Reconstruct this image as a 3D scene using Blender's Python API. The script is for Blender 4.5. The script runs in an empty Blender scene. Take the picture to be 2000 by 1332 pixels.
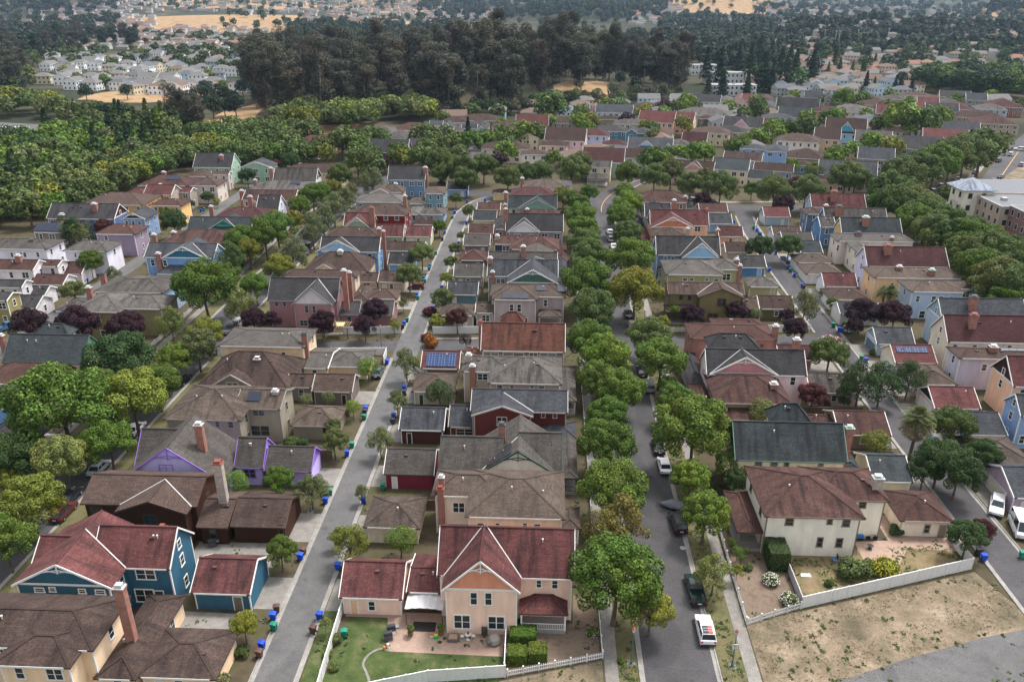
import bpy, math, random, re
from mathutils import Vector, Matrix
rad=math.radians
SC=bpy.context.scene; COL=SC.collection
# ------------------------------------------------------------------ camera
F_=1555.; PIT=math.atan(679/F_); YAW=math.atan(76*math.cos(PIT)/F_); CH=70.
cam=bpy.data.cameras.new('camera'); camo=bpy.data.objects.new('camera',cam); COL.objects.link(camo)
cam.sensor_width=36; cam.lens=36*F_/2000; cam.clip_start=1; cam.clip_end=30000
camo.location=(0,0,CH); camo.rotation_euler=(math.pi/2-PIT,0,YAW); SC.camera=camo
# ------------------------------------------------------------------ sky, sun, exposure
SUN_EL,SUN_AZ=64,50     # azimuth clockwise from +Y
W=bpy.data.worlds.new('World'); SC.world=W; W.use_nodes=True
wn=W.node_tree; bg=wn.nodes['Background']
sk=wn.nodes.new('ShaderNodeTexSky'); sk.sky_type='NISHITA'; sk.sun_disc=False
sk.sun_elevation=rad(SUN_EL); sk.sun_rotation=rad(SUN_AZ); sk.air_density=1.0; sk.dust_density=4.0
hs=wn.nodes.new('ShaderNodeHueSaturation'); hs.inputs['Saturation'].default_value=.26
wn.links.new(sk.outputs[0],hs.inputs['Color']); wn.links.new(hs.outputs[0],bg.inputs[0]); bg.inputs[1].default_value=.15
sl=bpy.data.lights.new('sun','SUN'); sl.energy=1.7; sl.angle=rad(11); sl.color=(1,.95,.94)
so=bpy.data.objects.new('sun',sl); COL.objects.link(so); so.location=(0,0,300)
so.rotation_euler=(rad(90-SUN_EL),0,-rad(SUN_AZ)+math.pi)
SC.view_settings.view_transform='Standard'; SC.view_settings.look='None'; SC.view_settings.exposure=1.1; SC.view_settings.gamma=1
# ------------------------------------------------------------------ photo measurements -> metres
cp,sp,ct,st=math.cos(PIT),math.sin(PIT),math.cos(YAW),math.sin(YAW)
CR=(ct,st,0);CF=(-st*cp,ct*cp,-sp);CU=(-st*sp,ct*sp,cp)
def ray(px,py):
    a=(px-1000)/F_;b=(666-py)/F_
    return [CF[i]+a*CR[i]+b*CU[i] for i in range(3)]
def U(px,py,z=0.):
    d=ray(px,py); t=(z-CH)/d[2]; return (t*d[0],t*d[1])
def V(px,py,Y):
    d=ray(px,py); t=Y/d[1]; return (t*d[0],CH+t*d[2])
def pj(x,y,z):
    v=(x,y,z-CH);c=sum(v[i]*CF[i] for i in range(3))
    return (1000+F_*sum(v[i]*CR[i] for i in range(3))/c,666-F_*sum(v[i]*CU[i] for i in range(3))/c)
CROP={}
for k,r in dict(a=(0,932),b=(400,932),c=(800,932),d=(1200,932),e=(1500,932),f=(0,600),g=(400,600),h=(800,600),i=(1200,600),
  k=(0,280),l=(400,280),m=(800,280),n=(1200,280),o=(1500,280),p=(0,0),q=(400,0),r=(800,0),s=(1200,0),t=(1500,0)).items(): CROP[k]=(r[0],r[1],3.33)
CROP['j']=(1550,600,3.7); CROP['z']=(0,0,1.)
def cx(c,x): o=CROP[c]; return o[0]+float(x)/o[2]
def cy(c,y): o=CROP[c]; return o[1]+float(y)/o[2]
# ------------------------------------------------------------------ helpers
def hexl(h):
    h=h.lstrip('#'); r=[int(h[i:i+2],16)/255 for i in (0,2,4)]
    return tuple(c/12.92 if c<=.04045 else ((c+.055)/1.055)**2.4 for c in r)
class MB:
    def __init__(s): s.v=[];s.f=[];s.m=[];s.uv={}
    def face(s,pts,mi=0,uv=None):
        b=len(s.v); s.v+= [tuple(p) for p in pts]; s.f.append(tuple(range(b,b+len(pts)))); s.m.append(mi)
        if uv: s.uv[len(s.f)-1]=uv
    def box(s,x0,x1,y0,y1,z0,z1,mi=0):
        b=len(s.v); s.v+=[(x,y,z) for z in (z0,z1) for x,y in ((x0,y0),(x1,y0),(x1,y1),(x0,y1))]
        for f in ((3,2,1,0),(4,5,6,7),(0,1,5,4),(1,2,6,5),(2,3,7,6),(3,0,4,7)): s.f.append(tuple(b+i for i in f)); s.m.append(mi)
    def prism(s,poly,vec,mi=0,mside=None):   # poly list of 3d pts, extruded by vec
        n=len(poly); b=len(s.v); s.v+=[tuple(p) for p in poly]+[tuple(p[i]+vec[i] for i in range(3)) for p in poly]
        s.f.append(tuple(b+i for i in range(n-1,-1,-1))); s.m.append(mi)
        s.f.append(tuple(b+n+i for i in range(n))); s.m.append(mi)
        for i in range(n):
            j=(i+1)%n; s.f.append((b+i,b+j,b+n+j,b+n+i)); s.m.append(mi if mside is None else mside)
    def bar(s,p,q,w,h=None,mi=0):     # box bar between two points
        h=h or w; p=Vector(p);q=Vector(q);d=(q-p)
        if d.length<1e-6: return
        d.normalize(); up=Vector((0,0,1)) if abs(d.z)<.95 else Vector((0,1,0))
        a=d.cross(up).normalized()*(w/2); c=a.cross(d).normalized()*(h/2)
        s.prism([p+a+c,p-a+c,p-a-c,p+a-c],q-p,mi)
    def tube(s,pts,rs,n=8,mi=0,cap=True):
        b=len(s.v); P=[Vector(p) for p in pts]
        for i,p in enumerate(P):
            d=(P[min(i+1,len(P)-1)]-P[max(i-1,0)]).normalized()
            up=Vector((1,0,0)) if abs(d.z)>.7 else Vector((0,0,1))
            a=d.cross(up).normalized(); c=d.cross(a)
            for k in range(n):
                t=2*math.pi*k/n; s.v.append(tuple(p+(a*math.cos(t)+c*math.sin(t))*rs[i]))
        for i in range(len(P)-1):
            for k in range(n):
                k2=(k+1)%n; s.f.append((b+i*n+k,b+i*n+k2,b+(i+1)*n+k2,b+(i+1)*n+k)); s.m.append(mi)
        if cap:
            s.f.append(tuple(b+k for k in range(n))); s.m.append(mi)
            e=b+(len(P)-1)*n; s.f.append(tuple(e+k for k in range(n-1,-1,-1))); s.m.append(mi)
    def mesh(s,name,mats,smooth=False):
        me=bpy.data.meshes.new(name); me.from_pydata(s.v,[],s.f)
        for m in (mats if isinstance(mats,(list,tuple)) else [mats]): me.materials.append(m)
        me.polygons.foreach_set('material_index',s.m)
        if smooth: me.polygons.foreach_set('use_smooth',[True]*len(s.f))
        if s.uv:
            l=me.uv_layers.new(name='UVMap').data
            for fi,u in s.uv.items():
                st_=me.polygons[fi].loop_start
                for k,c in enumerate(u): l[st_+k].uv=c
        me.update(); return me
    def obj(s,name,mats,parent=None,loc=(0,0,0),color=None,smooth=False):
        return link(s.mesh(name,mats,smooth),name,parent,loc,color)
def link(me,name,parent=None,loc=(0,0,0),color=None,rz=0):
    o=bpy.data.objects.new(name,me); COL.objects.link(o); o.location=loc
    if rz: o.rotation_euler=(0,0,rz)
    if parent: o.parent=parent
    if color: o.color=(*color[:3],1)
    return o
def thing(name,label,cat,loc=(0,0,0),rz=0,group=None):
    o=bpy.data.objects.new(name,None); COL.objects.link(o); o.location=loc; o.rotation_euler=(0,0,rz); o.empty_display_size=.3
    return tag(o,label,cat,group)
def tag(o,label,cat,group=None):
    o['label']=label; o['category']=cat
    if group: o['group']=group
    return o
def struct(o,label=None,kind='structure',cat=None):
    o['kind']=kind
    if label: o['label']=label
    if cat: o['category']=cat
    return o
# ------------------------------------------------------------------ materials
def newmat(name):
    m=bpy.data.materials.new(name); m.use_nodes=True; n=m.node_tree; return m,n,n.nodes['Principled BSDF']
def N(n,t,**k):
    x=n.nodes.new(t)
    for a,b in k.items():
        if a in x.inputs: x.inputs[a].default_value=b
        else: setattr(x,a,b)
    return x
def mixc(n,a,b,f,mode='MIX'):
    x=n.nodes.new('ShaderNodeMix'); x.data_type='RGBA'; x.blend_type=mode
    for s,i in ((f,0),(a,6),(b,7)):
        if hasattr(s,'is_linked') or hasattr(s,'links'): n.links.new(s,x.inputs[i])
        elif i==0: x.inputs[0].default_value=s
        else: x.inputs[i].default_value=(*s[:3],1)
    return x.outputs[2]
def ramp(n,src,stops):
    r=n.nodes.new('ShaderNodeValToRGB'); e=r.color_ramp.elements
    while len(e)<len(stops): e.new(.5)
    for i,(p,c) in enumerate(stops): e[i].position=p; e[i].color=(*c[:3],1) if isinstance(c,(tuple,list)) else (c,c,c,1)
    n.links.new(src,r.inputs[0]); return r.outputs[0]
def noise(n,vec,scale,detail=3,rough=.55,vscale=None):
    if vscale:
        mp=n.nodes.new('ShaderNodeMapping'); mp.inputs['Scale'].default_value=vscale; n.links.new(vec,mp.inputs[0]); vec=mp.outputs[0]
    x=N(n,'ShaderNodeTexNoise',Scale=scale,Detail=detail,Roughness=rough); n.links.new(vec,x.inputs['Vector']); return x.outputs[0]
def simple(name,c,rough=.6,metal=0.,var=.12,vs=2.,spec=.3,objcol=False):
    m,n,b=newmat(name); tc=n.nodes.new('ShaderNodeTexCoord')
    f=noise(n,tc.outputs['Object'],vs)
    v=ramp(n,f,[(.3,1-var),(.7,1+var)])
    base=c
    if objcol: base=n.nodes.new('ShaderNodeObjectInfo').outputs['Color']
    n.links.new(mixc(n,base,v,1.,'MULTIPLY'),b.inputs['Base Color'])
    b.inputs['Roughness'].default_value=rough; b.inputs['Metallic'].default_value=metal; b.inputs['Specular IOR Level'].default_value=spec
    return m
def m_shingle():
    m,n,b=newmat('asphalt_shingle'); tc=n.nodes.new('ShaderNodeTexCoord'); oi=n.nodes.new('ShaderNodeObjectInfo')
    uv=tc.outputs['UV']
    br=N(n,'ShaderNodeTexBrick',Scale=1.0,**{'Mortar Size':.012,'Brick Width':.9,'Row Height':.28,'Bias':0.}); n.links.new(uv,br.inputs['Vector'])
    br.inputs['Color1'].default_value=(.84,.84,.84,1); br.inputs['Color2'].default_value=(1.16,1.16,1.16,1); br.inputs['Mortar'].default_value=(.62,.62,.62,1)
    c=mixc(n,oi.outputs['Color'],br.outputs[0],1.,'MULTIPLY')
    sp_=ramp(n,noise(n,tc.outputs['Object'],6.,3),[(.3,.6),(.7,1.42)]); c=mixc(n,c,sp_,1.,'MULTIPLY')
    # weather streaks running down the slope, stronger on old roofs (object alpha unused: per roof random)
    w=ramp(n,noise(n,uv,1.,4,.6,(.9,.12,1)),[(.46,0.),(.66,1.)])
    rn=N(n,'ShaderNodeMath',operation='MULTIPLY'); n.links.new(oi.outputs['Random'],rn.inputs[0]); rn.inputs[1].default_value=.75
    mm=N(n,'ShaderNodeMath',operation='MULTIPLY'); n.links.new(w,mm.inputs[0]); n.links.new(rn.outputs[0],mm.inputs[1])
    c=mixc(n,c,(.012,.011,.012),mm.outputs[0])
    big=ramp(n,noise(n,tc.outputs['Object'],.25,3),[(.3,.82),(.7,1.2)]); c=mixc(n,c,big,1.,'MULTIPLY')
    n.links.new(c,b.inputs['Base Color']); b.inputs['Roughness'].default_value=.95; b.inputs['Specular IOR Level'].default_value=.15
    return m
def m_siding():
    m,n,b=newmat('lap_siding'); tc=n.nodes.new('ShaderNodeTexCoord'); oi=n.nodes.new('ShaderNodeObjectInfo')
    w=N(n,'ShaderNodeTexWave',Scale=1.05,Distortion=0.); w.wave_type='BANDS'; w.bands_direction='Z'; w.wave_profile='SAW'; n.links.new(tc.outputs['Object'],w.inputs['Vector'])
    l=ramp(n,w.outputs['Fac'],[(.0,.8),(.12,1.),(1.,1.04)])
    c=mixc(n,oi.outputs['Color'],l,1.,'MULTIPLY')
    s=ramp(n,noise(n,tc.outputs['Object'],.8,4,.6,(1,1,.35)),[(.3,.84),(.65,1.06)]); c=mixc(n,c,s,1.,'MULTIPLY')
    n.links.new(c,b.inputs['Base Color']); b.inputs['Roughness'].default_value=.75; b.inputs['Specular IOR Level'].default_value=.25
    return m
def m_brick(name,c1,c2,mo,uvs=1.):
    m,n,b=newmat(name); tc=n.nodes.new('ShaderNodeTexCoord')
    sx=n.nodes.new('ShaderNodeSeparateXYZ'); n.links.new(tc.outputs['Object'],sx.inputs[0])
    ad=N(n,'ShaderNodeMath',operation='ADD'); n.links.new(sx.outputs[0],ad.inputs[0]); n.links.new(sx.outputs[1],ad.inputs[1])
    cb=n.nodes.new('ShaderNodeCombineXYZ'); n.links.new(ad.outputs[0],cb.inputs[0]); n.links.new(sx.outputs[2],cb.inputs[1])
    br=N(n,'ShaderNodeTexBrick',Scale=uvs,**{'Mortar Size':.015,'Brick Width':.3,'Row Height':.12}); n.links.new(cb.outputs[0],br.inputs['Vector'])
    br.inputs['Color1'].default_value=(*c1,1); br.inputs['Color2'].default_value=(*c2,1); br.inputs['Mortar'].default_value=(*mo,1)
    n.links.new(mixc(n,br.outputs[0],ramp(n,noise(n,tc.outputs['Object'],1.5),[(.3,.75),(.7,1.2)]),1.,'MULTIPLY'),b.inputs['Base Color']); b.inputs['Roughness'].default_value=.9
    return m
def m_leaf():
    m,n,b=newmat('leaves'); oi=n.nodes.new('ShaderNodeObjectInfo'); ge=n.nodes.new('ShaderNodeNewGeometry'); tc=n.nodes.new('ShaderNodeTexCoord')
    v=ramp(n,ge.outputs['Random Per Island'],[(0.,.36),(.5,.85),(1.,1.65)])
    c=mixc(n,oi.outputs['Color'],v,1.,'MULTIPLY')
    vp=N(n,'ShaderNodeVectorMath',operation='ADD'); n.links.new(tc.outputs['Object'],vp.inputs[0]); n.links.new(oi.outputs['Location'],vp.inputs[1])
    y=ramp(n,noise(n,vp.outputs[0],.55,3),[(.5,0.),(.72,1.)])
    yl=mixc(n,c,(1.75,1.18,.55),1.,'MULTIPLY')
    ym=N(n,'ShaderNodeMath',operation='MULTIPLY'); n.links.new(y,ym.inputs[0]); ym.inputs[1].default_value=.38
    c=mixc(n,c,yl,ym.outputs[0])
    n.links.new(c,b.inputs['Base Color']); b.inputs['Roughness'].default_value=.7; b.inputs['Specular IOR Level'].default_value=.15
    tr=n.nodes.new('ShaderNodeBsdfTranslucent'); n.links.new(c,tr.inputs[0]); mx=n.nodes.new('ShaderNodeMixShader'); mx.inputs[0].default_value=.22
    out=n.nodes['Material Output']; n.links.new(b.outputs[0],mx.inputs[1]); n.links.new(tr.outputs[0],mx.inputs[2]); n.links.new(mx.outputs[0],out.inputs[0])
    return m
SHI=m_shingle(); SID=m_siding(); LEAF=m_leaf()
TRIM=simple('painted_trim',(.7,.7,.68),.5,objcol=True,var=.05)
BRICK=m_brick('red_brick',(.26,.085,.055),(.34,.12,.08),(.3,.22,.18))
STONE=m_brick('stone_veneer',(.42,.34,.28),(.3,.24,.2),(.45,.4,.36),.45)
DARK=simple('dark_metal',(.03,.03,.035),.5)
TERRA=simple('terracotta',(.4,.12,.07),.8)
def m_glass():
    m,n,b=newmat('window_glass'); b.inputs['Base Color'].default_value=(.02,.027,.035,1); b.inputs['Roughness'].default_value=.12; b.inputs['Specular IOR Level'].default_value=.7
    return m
GLASS=m_glass()
BARK=simple('bark',(.12,.09,.07),.9,var=.3,vs=5)
PAINT=simple('any_paint',(.5,.5,.5),.6,objcol=True,var=.07)
GLOSS=simple('car_paint',(.5,.5,.5),.22,objcol=True,var=.03,spec=.6)
RUB=simple('rubber',(.015,.015,.016),.85); CHROME=simple('bright_metal',(.55,.55,.56),.3,.8)
def m_solar():
    m,n,b=newmat('solar_cells'); tc=n.nodes.new('ShaderNodeTexCoord')
    br=N(n,'ShaderNodeTexBrick',Scale=1.,offset=0.,**{'Mortar Size':.03,'Brick Width':.55,'Row Height':.55}); n.links.new(tc.outputs['UV'],br.inputs['Vector'])
    br.inputs['Color1'].default_value=(.012,.03,.1,1); br.inputs['Color2'].default_value=(.015,.04,.12,1); br.inputs['Mortar'].default_value=(.16,.2,.27,1)
    n.links.new(br.outputs[0],b.inputs['Base Color']); b.inputs['Roughness'].default_value=.5; b.inputs['Specular IOR Level'].default_value=.15; return m
SOLAR=m_solar(); SOLD=simple('dark_solar_glass',(.014,.018,.034),.4)
ROOFC=dict(brown=(.12,.082,.068),rbrown=(.13,.07,.058),red=(.125,.05,.047),dred=(.085,.038,.037),grey=(.125,.112,.1),lgrey=(.165,.15,.135),dgrey=(.062,.06,.062),green=(.052,.061,.064),slate=(.085,.09,.1),tan=(.15,.115,.092),rust=(.135,.058,.042),dbrown=(.09,.058,.047))

ROOFC={k:tuple(c*f for c in v) for k,v in ROOFC.items() for f in [{'red':.8,'dred':.75,'rust':.8,'dgrey':.7,'green':.75,'slate':.6}.get(k,.54)]}
HAZE=.000045
# ------------------------------------------------------------------ house builder
T_=.2; RNG=random.Random(11)
def pvol(s):
    t=s.split(); k,c=t[0],t[1]
    if k=='F':
        xl,xr,ye,ya,yb,z=map(float,t[2:8]); xl,xr=cx(c,xl),cx(c,xr); ye,ya,yb=cy(c,ye),cy(c,ya),cy(c,yb)
        Y0=U((xl+xr)/2,ye,z)[1]; X0=V(xl,ye,Y0)[0]; X1=V(xr,ye,Y0)[0]; xm=(xl+xr)/2
        zr=V(xm,ya,Y0)[1]; zr=min(max(zr,z+.25*(X1-X0)/2),z+1.25*(X1-X0)/2)
        Y1=U(xm,yb,zr)[1]; Y1=max(Y1,Y0+2.)
        return dict(k='F',x0=X0,x1=X1,y0=Y0,y1=Y1,z=z,zr=zr)
    xl,xr,ye=map(float,t[2:5]); yr=None if t[5]=='-' else cy(c,t[5]); z=float(t[6]); p=.5;yb=None
    for q in t[7:]:
        if q[0]=='b': yb=cy(c,q[1:])
        elif q[0]=='p': p=float(q[1:])
        else: p=float(q)
    xl,xr,ye=cx(c,xl),cx(c,xr),cy(c,ye); xm=(xl+xr)/2
    Y0=U(xm,ye,z)[1]; X0=V(xl,ye,Y0)[0]; X1=V(xr,ye,Y0)[0]; w=X1-X0; half=lambda d:d/2 if k=='G' or w>=d else w/2
    if yb is not None:
        Y1=U(xm,yb,z)[1]; d=Y1-Y0; zr=z+p*half(d)
        if yr is not None: zr=min(max(V(xm,yr,(Y0+Y1)/2)[1],z+.2*half(d)),z+1.3*half(d))
    else:
        lo,hi=1.,26.
        for _ in range(30):
            d=(lo+hi)/2; zz=z+p*half(d); y=pj((X0+X1)/2,Y0+d/2,zz)[1]
            if y>yr: lo=d
            else: hi=d
        Y1=Y0+d; zr=z+p*half(d)
    return dict(k=k,x0=X0,x1=X1,y0=Y0,y1=Y1,z=z,zr=zr)
def roof_mb(m,v,ox,oy,j=0.):
    x0,x1,y0,y1,z,zr=v['x0']-ox,v['x1']-ox,v['y0']-oy,v['y1']-oy,v['z']+j,v['zr']+j
    ym,xm=(y0+y1)/2,(x0+x1)/2
    def top(pts,ax):  # ax: axis index running along eave
        zs=[p[2] for p in pts]; zmin=min(zs); o=1-ax
        sl=math.hypot(1,(max(abs(p[o]-pts[0][o]) for p in pts) or 1)/max(max(zs)-zmin,.01))
        m.face(pts,0,[(p[ax]+ (ox if ax==0 else oy),(p[2]-zmin)*sl) for p in pts])
    def under(pts): m.face([(p[0],p[1],p[2]-T_) for p in reversed(pts)],1)
    def edge(a,b): m.face([(a[0],a[1],a[2]-T_),(b[0],b[1],b[2]-T_),b,a],1)
    if v['k']=='G':
        A,B,C,D=(x0,y0,z),(x1,y0,z),(x1,ym,zr),(x0,ym,zr); E_,G_=(x1,y1,z),(x0,y1,z)
        for q in ([A,B,C,D],[E_,G_,D,C]): top(q,0); under(q)
        for a,b in ((A,B),(B,C),(C,E_),(E_,G_),(G_,D),(D,A)): edge(a,b)
    elif v['k']=='F':
        A,B,C,D=(x0,y0,z),(x0,y1,z),(xm,y1,zr),(xm,y0,zr); E_,G_=(x1,y1,z),(x1,y0,z)
        for q in ([B,A,D,C],[G_,E_,C,D]): top(q,1); under(q)
        for a,b in ((A,D),(D,G_),(G_,E_),(E_,C),(C,B),(B,A)): edge(a,b)
    else:
        w,d=x1-x0,y1-y0; A,B,C,D=(x0,y0,z),(x1,y0,z),(x1,y1,z),(x0,y1,z)
        if w>=d: R1,R2=(x0+d/2*.98,ym,zr),(x1-d/2*.98,ym,zr); fs=(([A,B,R2,R1],0),([C,D,R1,R2],0),([B,C,R2],1),([D,A,R1],1))
        else: R1,R2=(xm,y0+w/2*.98,zr),(xm,y1-w/2*.98,zr); fs=(([A,B,R1],0),([C,D,R2],0),([B,C,R2,R1],1),([D,A,R1,R2],1))
        for q,ax in fs: top(q,ax)
        m.face([(p[0],p[1],p[2]-T_) for p in (D,C,B,A)],1)
        for a,b in ((A,B),(B,C),(C,D),(D,A)): edge(a,b)
def inset(v): 
    w,d=v['x1']-v['x0'],v['y1']-v['y0']
    ix,iy={'G':(.3,.45),'F':(.45,.3),'H':(.5,.5),'P':(.3,.3)}[v['k']]
    return min(ix,w*.12),min(iy,d*.12)
def wall_rect(v):
    ix,iy=inset(v); return v['x0']+ix,v['x1']-ix,v['y0']+iy,v['y1']-iy
def wall_mb(m,v,ox,oy,j=0.):
    x0,x1,y0,y1=wall_rect(v); x0-=ox-j;x1-=ox+j;y0-=oy-j;y1-=oy+j; z=v['z']; zr=v['zr']-T_-.03
    if v['k']=='H': m.box(x0,x1,y0,y1,-.3,z-.03-T_*.3); return
    if v['k']=='G':
        s=(v['zr']-z)/((v['y1']-v['y0'])/2); zw=z+s*inset(v)[1]-T_-.03; ym=(y0+y1)/2
        m.prism([(x0,y0,-.3),(x0,y1,-.3),(x0,y1,zw),(x0,ym,zr),(x0,y0,zw)],(x1-x0,0,0))
    else:
        s=(v['zr']-z)/((v['x1']-v['x0'])/2); zw=z+s*inset(v)[0]-T_-.03; xm=(x0+x1)/2
        m.prism([(x0,y0,-.3),(x0,y0,zw),(xm,y0,zr),(x1,y0,zw),(x1,y0,-.3)],(0,y1-y0,0))
WCACHE={}
def win_mesh(w,h,lod):
    k=(round(w,1),round(h,1),lod)
    if k in WCACHE: return WCACHE[k]
    w,h=k[0],k[1]; b=.13; m=MB()
    m.box(-w/2-b,w/2+b,-.07,.02,h/2,h/2+b); m.box(-w/2-b-.05,w/2+b+.05,-.11,.02,-h/2-b,-h/2)
    m.box(-w/2-b,-w/2,-.068,.02,-h/2,h/2); m.box(w/2,w/2+b,-.068,.02,-h/2,h/2)
    if lod==0: m.box(-w/2,w/2,-.05,.02,-.03,.03)
    if w>1.35: m.box(-.06,.06,-.055,.02,-h/2,h/2)
    g=MB() if lod==0 else m
    g.box(-w/2,w/2,-.035,.01,-h/2,h/2,0 if lod==0 else 1)
    WCACHE[k]=(m.mesh('window',[TRIM] if lod==0 else [TRIM,GLASS]), g.mesh('pane',[GLASS]) if lod==0 else None)
    return WCACHE[k]
def window(root,x,y,z,w,h,rz,trim,lod):
    a,b=win_mesh(w,h,lod); o=link(a,'window',root,(x,y,z),trim,rz)
    if b: link(b,'pane',o)
    return o
DCACHE={}
def door(root,x,y,w,h,rz,col,trim,garage=False,z=0.):
    k=(round(w,1),round(h,1),garage)
    if k not in DCACHE:
        w_,h_=k[0],k[1]; f=MB(); f.box(-w_/2-.12,-w_/2,-.06,.02,0,h_+.12); f.box(w_/2,w_/2+.12,-.06,.02,0,h_+.12); f.box(-w_/2,w_/2,-.058,.02,h_,h_+.12)
        p=MB(); 
        if garage:
            n=4
            for i in range(n): p.box(-w_/2,w_/2,-.03,.01,h_*i/n+.01,h_*(i+1)/n-.02)
            p.box(-w_/2,w_/2,-.015,.01,0,h_)
        else:
            p.box(-w_/2,w_/2,-.025,.01,0,h_); p.box(w_/2-.14,w_/2-.08,-.07,-.02,1.,1.08)
        DCACHE[k]=(f.mesh('door_frame',TRIM),p.mesh('door',PAINT))
    f,p=DCACHE[k]; o=link(p,'garage_door' if garage else 'door',root,(x,y,z),col,rz); link(f,'door_frame',o,color=trim); return o
def rake(m,v,ox,oy,side=None,w=.16,hh=.3):
    e=.05
    if v['k']=='F':
        y=v['y0']-oy-e; xm=(v['x0']+v['x1'])/2-ox
        for xe in (v['x0']-ox,v['x1']-ox):
            m.prism([(xe,y,v['z']+.03),(xm,y,v['zr']+.03),(xm,y,v['zr']+.03-hh),(xe,y,v['z']+.03-hh)],(0,w*.6,0))
    else:
        for sgn,x in ((-1,v['x0']-ox-e),(1,v['x1']-ox+e-w*.6)):
            ym=(v['y0']+v['y1'])/2-oy
            for ye in (v['y0']-oy,v['y1']-oy):
                m.prism([(x,ye,v['z']+.03),(x,ym,v['zr']+.03),(x,ym,v['zr']+.03-hh),(x,ye,v['z']+.03-hh)],(w*.6,0,0))
def bracket(m,v,ox,oy):
    # king post, collar and two curved-looking struts in the gable peak
    if v['k']!='F': return
    y=v['y0']-oy+.02; xm=(v['x0']+v['x1'])/2-ox; zr=v['zr']-.25; W2=(v['x1']-v['x0'])/2; s=(v['zr']-v['z'])/W2; hw=W2*.3; dz=hw*s
    m.bar((xm,y,zr),(xm,y,zr-dz*1.15),.12)
    m.bar((xm-hw,y,zr-dz),(xm,y,zr-dz*.62),.1); m.bar((xm+hw,y,zr-dz),(xm,y,zr-dz*.62),.1)
    m.bar((xm-hw*.75,y,zr-dz*.78),(xm,y,zr-dz*.98),.08); m.bar((xm+hw*.75,y,zr-dz*.78),(xm,y,zr-dz*.98),.08)
def gpanel(m,b,v,ox,oy,side):
    """coloured gable panel in m, white band board in b"""
    x0,x1,y0,y1=[q for q in wall_rect(v)]; x0-=ox;x1-=ox;y0-=oy;y1-=oy
    z=v['z']; zr=v['zr']-T_-.06
    if v['k']=='F' and side=='f':
        xm=(x0+x1)/2; s=(v['zr']-z)/((v['x1']-v['x0'])/2); zb=z+.25; hw=(zr-zb)/s
        m.prism([(xm-hw,y0-.05,zb),(xm+hw,y0-.05,zb),(xm,y0-.05,zr)],(0,.1,0)); b.box(xm-hw-.05,xm+hw+.05,y0-.1,y0+.02,zb-.28,zb)
    if v['k']=='G' and side in 'lr':
        ym=(y0+y1)/2; s=(v['zr']-z)/((v['y1']-v['y0'])/2); zb=z+.25; hw=(zr-zb)/s; x=x0-.05 if side=='l' else x1-.05
        m.prism([(x,ym-hw,zb),(x,ym+hw,zb),(x,ym,zr)],(.1,0,0)); b.box(x-.05 if side=='l' else x+.03,x+.07 if side=='l' else x+.15,ym-hw-.05,ym+hw+.05,zb-.28,zb)
def chimney(root,x,y,z0,z1,w,mat,ox,oy,style):
    m=MB(); m.box(-w/2,w/2,-w*.38,w*.38,z0,z1); m.box(-w/2-.08,w/2+.08,-w*.38-.08,w*.38+.08,z1-.25,z1-.08)
    c=m.obj('chimney',mat,root,(x-ox,y-oy,0))
    q=MB(); q.box(-w/2-.1,w/2+.1,-w*.38-.1,w*.38+.1,z1,z1+.1)
    for sx in (-1,1):
        for sy in (-1,1): q.box(sx*w*.35-.04,sx*w*.35+.04,sy*w*.28-.04,sy*w*.28+.04,z1+.1,z1+.42)
    q.box(-w*.36,w*.36,-w*.3,w*.3,z1+.42,z1+.47); q.obj('chimney_cap',PAINT,c,color={'w':(.42,.42,.41),'r':(.2,.055,.04),'g':(.3,.42,.36),'d':(.05,.06,.07)}.get(style,(.45,.45,.44)))
    return c
HOUSES={}
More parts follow.
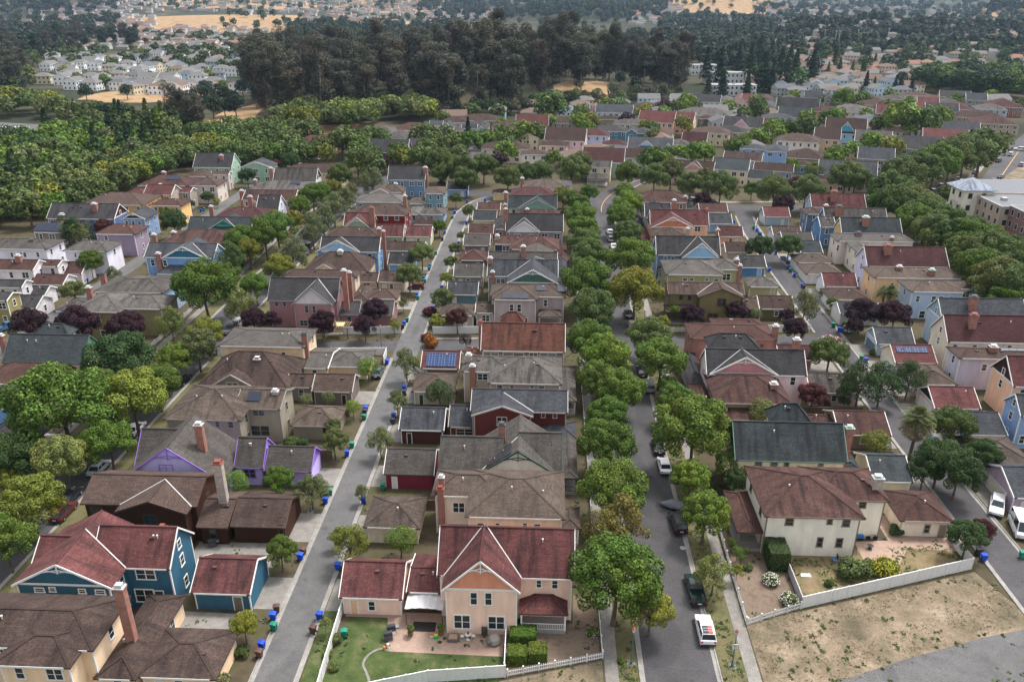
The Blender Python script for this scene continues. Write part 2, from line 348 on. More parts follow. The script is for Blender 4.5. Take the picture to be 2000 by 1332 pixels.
def build(line,group=None,lod=0,garage=False,rot=0):
    P=[q.strip() for q in line.split('|')]
    name,label,wall,roof,vols=P[0],P[1],P[2],P[3],P[4]
    ex=dict(q.split('=',1) if '=' in q else (q,'1') for q in (P[5].split(',') if len(P)>5 and P[5] else []))
    wins=P[6].split(';') if len(P)>6 and P[6] else []
    VV=[pvol(s.replace('P ','H ',1) if s.strip()[0]=='P' else s) for s in [q.strip() for q in vols.split(';')]]
    for s,v in zip(vols.split(';'),VV): v['P']=s.strip()[0]=='P'
    main=[v for v in VV if not v['P']]
    X0=min(v['x0'] for v in main);X1=max(v['x1'] for v in main);Y0=min(v['y0'] for v in main);Y1=max(v['y1'] for v in main)
    ox,oy=(X0+X1)/2,(Y0+Y1)/2
    root=thing(name,label,'garage' if garage else 'house',(ox,oy,0),rot,group)
    wc=tuple(min(.8,c*f) for c,f in zip(hexl(wall),(1.1,1.04,1.12))); rc=ROOFC[roof]; j=RNG.uniform(.88,1.12); rc=tuple(c*j for c in rc); tr=hexl(ex.get('t','dcdcd6'))
    HOUSES[len(HOUSES)]=(label,X0,X1,Y0,Y1,garage)
    m=MB()
    for i,v in enumerate(main): wall_mb(m,v,ox,oy,.013*i)
    m.obj('wall',SID,root,color=wc)
    m=MB()
    for i,v in enumerate(VV): roof_mb(m,v,ox,oy,-.011*i)
    r=m.obj('roof',[SHI,TRIM],root,color=rc)
    # the fascia boards share the roof object: give them the roof tint only when there is no light trim
    tb=MB(); pb=MB(); nb=0
    vis='r' if ox<0 or rot<0 else 'l'
    for i,v in enumerate(main):
        x0,x1,y0,y1=wall_rect(v); zt=v['z']-T_-.02; e=.03; b=.16
        if 'nt' not in ex:
            for xx in (x0,x1): tb.box(xx-ox-(e if xx==x0 else b-e),xx-ox+(b-e if xx==x0 else e),y0-oy-e-.002*i,y0-oy+b,-.2,zt)
            tb.box(x0-ox+b,x1-ox-b,v['y0']-oy-.035,v['y0']-oy-.002,v['z']-T_,v['z']+.02) if v['k']!='F' else None
            xs=x1 if vis=='r' else x0
            tb.box(xs-ox-(b-e if vis=='r' else e),xs-ox+(e if vis=='r' else b-e),y1-oy-b,y1-oy,-.2,zt)
        if v['k']!='H': rake(tb,v,ox,oy)
        if 'br' in ex and v['k']=='F': bracket(tb,v,ox,oy)
        if 'gp' in ex and v['k']=='F': gpanel(pb,tb,v,ox,oy,'f'); nb+=1
        if 'sg' in ex and v['k']=='G': gpanel(pb,tb,v,ox,oy,vis); nb+=1
    if tb.f: tb.obj('trim',TRIM,root,color=tr)
    if nb: pb.obj('gable_panel',SID,root,color=hexl(ex.get('gp') if ex.get('gp','1')!='1' else ex.get('sg','ffffff')) )
    # ridge caps and metal valleys
    if oy<330:
        rcm=MB()
        for v in VV:
            x0,x1,y0,y1,z,zr=v['x0']-ox,v['x1']-ox,v['y0']-oy,v['y1']-oy,v['z'],v['zr']; ym,xm=(y0+y1)/2,(x0+x1)/2; w_,d_=x1-x0,y1-y0
            if v['k']=='G': L=[((x0,ym,zr),(x1,ym,zr))]
            elif v['k']=='F': L=[((xm,y0,zr),(xm,y1,zr))]
            else:
                if w_>=d_: a,b=(x0+d_/2*.98,ym,zr),(x1-d_/2*.98,ym,zr); L=[(a,b),((x0,y0,z),a),((x0,y1,z),a),((x1,y0,z),b),((x1,y1,z),b)]
                else: a,b=(xm,y0+w_/2*.98,zr),(xm,y1-w_/2*.98,zr); L=[(a,b),((x0,y0,z),a),((x1,y0,z),a),((x0,y1,z),b),((x1,y1,z),b)]
            for a,b in L: rcm.bar(a,b,.3,.07)
        rcm.obj('ridge_cap',SHI,r,color=tuple(c*1.25 for c in rc))
        vm=MB()
        for F in main:
            if F['k']!='F': continue
            for G in main:
                if G['k']!='G' or not(F['y0']<G['y0']+1.5 and G['y0']<F['y1']): continue
                sG=(G['zr']-G['z'])/((G['y1']-G['y0'])/2); xm=(F['x0']+F['x1'])/2; ze=min(F['zr'],G['zr']-.02)
                for xe in (F['x0'],F['x1']):
                    if not G['x0']+.3<xe<G['x1']-.3: continue
                    f=(ze-F['z'])/(F['zr']-F['z']); a=Vector((xe-ox,G['y0']+max(0,F['z']-G['z'])/sG-oy,max(F['z'],G['z'])+.05)); b=Vector((xe+(xm-xe)*f-ox,G['y0']+(ze-G['z'])/sG-oy,ze+.05)); vm.bar(a,b,.14,.06)
        if vm.f: vm.obj('valley_flashing',TRIM,r,color=(.42,.42,.4))
    # porches
    for v in VV:
        if not v['P']: continue
        x0,x1,y0,y1=v['x0']-ox+.3,v['x1']-ox-.3,v['y0']-oy+.3,v['y1']-oy-.1; zt=v['z']-T_-.02
        f=MB(); f.box(x0-.1,x1+.1,y0-.1,y1,-.1,.45); f.obj('porch_floor',PAINT,root,color=(.3,.28,.26))
        n=max(2,int((x1-x0)/3)+1)
        for i in range(n):
            q=MB(); xx=x0+(x1-x0)*i/(n-1); q.box(xx-.09,xx+.09,y0-.09,y0+.09,.45,zt); q.obj('porch_post',TRIM,root,color=tr)
        q=MB(); q.box(x0+.09,x1-.09,y0-.03,y0+.03,1.35,1.42); q.box(x0+.09,x1-.09,y0-.03,y0+.03,.55,.6)
        nn=int((x1-x0)/.22)
        for i in range(nn): xx=x0+.09+(x1-x0-.18)*(i+.5)/nn; q.box(xx-.025,xx+.025,y0-.02,y0+.02,.6,1.35)
        q.obj('porch_railing',TRIM,root,color=tr)
        q=MB(); q.box(x0,x1,y0-.05,y0+.05,zt-.25,zt); q.obj('porch_beam',TRIM,root,color=tr)
    # windows
    rng=random.Random(hash(label)%9973 if False else sum(map(ord,label)))
    def blocked(x,y,z,me):
        for v in VV:
            if v is me: continue
            a,b,c,d=wall_rect(v)
            if a-.6<x<b+.6 and c-.1<y<d+.1 and z<v['z']+.1: return True
            if v['P'] and v['x0']<x<v['x1'] and v['y0']-.3<y<v['y1']+.3 and z>2.2 and z<v['zr']+.9: return True
            if v['k']!='H' and a<x<b and c<y<d:   # under a gable roof
                h=(v['zr']-v['z'])/(((v['x1']-v['x0']) if v['k']=='F' else (v['y1']-v['y0']))/2)
                t=(min(x-v['x0'],v['x1']-x) if v['k']=='F' else min(y-v['y0'],v['y1']-y))
                if z<v['z']+h*t+.8: return True
        return False
    done=set()
    for s in wins:
        t=s.split()
        if t[0]=='-': done.add(int(t[1])); continue
        c,xl,xr,yt,yb,vi=t[0],*map(float,t[1:5]),int(t[5]); v=main[vi]; done.add(vi); x0,x1,y0,y1=wall_rect(v)
        a=V(cx(c,xl),cy(c,(yt+yb)/2),y0); b=V(cx(c,xr),cy(c,(yt+yb)/2),y0); zt=V(cx(c,xl),cy(c,yt),y0)[1]; zb=V(cx(c,xl),cy(c,yb),y0)[1]
        w=max(.5,b[0]-a[0]-.26); h=max(.5,zt-zb-.26)
        if len(t)>6: door(root,(a[0]+b[0])/2-ox,y0-oy,w,max(2.,h),0,hexl(t[6]),tr,z=max(0.,zb))
        else: window(root,(a[0]+b[0])/2-ox,y0-oy,(zt+zb)/2,w,h,0,tr,lod)
    rows=lambda z:[1.75,z-1.45] if z>5 else ([1.7] if z>2.5 else [])
    if garage:
        v=main[0]; x0,x1,y0,y1=wall_rect(v); gc=hexl(ex.get('g','d8d6d0')); 
        sx=ex.get('s','r' if (ox<-40 or (0<ox<62)) else 'l')
        dw=min(4.9,(y1-y0)-1.2)
        door(root,(x1 if sx=='r' else x0)-ox,(y0+y1)/2-oy,dw,2.25,math.pi/2 if sx=='r' else -math.pi/2,gc,tr,True)
        if not wins:
            xd=x0+(x1-x0)*(.22 if rng.random()<.5 else .75); door(root,xd-ox,y0-oy,.85,2.05,0,hexl(ex.get('d','cfc8bc')),tr)
            if rng.random()<.5: window(root,x0+(x1-x0)*.5-ox,y0-oy,1.6,.8,1.1,0,tr,lod)
    else:
        for i,v in enumerate(main):
            x0,x1,y0,y1=wall_rect(v)
            if i not in done:
                w=x1-x0; n=max(1,int(w/3.1))
                for z in rows(v['z']):
                    for q in range(n):
                        x=x0+w*(q+.5)/n+rng.uniform(-.25,.25)
                        ww=rng.choice([.85,.85,1.6]) if w/n>2.4 else .8
                        if not blocked(x,y0-.3,z,v): window(root,x-ox,y0-oy,z,ww,1.35 if z>2 else 1.45,0,tr,lod)
            for side in 'lr':
                if lod and side!=vis: continue
                if side!=vis and oy>160: continue
                d=y1-y0; n=max(1,int(d/4.2)); xs=x0 if side=='l' else x1; dx=-.3 if side=='l' else .3
                for z in rows(v['z']):
                    for q in range(n):
                        y=y0+d*(q+.5)/n
                        if rng.random()<.12 or blocked(xs+dx,y,z,v): continue
                        window(root,xs-ox,y-oy,z,.85,1.35,-math.pi/2 if side=='l' else math.pi/2,tr,lod)
                if v['k']=='G' and v['zr']-v['z']>2.6 and not blocked(xs+dx,(y0+y1)/2,v['z']+1.,v):
                    window(root,xs-ox+(-.06 if side=='l' else .06)*('sg' in ex),(y0+y1)/2-oy,v['z']+.95,.7,1.1,-math.pi/2 if side=='l' else math.pi/2,tr,lod)
    # roof vents
    if oy<260:
        for i,v in enumerate(main):
            for q in range(rng.choice([1,2,3]) if not garage else 1):
                fx=rng.uniform(.2,.8); yy=v['y0']+(v['y1']-v['y0'])*(.36 if v['k']!='F' else .5); xx=v['x0']+(v['x1']-v['x0'])*fx
                if v['k']=='F': continue
                h=(v['zr']-v['z'])*.72 if v['k']=='G' else 0
                if v['k']=='H':
                    w,d=v['x1']-v['x0'],v['y1']-v['y0']; t=min(xx-v['x0'],v['x1']-xx,yy-v['y0'],v['y1']-yy); h=(v['zr']-v['z'])*t/(min(w,d)/2)
                bl=False
                for v2 in main:
                    if v2 is not v and v2['x0']-.5<xx<v2['x1']+.5 and v2['y0']<yy<v2['y1']: bl=True
                if bl: continue
                b=MB()
                if rng.random()<.5: b.tube([(0,0,-.1),(0,0,.42)],[.07,.07],6); b.tube([(0,0,.3),(0,0,.45)],[.13,.13],6); b.obj('vent_pipe',PAINT,root,(xx-ox,yy-oy,v['z']+h),(.55,.5,.46))
                else: b.box(-.28,.28,-.2,.2,-.15,.16); b.obj('roof_vent',PAINT,root,(xx-ox,yy-oy,v['z']+h),tuple(c*.8 for c in rc))
    for s in ([q for q in P[7].split(';')] if len(P)>7 and P[7] else []):
        t=s.split()
        if t[0]=='solarL':
            v=main[int(t[1])]; f0,f1,ya,yb_=map(float,t[2:6]); xm=(v['x0']+v['x1'])/2; q=MB()
            P=lambda f,y:(v['x0']+(xm-v['x0'])*f-ox,v['y0']+y-oy,v['z']+(v['zr']-v['z'])*f+.12)
            n=3
            for i in range(n):
                u0,u1=f0+(f1-f0)*i/n+.01,f0+(f1-f0)*(i+1)/n-.01; q.prism([P(u0,ya),P(u1,ya),P(u1,yb_),P(u0,yb_)],(0,0,.05))
            q.obj('solar_panel',DARK,root); continue
        if t[0]=='solar':   # solar crop x0 x1 y0 y1 vi : panel on front slope of volume vi
            c=t[1]; v=main[int(t[6])]; a,b=float(t[2]),float(t[3]); ya,yb_=float(t[4]),float(t[5])
            fl=(v['zr']-v['z'])/((v['y1']-v['y0'])/2)
            if v['k']=='H': fl=(v['zr']-v['z'])/(min(v['x1']-v['x0'],v['y1']-v['y0'])/2)
            def on(px,py):
                lo,hi=v['y0'],(v['y0']+v['y1'])/2
                for _ in range(30):
                    Y=(lo+hi)/2; X,z=V(px,py,Y)
                    if z>v['z']+fl*(Y-v['y0']): lo=Y   # ray still above the slope
                    else: hi=Y
                return X,Y,v['z']+fl*(Y-v['y0'])
            n=max(1,round((b-a)/60)) 
            p0=on(cx(c,(a+b)/2),cy(c,ya)); p1=on(cx(c,(a+b)/2),cy(c,yb_)); xl=on(cx(c,a),cy(c,(ya+yb_)/2))[0]; xr=on(cx(c,b),cy(c,(ya+yb_)/2))[0]
            q=MB()
            L=math.hypot(p0[1]-p1[1],p0[2]-p1[2])
            for i in range(n):
                ax=xl+(xr-xl)*i/n+.03-ox; bx=xl+(xr-xl)*(i+1)/n-.03-ox
                q.prism([(ax,p1[1]-oy,p1[2]+.1),(bx,p1[1]-oy,p1[2]+.1),(bx,p0[1]-oy,p0[2]+.1),(ax,p0[1]-oy,p0[2]+.1)],(0,-.02,.06),1)
                q.face([(ax,p1[1]-oy-.02,p1[2]+.165),(bx,p1[1]-oy-.02,p1[2]+.165),(bx,p0[1]-oy-.02,p0[2]+.165),(ax,p0[1]-oy-.02,p0[2]+.165)],0,[(0,0),(bx-ax,0),(bx-ax,L),(0,L)])
            q.obj('solar_panel',[SOLAR if garage and oy<160 else SOLD,DARK],root)
            continue
        c,x,yt,wpx,vi,fr=t[0],float(t[1]),float(t[2]),float(t[3]),int(t[4]),float(t[5]); v=main[vi]; st_=t[6] if len(t)>6 else 'b'
        Yc=v['y0']+(v['y1']-v['y0'])*fr; X,z1=V(cx(c,x),cy(c,yt),Yc); w=max(.6,V(cx(c,x+wpx/2),cy(c,yt),Yc)[0]-V(cx(c,x-wpx/2),cy(c,yt),Yc)[0]-.15)
        z0=0. if fr<=.02 or X>v['x1']-.5 or X<v['x0']+.5 else v['z']-.5
        if fr<.02: Yc=wall_rect(v)[2]-w*.3
        chimney(root,X,Yc,z0,max(z1-.5,v['z']+1),w,STONE if 's' in st_ else BRICK,ox,oy,st_[-1] if st_[-1] in 'wrgd' else 'n')
    if DBG: print('%-28s'%name,' '.join('%s[%.0f..%.0f %.0f..%.0f z%.1f-%.1f]'%(v['k'],v['x0'],v['x1'],v['y0'],v['y1'],v['z'],v['zr']) for v in VV))
    return root
DBG=False
NEAR='''
wooden_house|peach two storey farmhouse with maroon roof and big front gable beside the main street|f0c2a8|red|G c 178 1075 651 322 6.6 1.0;F c 205 722 745 545 325 6.6;P c 710 1030 890 765 3.1 p.45;G c -22 208 748 - 3.0 p.22 b495|gp=cf8d72,br|c 820 862 662 718 0;c 922 967 665 722 0;c 390 445 742 828 1;c 485 540 745 830 1;c 285 398 890 980 1;c 508 620 898 985 1;c 60 205 778 802 2|
wooden_house|cream house with broad brown hip roof right behind the peach farmhouse|d8cbb0|tan|H c 357 1015 265 8 6.6 b-48;H c 140 600 125 -21 6.6 b-46;P c 975 1112 330 237 3.2 p.4||c 437 487 290 330 0;c 555 590 290 330 0;c 733 768 292 330 0;c 805 855 298 335 0;c 278 362 160 228 1;c 252 392 295 340 1|h 205 1085 42 1 .2 bw;c 203 175 48 1 .0 br
wooden_house|maroon house with grey cross gable roof, green trimmed white front gable|7a2c38|grey|F h 405 1005 1112 935 697 4.2;G h 185 600 1120 838 4.2 .95;G h 700 990 1120 812 4.2 1.0;P h 985 1095 1110 935 3.1 p.35|gp=d9d2c6,br,t=2c4a3c||h 600 745 52 1 .6 bd;solarL 0 .3 .85 .3 3.4
wooden_house|dark brick red craftsman house with grey roof and wide low front gable|5b3129|slate|F h 400 805 708 642 536 6.6;G h 395 1030 680 533 6.6 .6;G h 250 412 779 634 3.2 .6;P h 805 1085 845 760 3.2 p.35|t=b9b3a8|h 565 635 712 768 0;h 855 885 682 718 1;h 930 960 685 720 1;h 300 415 787 832 2|
wooden_house|grey beige house with tan hip roof behind the dark brick red craftsman|b3a890|lgrey|H h 505 995 498 325 6.6 .42;H h 332 660 420 318 6.6 .4;P h 965 1087 609 470 3.2 p.4||h 565 607 502 530 0;h 650 680 502 530 0;h 780 812 504 530 0;h 835 880 506 532 0;h 440 510 428 475 1|h 385 295 40 1 .45 s;h 410 455 40 1 .0 bw
wooden_house|house with very long steep rust stained red roof at the cross street|7d7566|rust|G h 462 1012 287 101 6.6 1.05;H h 585 750 108 28 9.8 1.1;H h 360 480 308 262 3.2 .4||h 478 580 292 318 0;h 605 745 292 318 0;h 775 835 295 320 0;h 845 955 297 320 0|h 462 80 34 0 .5 br
wooden_house|greyish mauve house with hip roof and three dark solar panels|a89d97|tan|H m 535 835 1018 920 6.6 .4;H m 520 1018 997 915 6.6 .4;G m 425 552 1103 1035 3.2 .5;P m 835 990 1128 1085 3.2 p.3||m 648 678 1045 1092 0;m 697 728 1045 1097 0;m 590 645 1130 1165 0;m 720 770 1133 1165 0;m 870 898 1015 1062 1|solar m 600 772 1012 978 0;solar m 822 888 960 925 1;solar m 960 1012 968 925 1
wooden_house|teal grey house with green and white front gable north of the mauve solar house|6f878b|slate|F m 630 968 912 822 732 6.6;G m 503 966 868 755 6.6 .8;P m 962 1030 900 800 3.2 p.4|gp=4a6a5c,br|m 562 622 880 912 1|m 525 735 34 1 .4 bw;m 540 858 28 1 .0 b
wooden_house|grey weathered cross gabled house with single brick chimney behind the teal grey house|8a8074|grey|F m 700 940 790 765 648 6.6;G m 510 962 775 705 6.6 .9|||m 740 660 34 1 .3 bw
wooden_house|dark navy house with red brown hip roofs and a stone chimney|343c4c|rbrown|H m 650 975 692 602 6.6 .42;H m 540 760 658 600 6.6 .4;P m 960 1028 768 700 3.2 p.4||m 602 650 668 700 1|m 570 590 30 1 .4 s
wooden_house|mauve house with dark roof and tall plain white front gable|8f7f80|dgrey|G m 622 1000 575 457 6.6 1.0;F m 638 848 580 508 457 6.6;H m 545 640 560 500 3.5 .4|gp=d8d8d8,br||m 625 418 26 0 .3 bw
wooden_house|low reddish roofed house hidden behind the white gabled mauve house|93705f|rbrown|H m 690 980 470 430 6.4 .4|||m 765 420 26 0 .3 b
wooden_house|cream house with dark green grey roof and pale green front gable|cbbf9c|green|G m 637 960 424 340 6.6 .9;F m 702 960 434 368 318 6.6|gp=7c9f92,br,t=8a9a90||m 625 312 28 0 .5 b;m 622 412 24 0 .05 bw
wooden_house|house with wide dark red hip roof next to the cream corner house|a0705a|dred|H m 655 940 345 285 6.2 .4|||
wooden_house|long cream corner house with tan hip roof where the row meets the curving road|d6c69c|tan|H m 728 1060 303 232 6.6 .3|||m 733 220 26 0 .6 b;solar m 990 1050 280 258 0
wooden_house|orange cream house with brown hip roofs and large brick chimney at the bottom left corner|e3c8a0|brown|H a -380 600 1110 - 6.8 p.38 b750;H a -60 450 1230 - 6.7 p.36 b930;H a 605 880 1312 972 3.1 .45|||a 770 690 70 0 .55 bw
wooden_house|deep blue house with crimson roofs and crossed white gable trim at the lower left|305b6d|red|F a 75 722 712 568 205 6.4;G a 590 1103 590 314 6.5 1.0;G a 195 500 600 377 6.0 .8|gp=305b6d,br|a 225 290 715 745 0;a 318 365 713 742 0;a 510 560 725 752 0;a 620 685 730 757 0;a 882 1012 592 662 1;a 880 1008 722 808 1;a 1012 1075 728 845 1 3a3a3c;- 2|a 1052 305 50 1 .55 br
wooden_house|dark brown shingled craftsman with wide brown roofs and pale stone chimney|3a2317|brown|G a 525 1275 182 -18 6.0 b-44;F a 742 1212 232 158 4 6.0;G a 1275 1475 327 135 3.1 .4|t=4a3a30,nt|a 932 1022 240 305 1|a 1412 -112 62 0 .4 sr
wooden_house|lavender purple house with grey roofs and purple trimmed front gable|b9aee0|grey|F f 790 1450 1130 915 692 3.6;G f 870 1150 1060 788 3.6 1.05;G g 188 378 1045 843 3.4 1.05|gp=c3b9e6,br,t=8d6cc0|f 1035 1128 1020 1070 0;g 250 332 1050 1108 2|f 1287 745 56 0 .4 bw
wooden_house|olive grey house with wide tan hip roof, one solar panel and stone chimney|8d8873|tan|H f 1055 1565 733 530 6.6 .4;G g 190 490 661 533 6.6 .42|t=8f8b80|f 1400 1430 738 780 0;f 1480 1520 740 785 0;g 310 390 665 706 1;g 300 425 765 835 1|g 455 528 44 1 .4 s;solar g 278 365 614 552 1
wooden_house|brownish grey bungalow with tall gabled roof and brick chimney beside the olive house|7f776b|brown|H g -60 542 523 285 3.6 .7;F g 30 322 521 437 395 3.9;G g 525 695 521 430 3.1 .5|t=b7b1a6|g 140 218 488 517 1;- 0|g 340 320 46 0 .4 b
wooden_house|cream house with wide hip roof and brick side chimney just south of the cross street|dcc398|lgrey|H g 80 648 257 150 6.6 .3;G g 628 800 398 292 3.0 .25||g 198 230 280 322 0;g 500 527 288 330 0|g 645 160 40 0 .18 bd
wooden_house|mauve pink house with dark roof, pale front gable and two tall brick chimneys|93706f|dgrey|G l 405 862 1025 873 6.6 1.0;F l 562 832 1052 942 878 6.6;G l 860 1010 1115 1030 3.1 .4;P l 430 568 1110 1075 3.1 p.3|gp=c9c2c4,t=8f8c90|l 458 476 1030 1060 0;l 510 528 1030 1060 0;l 648 677 1052 1103 1;l 698 724 1055 1105 1;l 618 670 1148 1188 1|l 903 815 36 0 .3 b;l 938 828 30 0 .75 b
wooden_house|cream house with brown hip roof directly behind the mauve pink house|cbbb9d|brown|H l 505 985 872 820 6.6 .4;H l 950 1055 1018 950 3.0 .4|||
wooden_house|beige craftsman with layered brown gables and stone chimney|bfb39c|brown|H l 640 1062 835 702 4.6 .6;F l 690 860 835 785 745 4.8;G l 970 1122 900 838 3.0 .5|t=c4bcae||l 880 690 38 0 .45 s
wooden_house|sky blue house with dark grey roof and pale blue front gable|6f97b5|dgrey|G l 745 1132 706 607 6.6 .85;F l 718 1008 706 630 603 6.6|gp=9dbfdc,br|l 775 802 710 735 1;l 915 943 714 750 1;l 977 1006 714 758 1;l 1060 1088 717 759 0|l 1132 545 30 0 .6 bw;l 1160 562 24 0 .7 b
wooden_house|long brown roofed bungalow behind the sky blue house|a99c88|brown|H l 780 1140 615 545 4.5 .4|||
wooden_house|pale green house with crimson cross gable roof|8fa184|red|F l 903 1085 556 482 418 4.6;G l 900 1090 540 450 5 .9;G l 1100 1290 607 525 3.4 .9|br|g 0 1 0 1 0;- 0|l 1085 412 34 2 .8 br
wooden_house|deep red house with brown hip roof beside the crimson gable|6b1f20|brown|H l 945 1312 468 392 6.6 .4||l 1163 1192 470 502 0;l 1235 1263 470 502 0|l 1300 335 26 0 .7 bw
wooden_house|light blue long house with low grey hip roof|86a3bd|lgrey|H l 970 1290 385 325 5.2 .35;H l 1312 1400 465 425 3.0 .3|||
wooden_house|small tan house with paired white trimmed gables and stone chimney|b9a58d|tan|F l 1075 1205 328 295 262 5.0;H l 1120 1290 320 262 5.0 .5|t=dcdcd6||l 1240 255 28 1 .6 s
wooden_house|tall blue house with dark gable roof and brick chimney at the alley bend|62819a|dgrey|G l 1188 1432 240 145 6.9 1.0|sg=9dc0dc||l 1434 150 30 0 .3 bw
wooden_house|teal two storey block with flat pinkish roof beside the tall blue house|6d8f94|tan|H l 1423 1560 328 288 6.2 .25;H l 1320 1432 395 358 3.4 .3|||
wooden_house|cream cottage with near black slate roof and green side gable at the left edge|d3c8a6|green|G f 12 535 362 175 5.0 1.0;H f 215 445 185 105 7.5 1.0|sg=5f8d74,t=4f6a5c|f 110 142 362 405 0;f 332 372 368 412 0;f 410 448 368 412 0|f 3 170 36 0 .4 b
wooden_house|low brown roofed bungalow below the slate roofed cottage|a58f78|rbrown|H f -160 410 500 358 3.4 .5|||
wooden_house|pale blue house with white gable bracket cut by the left edge|6f97bd|dgrey|F f -150 105 668 598 500 6.4;P f -190 185 905 735 3.2 p.5|gp=86abd0,br||
wooden_house|olive house with grey hip roofs and white window lintels beside the left street|8b855f|lgrey|H k 465 780 1097 975 6.6 .4;H k 690 1055 1076 982 6.6 .4;P k 870 965 1118 1085 3.2 p.3||k 578 608 1113 1166 0;k 626 656 1115 1168 0;k 655 715 1215 1262 0;k 836 862 1083 1130 1|k 573 925 38 0 .7 bw
wooden_house|long light blue house with bracketed grey hip roof behind the olive house|8fabc0|grey|H k 600 1062 970 880 6.6 b858;H k 345 520 1093 1022 3.0 .3|||k 665 838 36 0 .5 bd
wooden_house|blue house with dark teal front gable and white bargeboards|6f93b3|slate|G k 935 1388 745 648 6.6 .7;F k 1050 1345 750 672 605 6.6;H k 1005 1305 853 742 3.2 .5|gp=33687f,br|k 980 1008 755 798 0;k 1060 1088 758 800 1;k 1265 1293 760 795 1|k 1035 755 34 0 .02 b
wooden_house|dark brown house with broad brown hip roof behind the blue teal gabled house|3f2d25|rbrown|H k 1020 1510 668 560 6.4 .4|||k 1000 592 32 0 .5 b;k 1128 572 32 0 .7 b
wooden_house|cream house with dark slate roof and bright turquoise front gable|d6cfae|green|G k 1212 1625 575 478 5.6 .8;F k 1345 1570 568 503 450 5.6|gp=4fb8a4,br,t=2f6a5c||
wooden_house|long maroon hip roofed house right of the turquoise gable|c3a184|dred|H l 60 405 485 415 6.4 .35|||l 38 402 28 0 .6 b
wooden_house|white gabled house with dark steep roof between maroon roofs|c9d3dc|dgrey|F l 258 402 422 373 333 5.6;G l 330 478 440 335 5.6 .9|br||l 292 338 30 1 .3 bw
wooden_house|peach house with brown roof and brick chimneys by the left street trees|cba384|rbrown|G l 240 582 372 303 6.2 .5|||l 238 300 28 0 .6 b
wooden_house|pale yellow bracketed house with tan hip roof and solar panel|c9bd82|lgrey|H l 285 632 305 240 6.6 .35|||l 325 232 24 0 .5 b;solar l 560 625 268 242 0
wooden_house|white house with mottled grey steep roof and dark gable end|cfcfdc|grey|G l 440 722 250 160 6.9 .9|sg=4c4448||l 428 155 26 0 .4 b
wooden_house|cream house with long brown roof at the head of the left street|cdb98c|dbrown|H l 490 885 195 132 6.6 .4|||l 620 130 28 0 .6 s
wooden_house|sage green house with steep grey roof at the wood edge|8fb096|dgrey|G k 1252 1505 158 62 6.8 .9|||k 1438 72 26 0 .3 bw
wooden_house|sage green carriage house with grey gable next to the steep roofed green house|8fb096|slate|F l 232 432 157 120 92 6.4|br||
wooden_house|beige tiered house with brown roofs below the sage green house|c9bfae|brown|H k 1205 1352 216 170 6.2 .4;H k 1222 1415 277 222 6.6 .4;G k 1365 1485 206 182 6.0 .4|||
wooden_house|grey house with maroon gable roof in the left cluster|9a9283|red|G k 928 1112 337 268 6.6 .6;G k 1110 1237 320 286 6.0 .4;H k 795 935 332 290 5 .4|||k 1042 262 28 0 .6 b
wooden_house|wide brown roofed house with skylights at the wood edge|93806c|rbrown|H k 885 1218 277 205 6.0 .4|||k 1062 180 28 0 .6 b;solar k 1085 1170 240 215 0
wooden_house|golden yellow house with long brown hip roof|d6ad6b|brown|H k 515 928 402 318 6.6 .35|||
wooden_house|yellow carriage house with brown roof in front of the maroon roofed pair|dcb873|rbrown|H k 965 1182 407 360 6.6 .35|||
wooden_house|dark blue house with slate roof, maroon gable end and two brick chimneys|586f8c|dgrey|G k 300 742 492 390 6.4 .8|sg=4a2026||k 610 385 36 0 .3 bw;k 400 455 36 0 .1 b
wooden_house|bright blue carriage house with grey gable beside the dark blue house|7692b0|slate|F k 790 946 494 453 405 6.6|gp=2a2c34,br|k 815 835 503 530 0;k 857 878 505 532 0;k 897 918 506 533 0|
wooden_house|taupe house with brown roof and odd blue solar patch behind the palms|7d7568|dbrown|H k 205 452 580 500 6.0 .4|||solar k 230 420 575 520 0
wooden_house|mauve grey carriage house with brown hip roof and row of side windows|8f8490|rbrown|H k 610 877 592 525 6.6 .4||k 678 703 600 632 0|
wooden_house|long white house with grey hip roof at the left edge|d2d4d6|grey|H k -140 300 688 620 6.6 .32||k 68 88 708 742 0;k 128 148 708 742 0;k 152 174 708 742 0;k 236 258 708 742 0|k 205 620 38 0 .4 bd
wooden_house|white carriage house with grey hip roof and two white garage doors|d6d8da|lgrey|H k 405 695 702 630 6.6 .4||k 482 500 714 742 0|
wooden_house|white stucco house with layered brown tile roofs|d5d2cc|rbrown|G k -100 212 825 755 6.2 .5;G k 200 372 800 757 6.0 .35;G k 182 405 920 850 3.1 .5;G k 395 528 850 770 3.2 .6|||k 115 720 36 0 .4 bw
wooden_house|white and black roofed cottage below the white stucco house at the left edge|cdcbc4|dgrey|G k -140 138 937 885 6.0 .5;G k 10 232 1072 985 3.0 .5;G k 150 290 985 925 3.2 .5|||
wooden_house|olive green house corner at the left edge above the blue pickup|8a8250|dgrey|G k -240 42 1022 965 6.4 .4|||
wooden_house|cream stucco house with large red brown hip roof, nearest house right of the main street|e6dcc6|rbrown|H e -24 640 262 -12 6.6 b-66;H e 300 802 152 -36 6.6 b-64;P d 800 978 357 - 3.3 p.45 b90|t=7d7063|e 110 168 262 312 0;e 383 420 268 305 0;e 482 535 270 320 0;e 315 358 388 452 0;e 440 485 392 455 0;e 590 640 150 200 1|e 722 -18 72 1 .25 sw
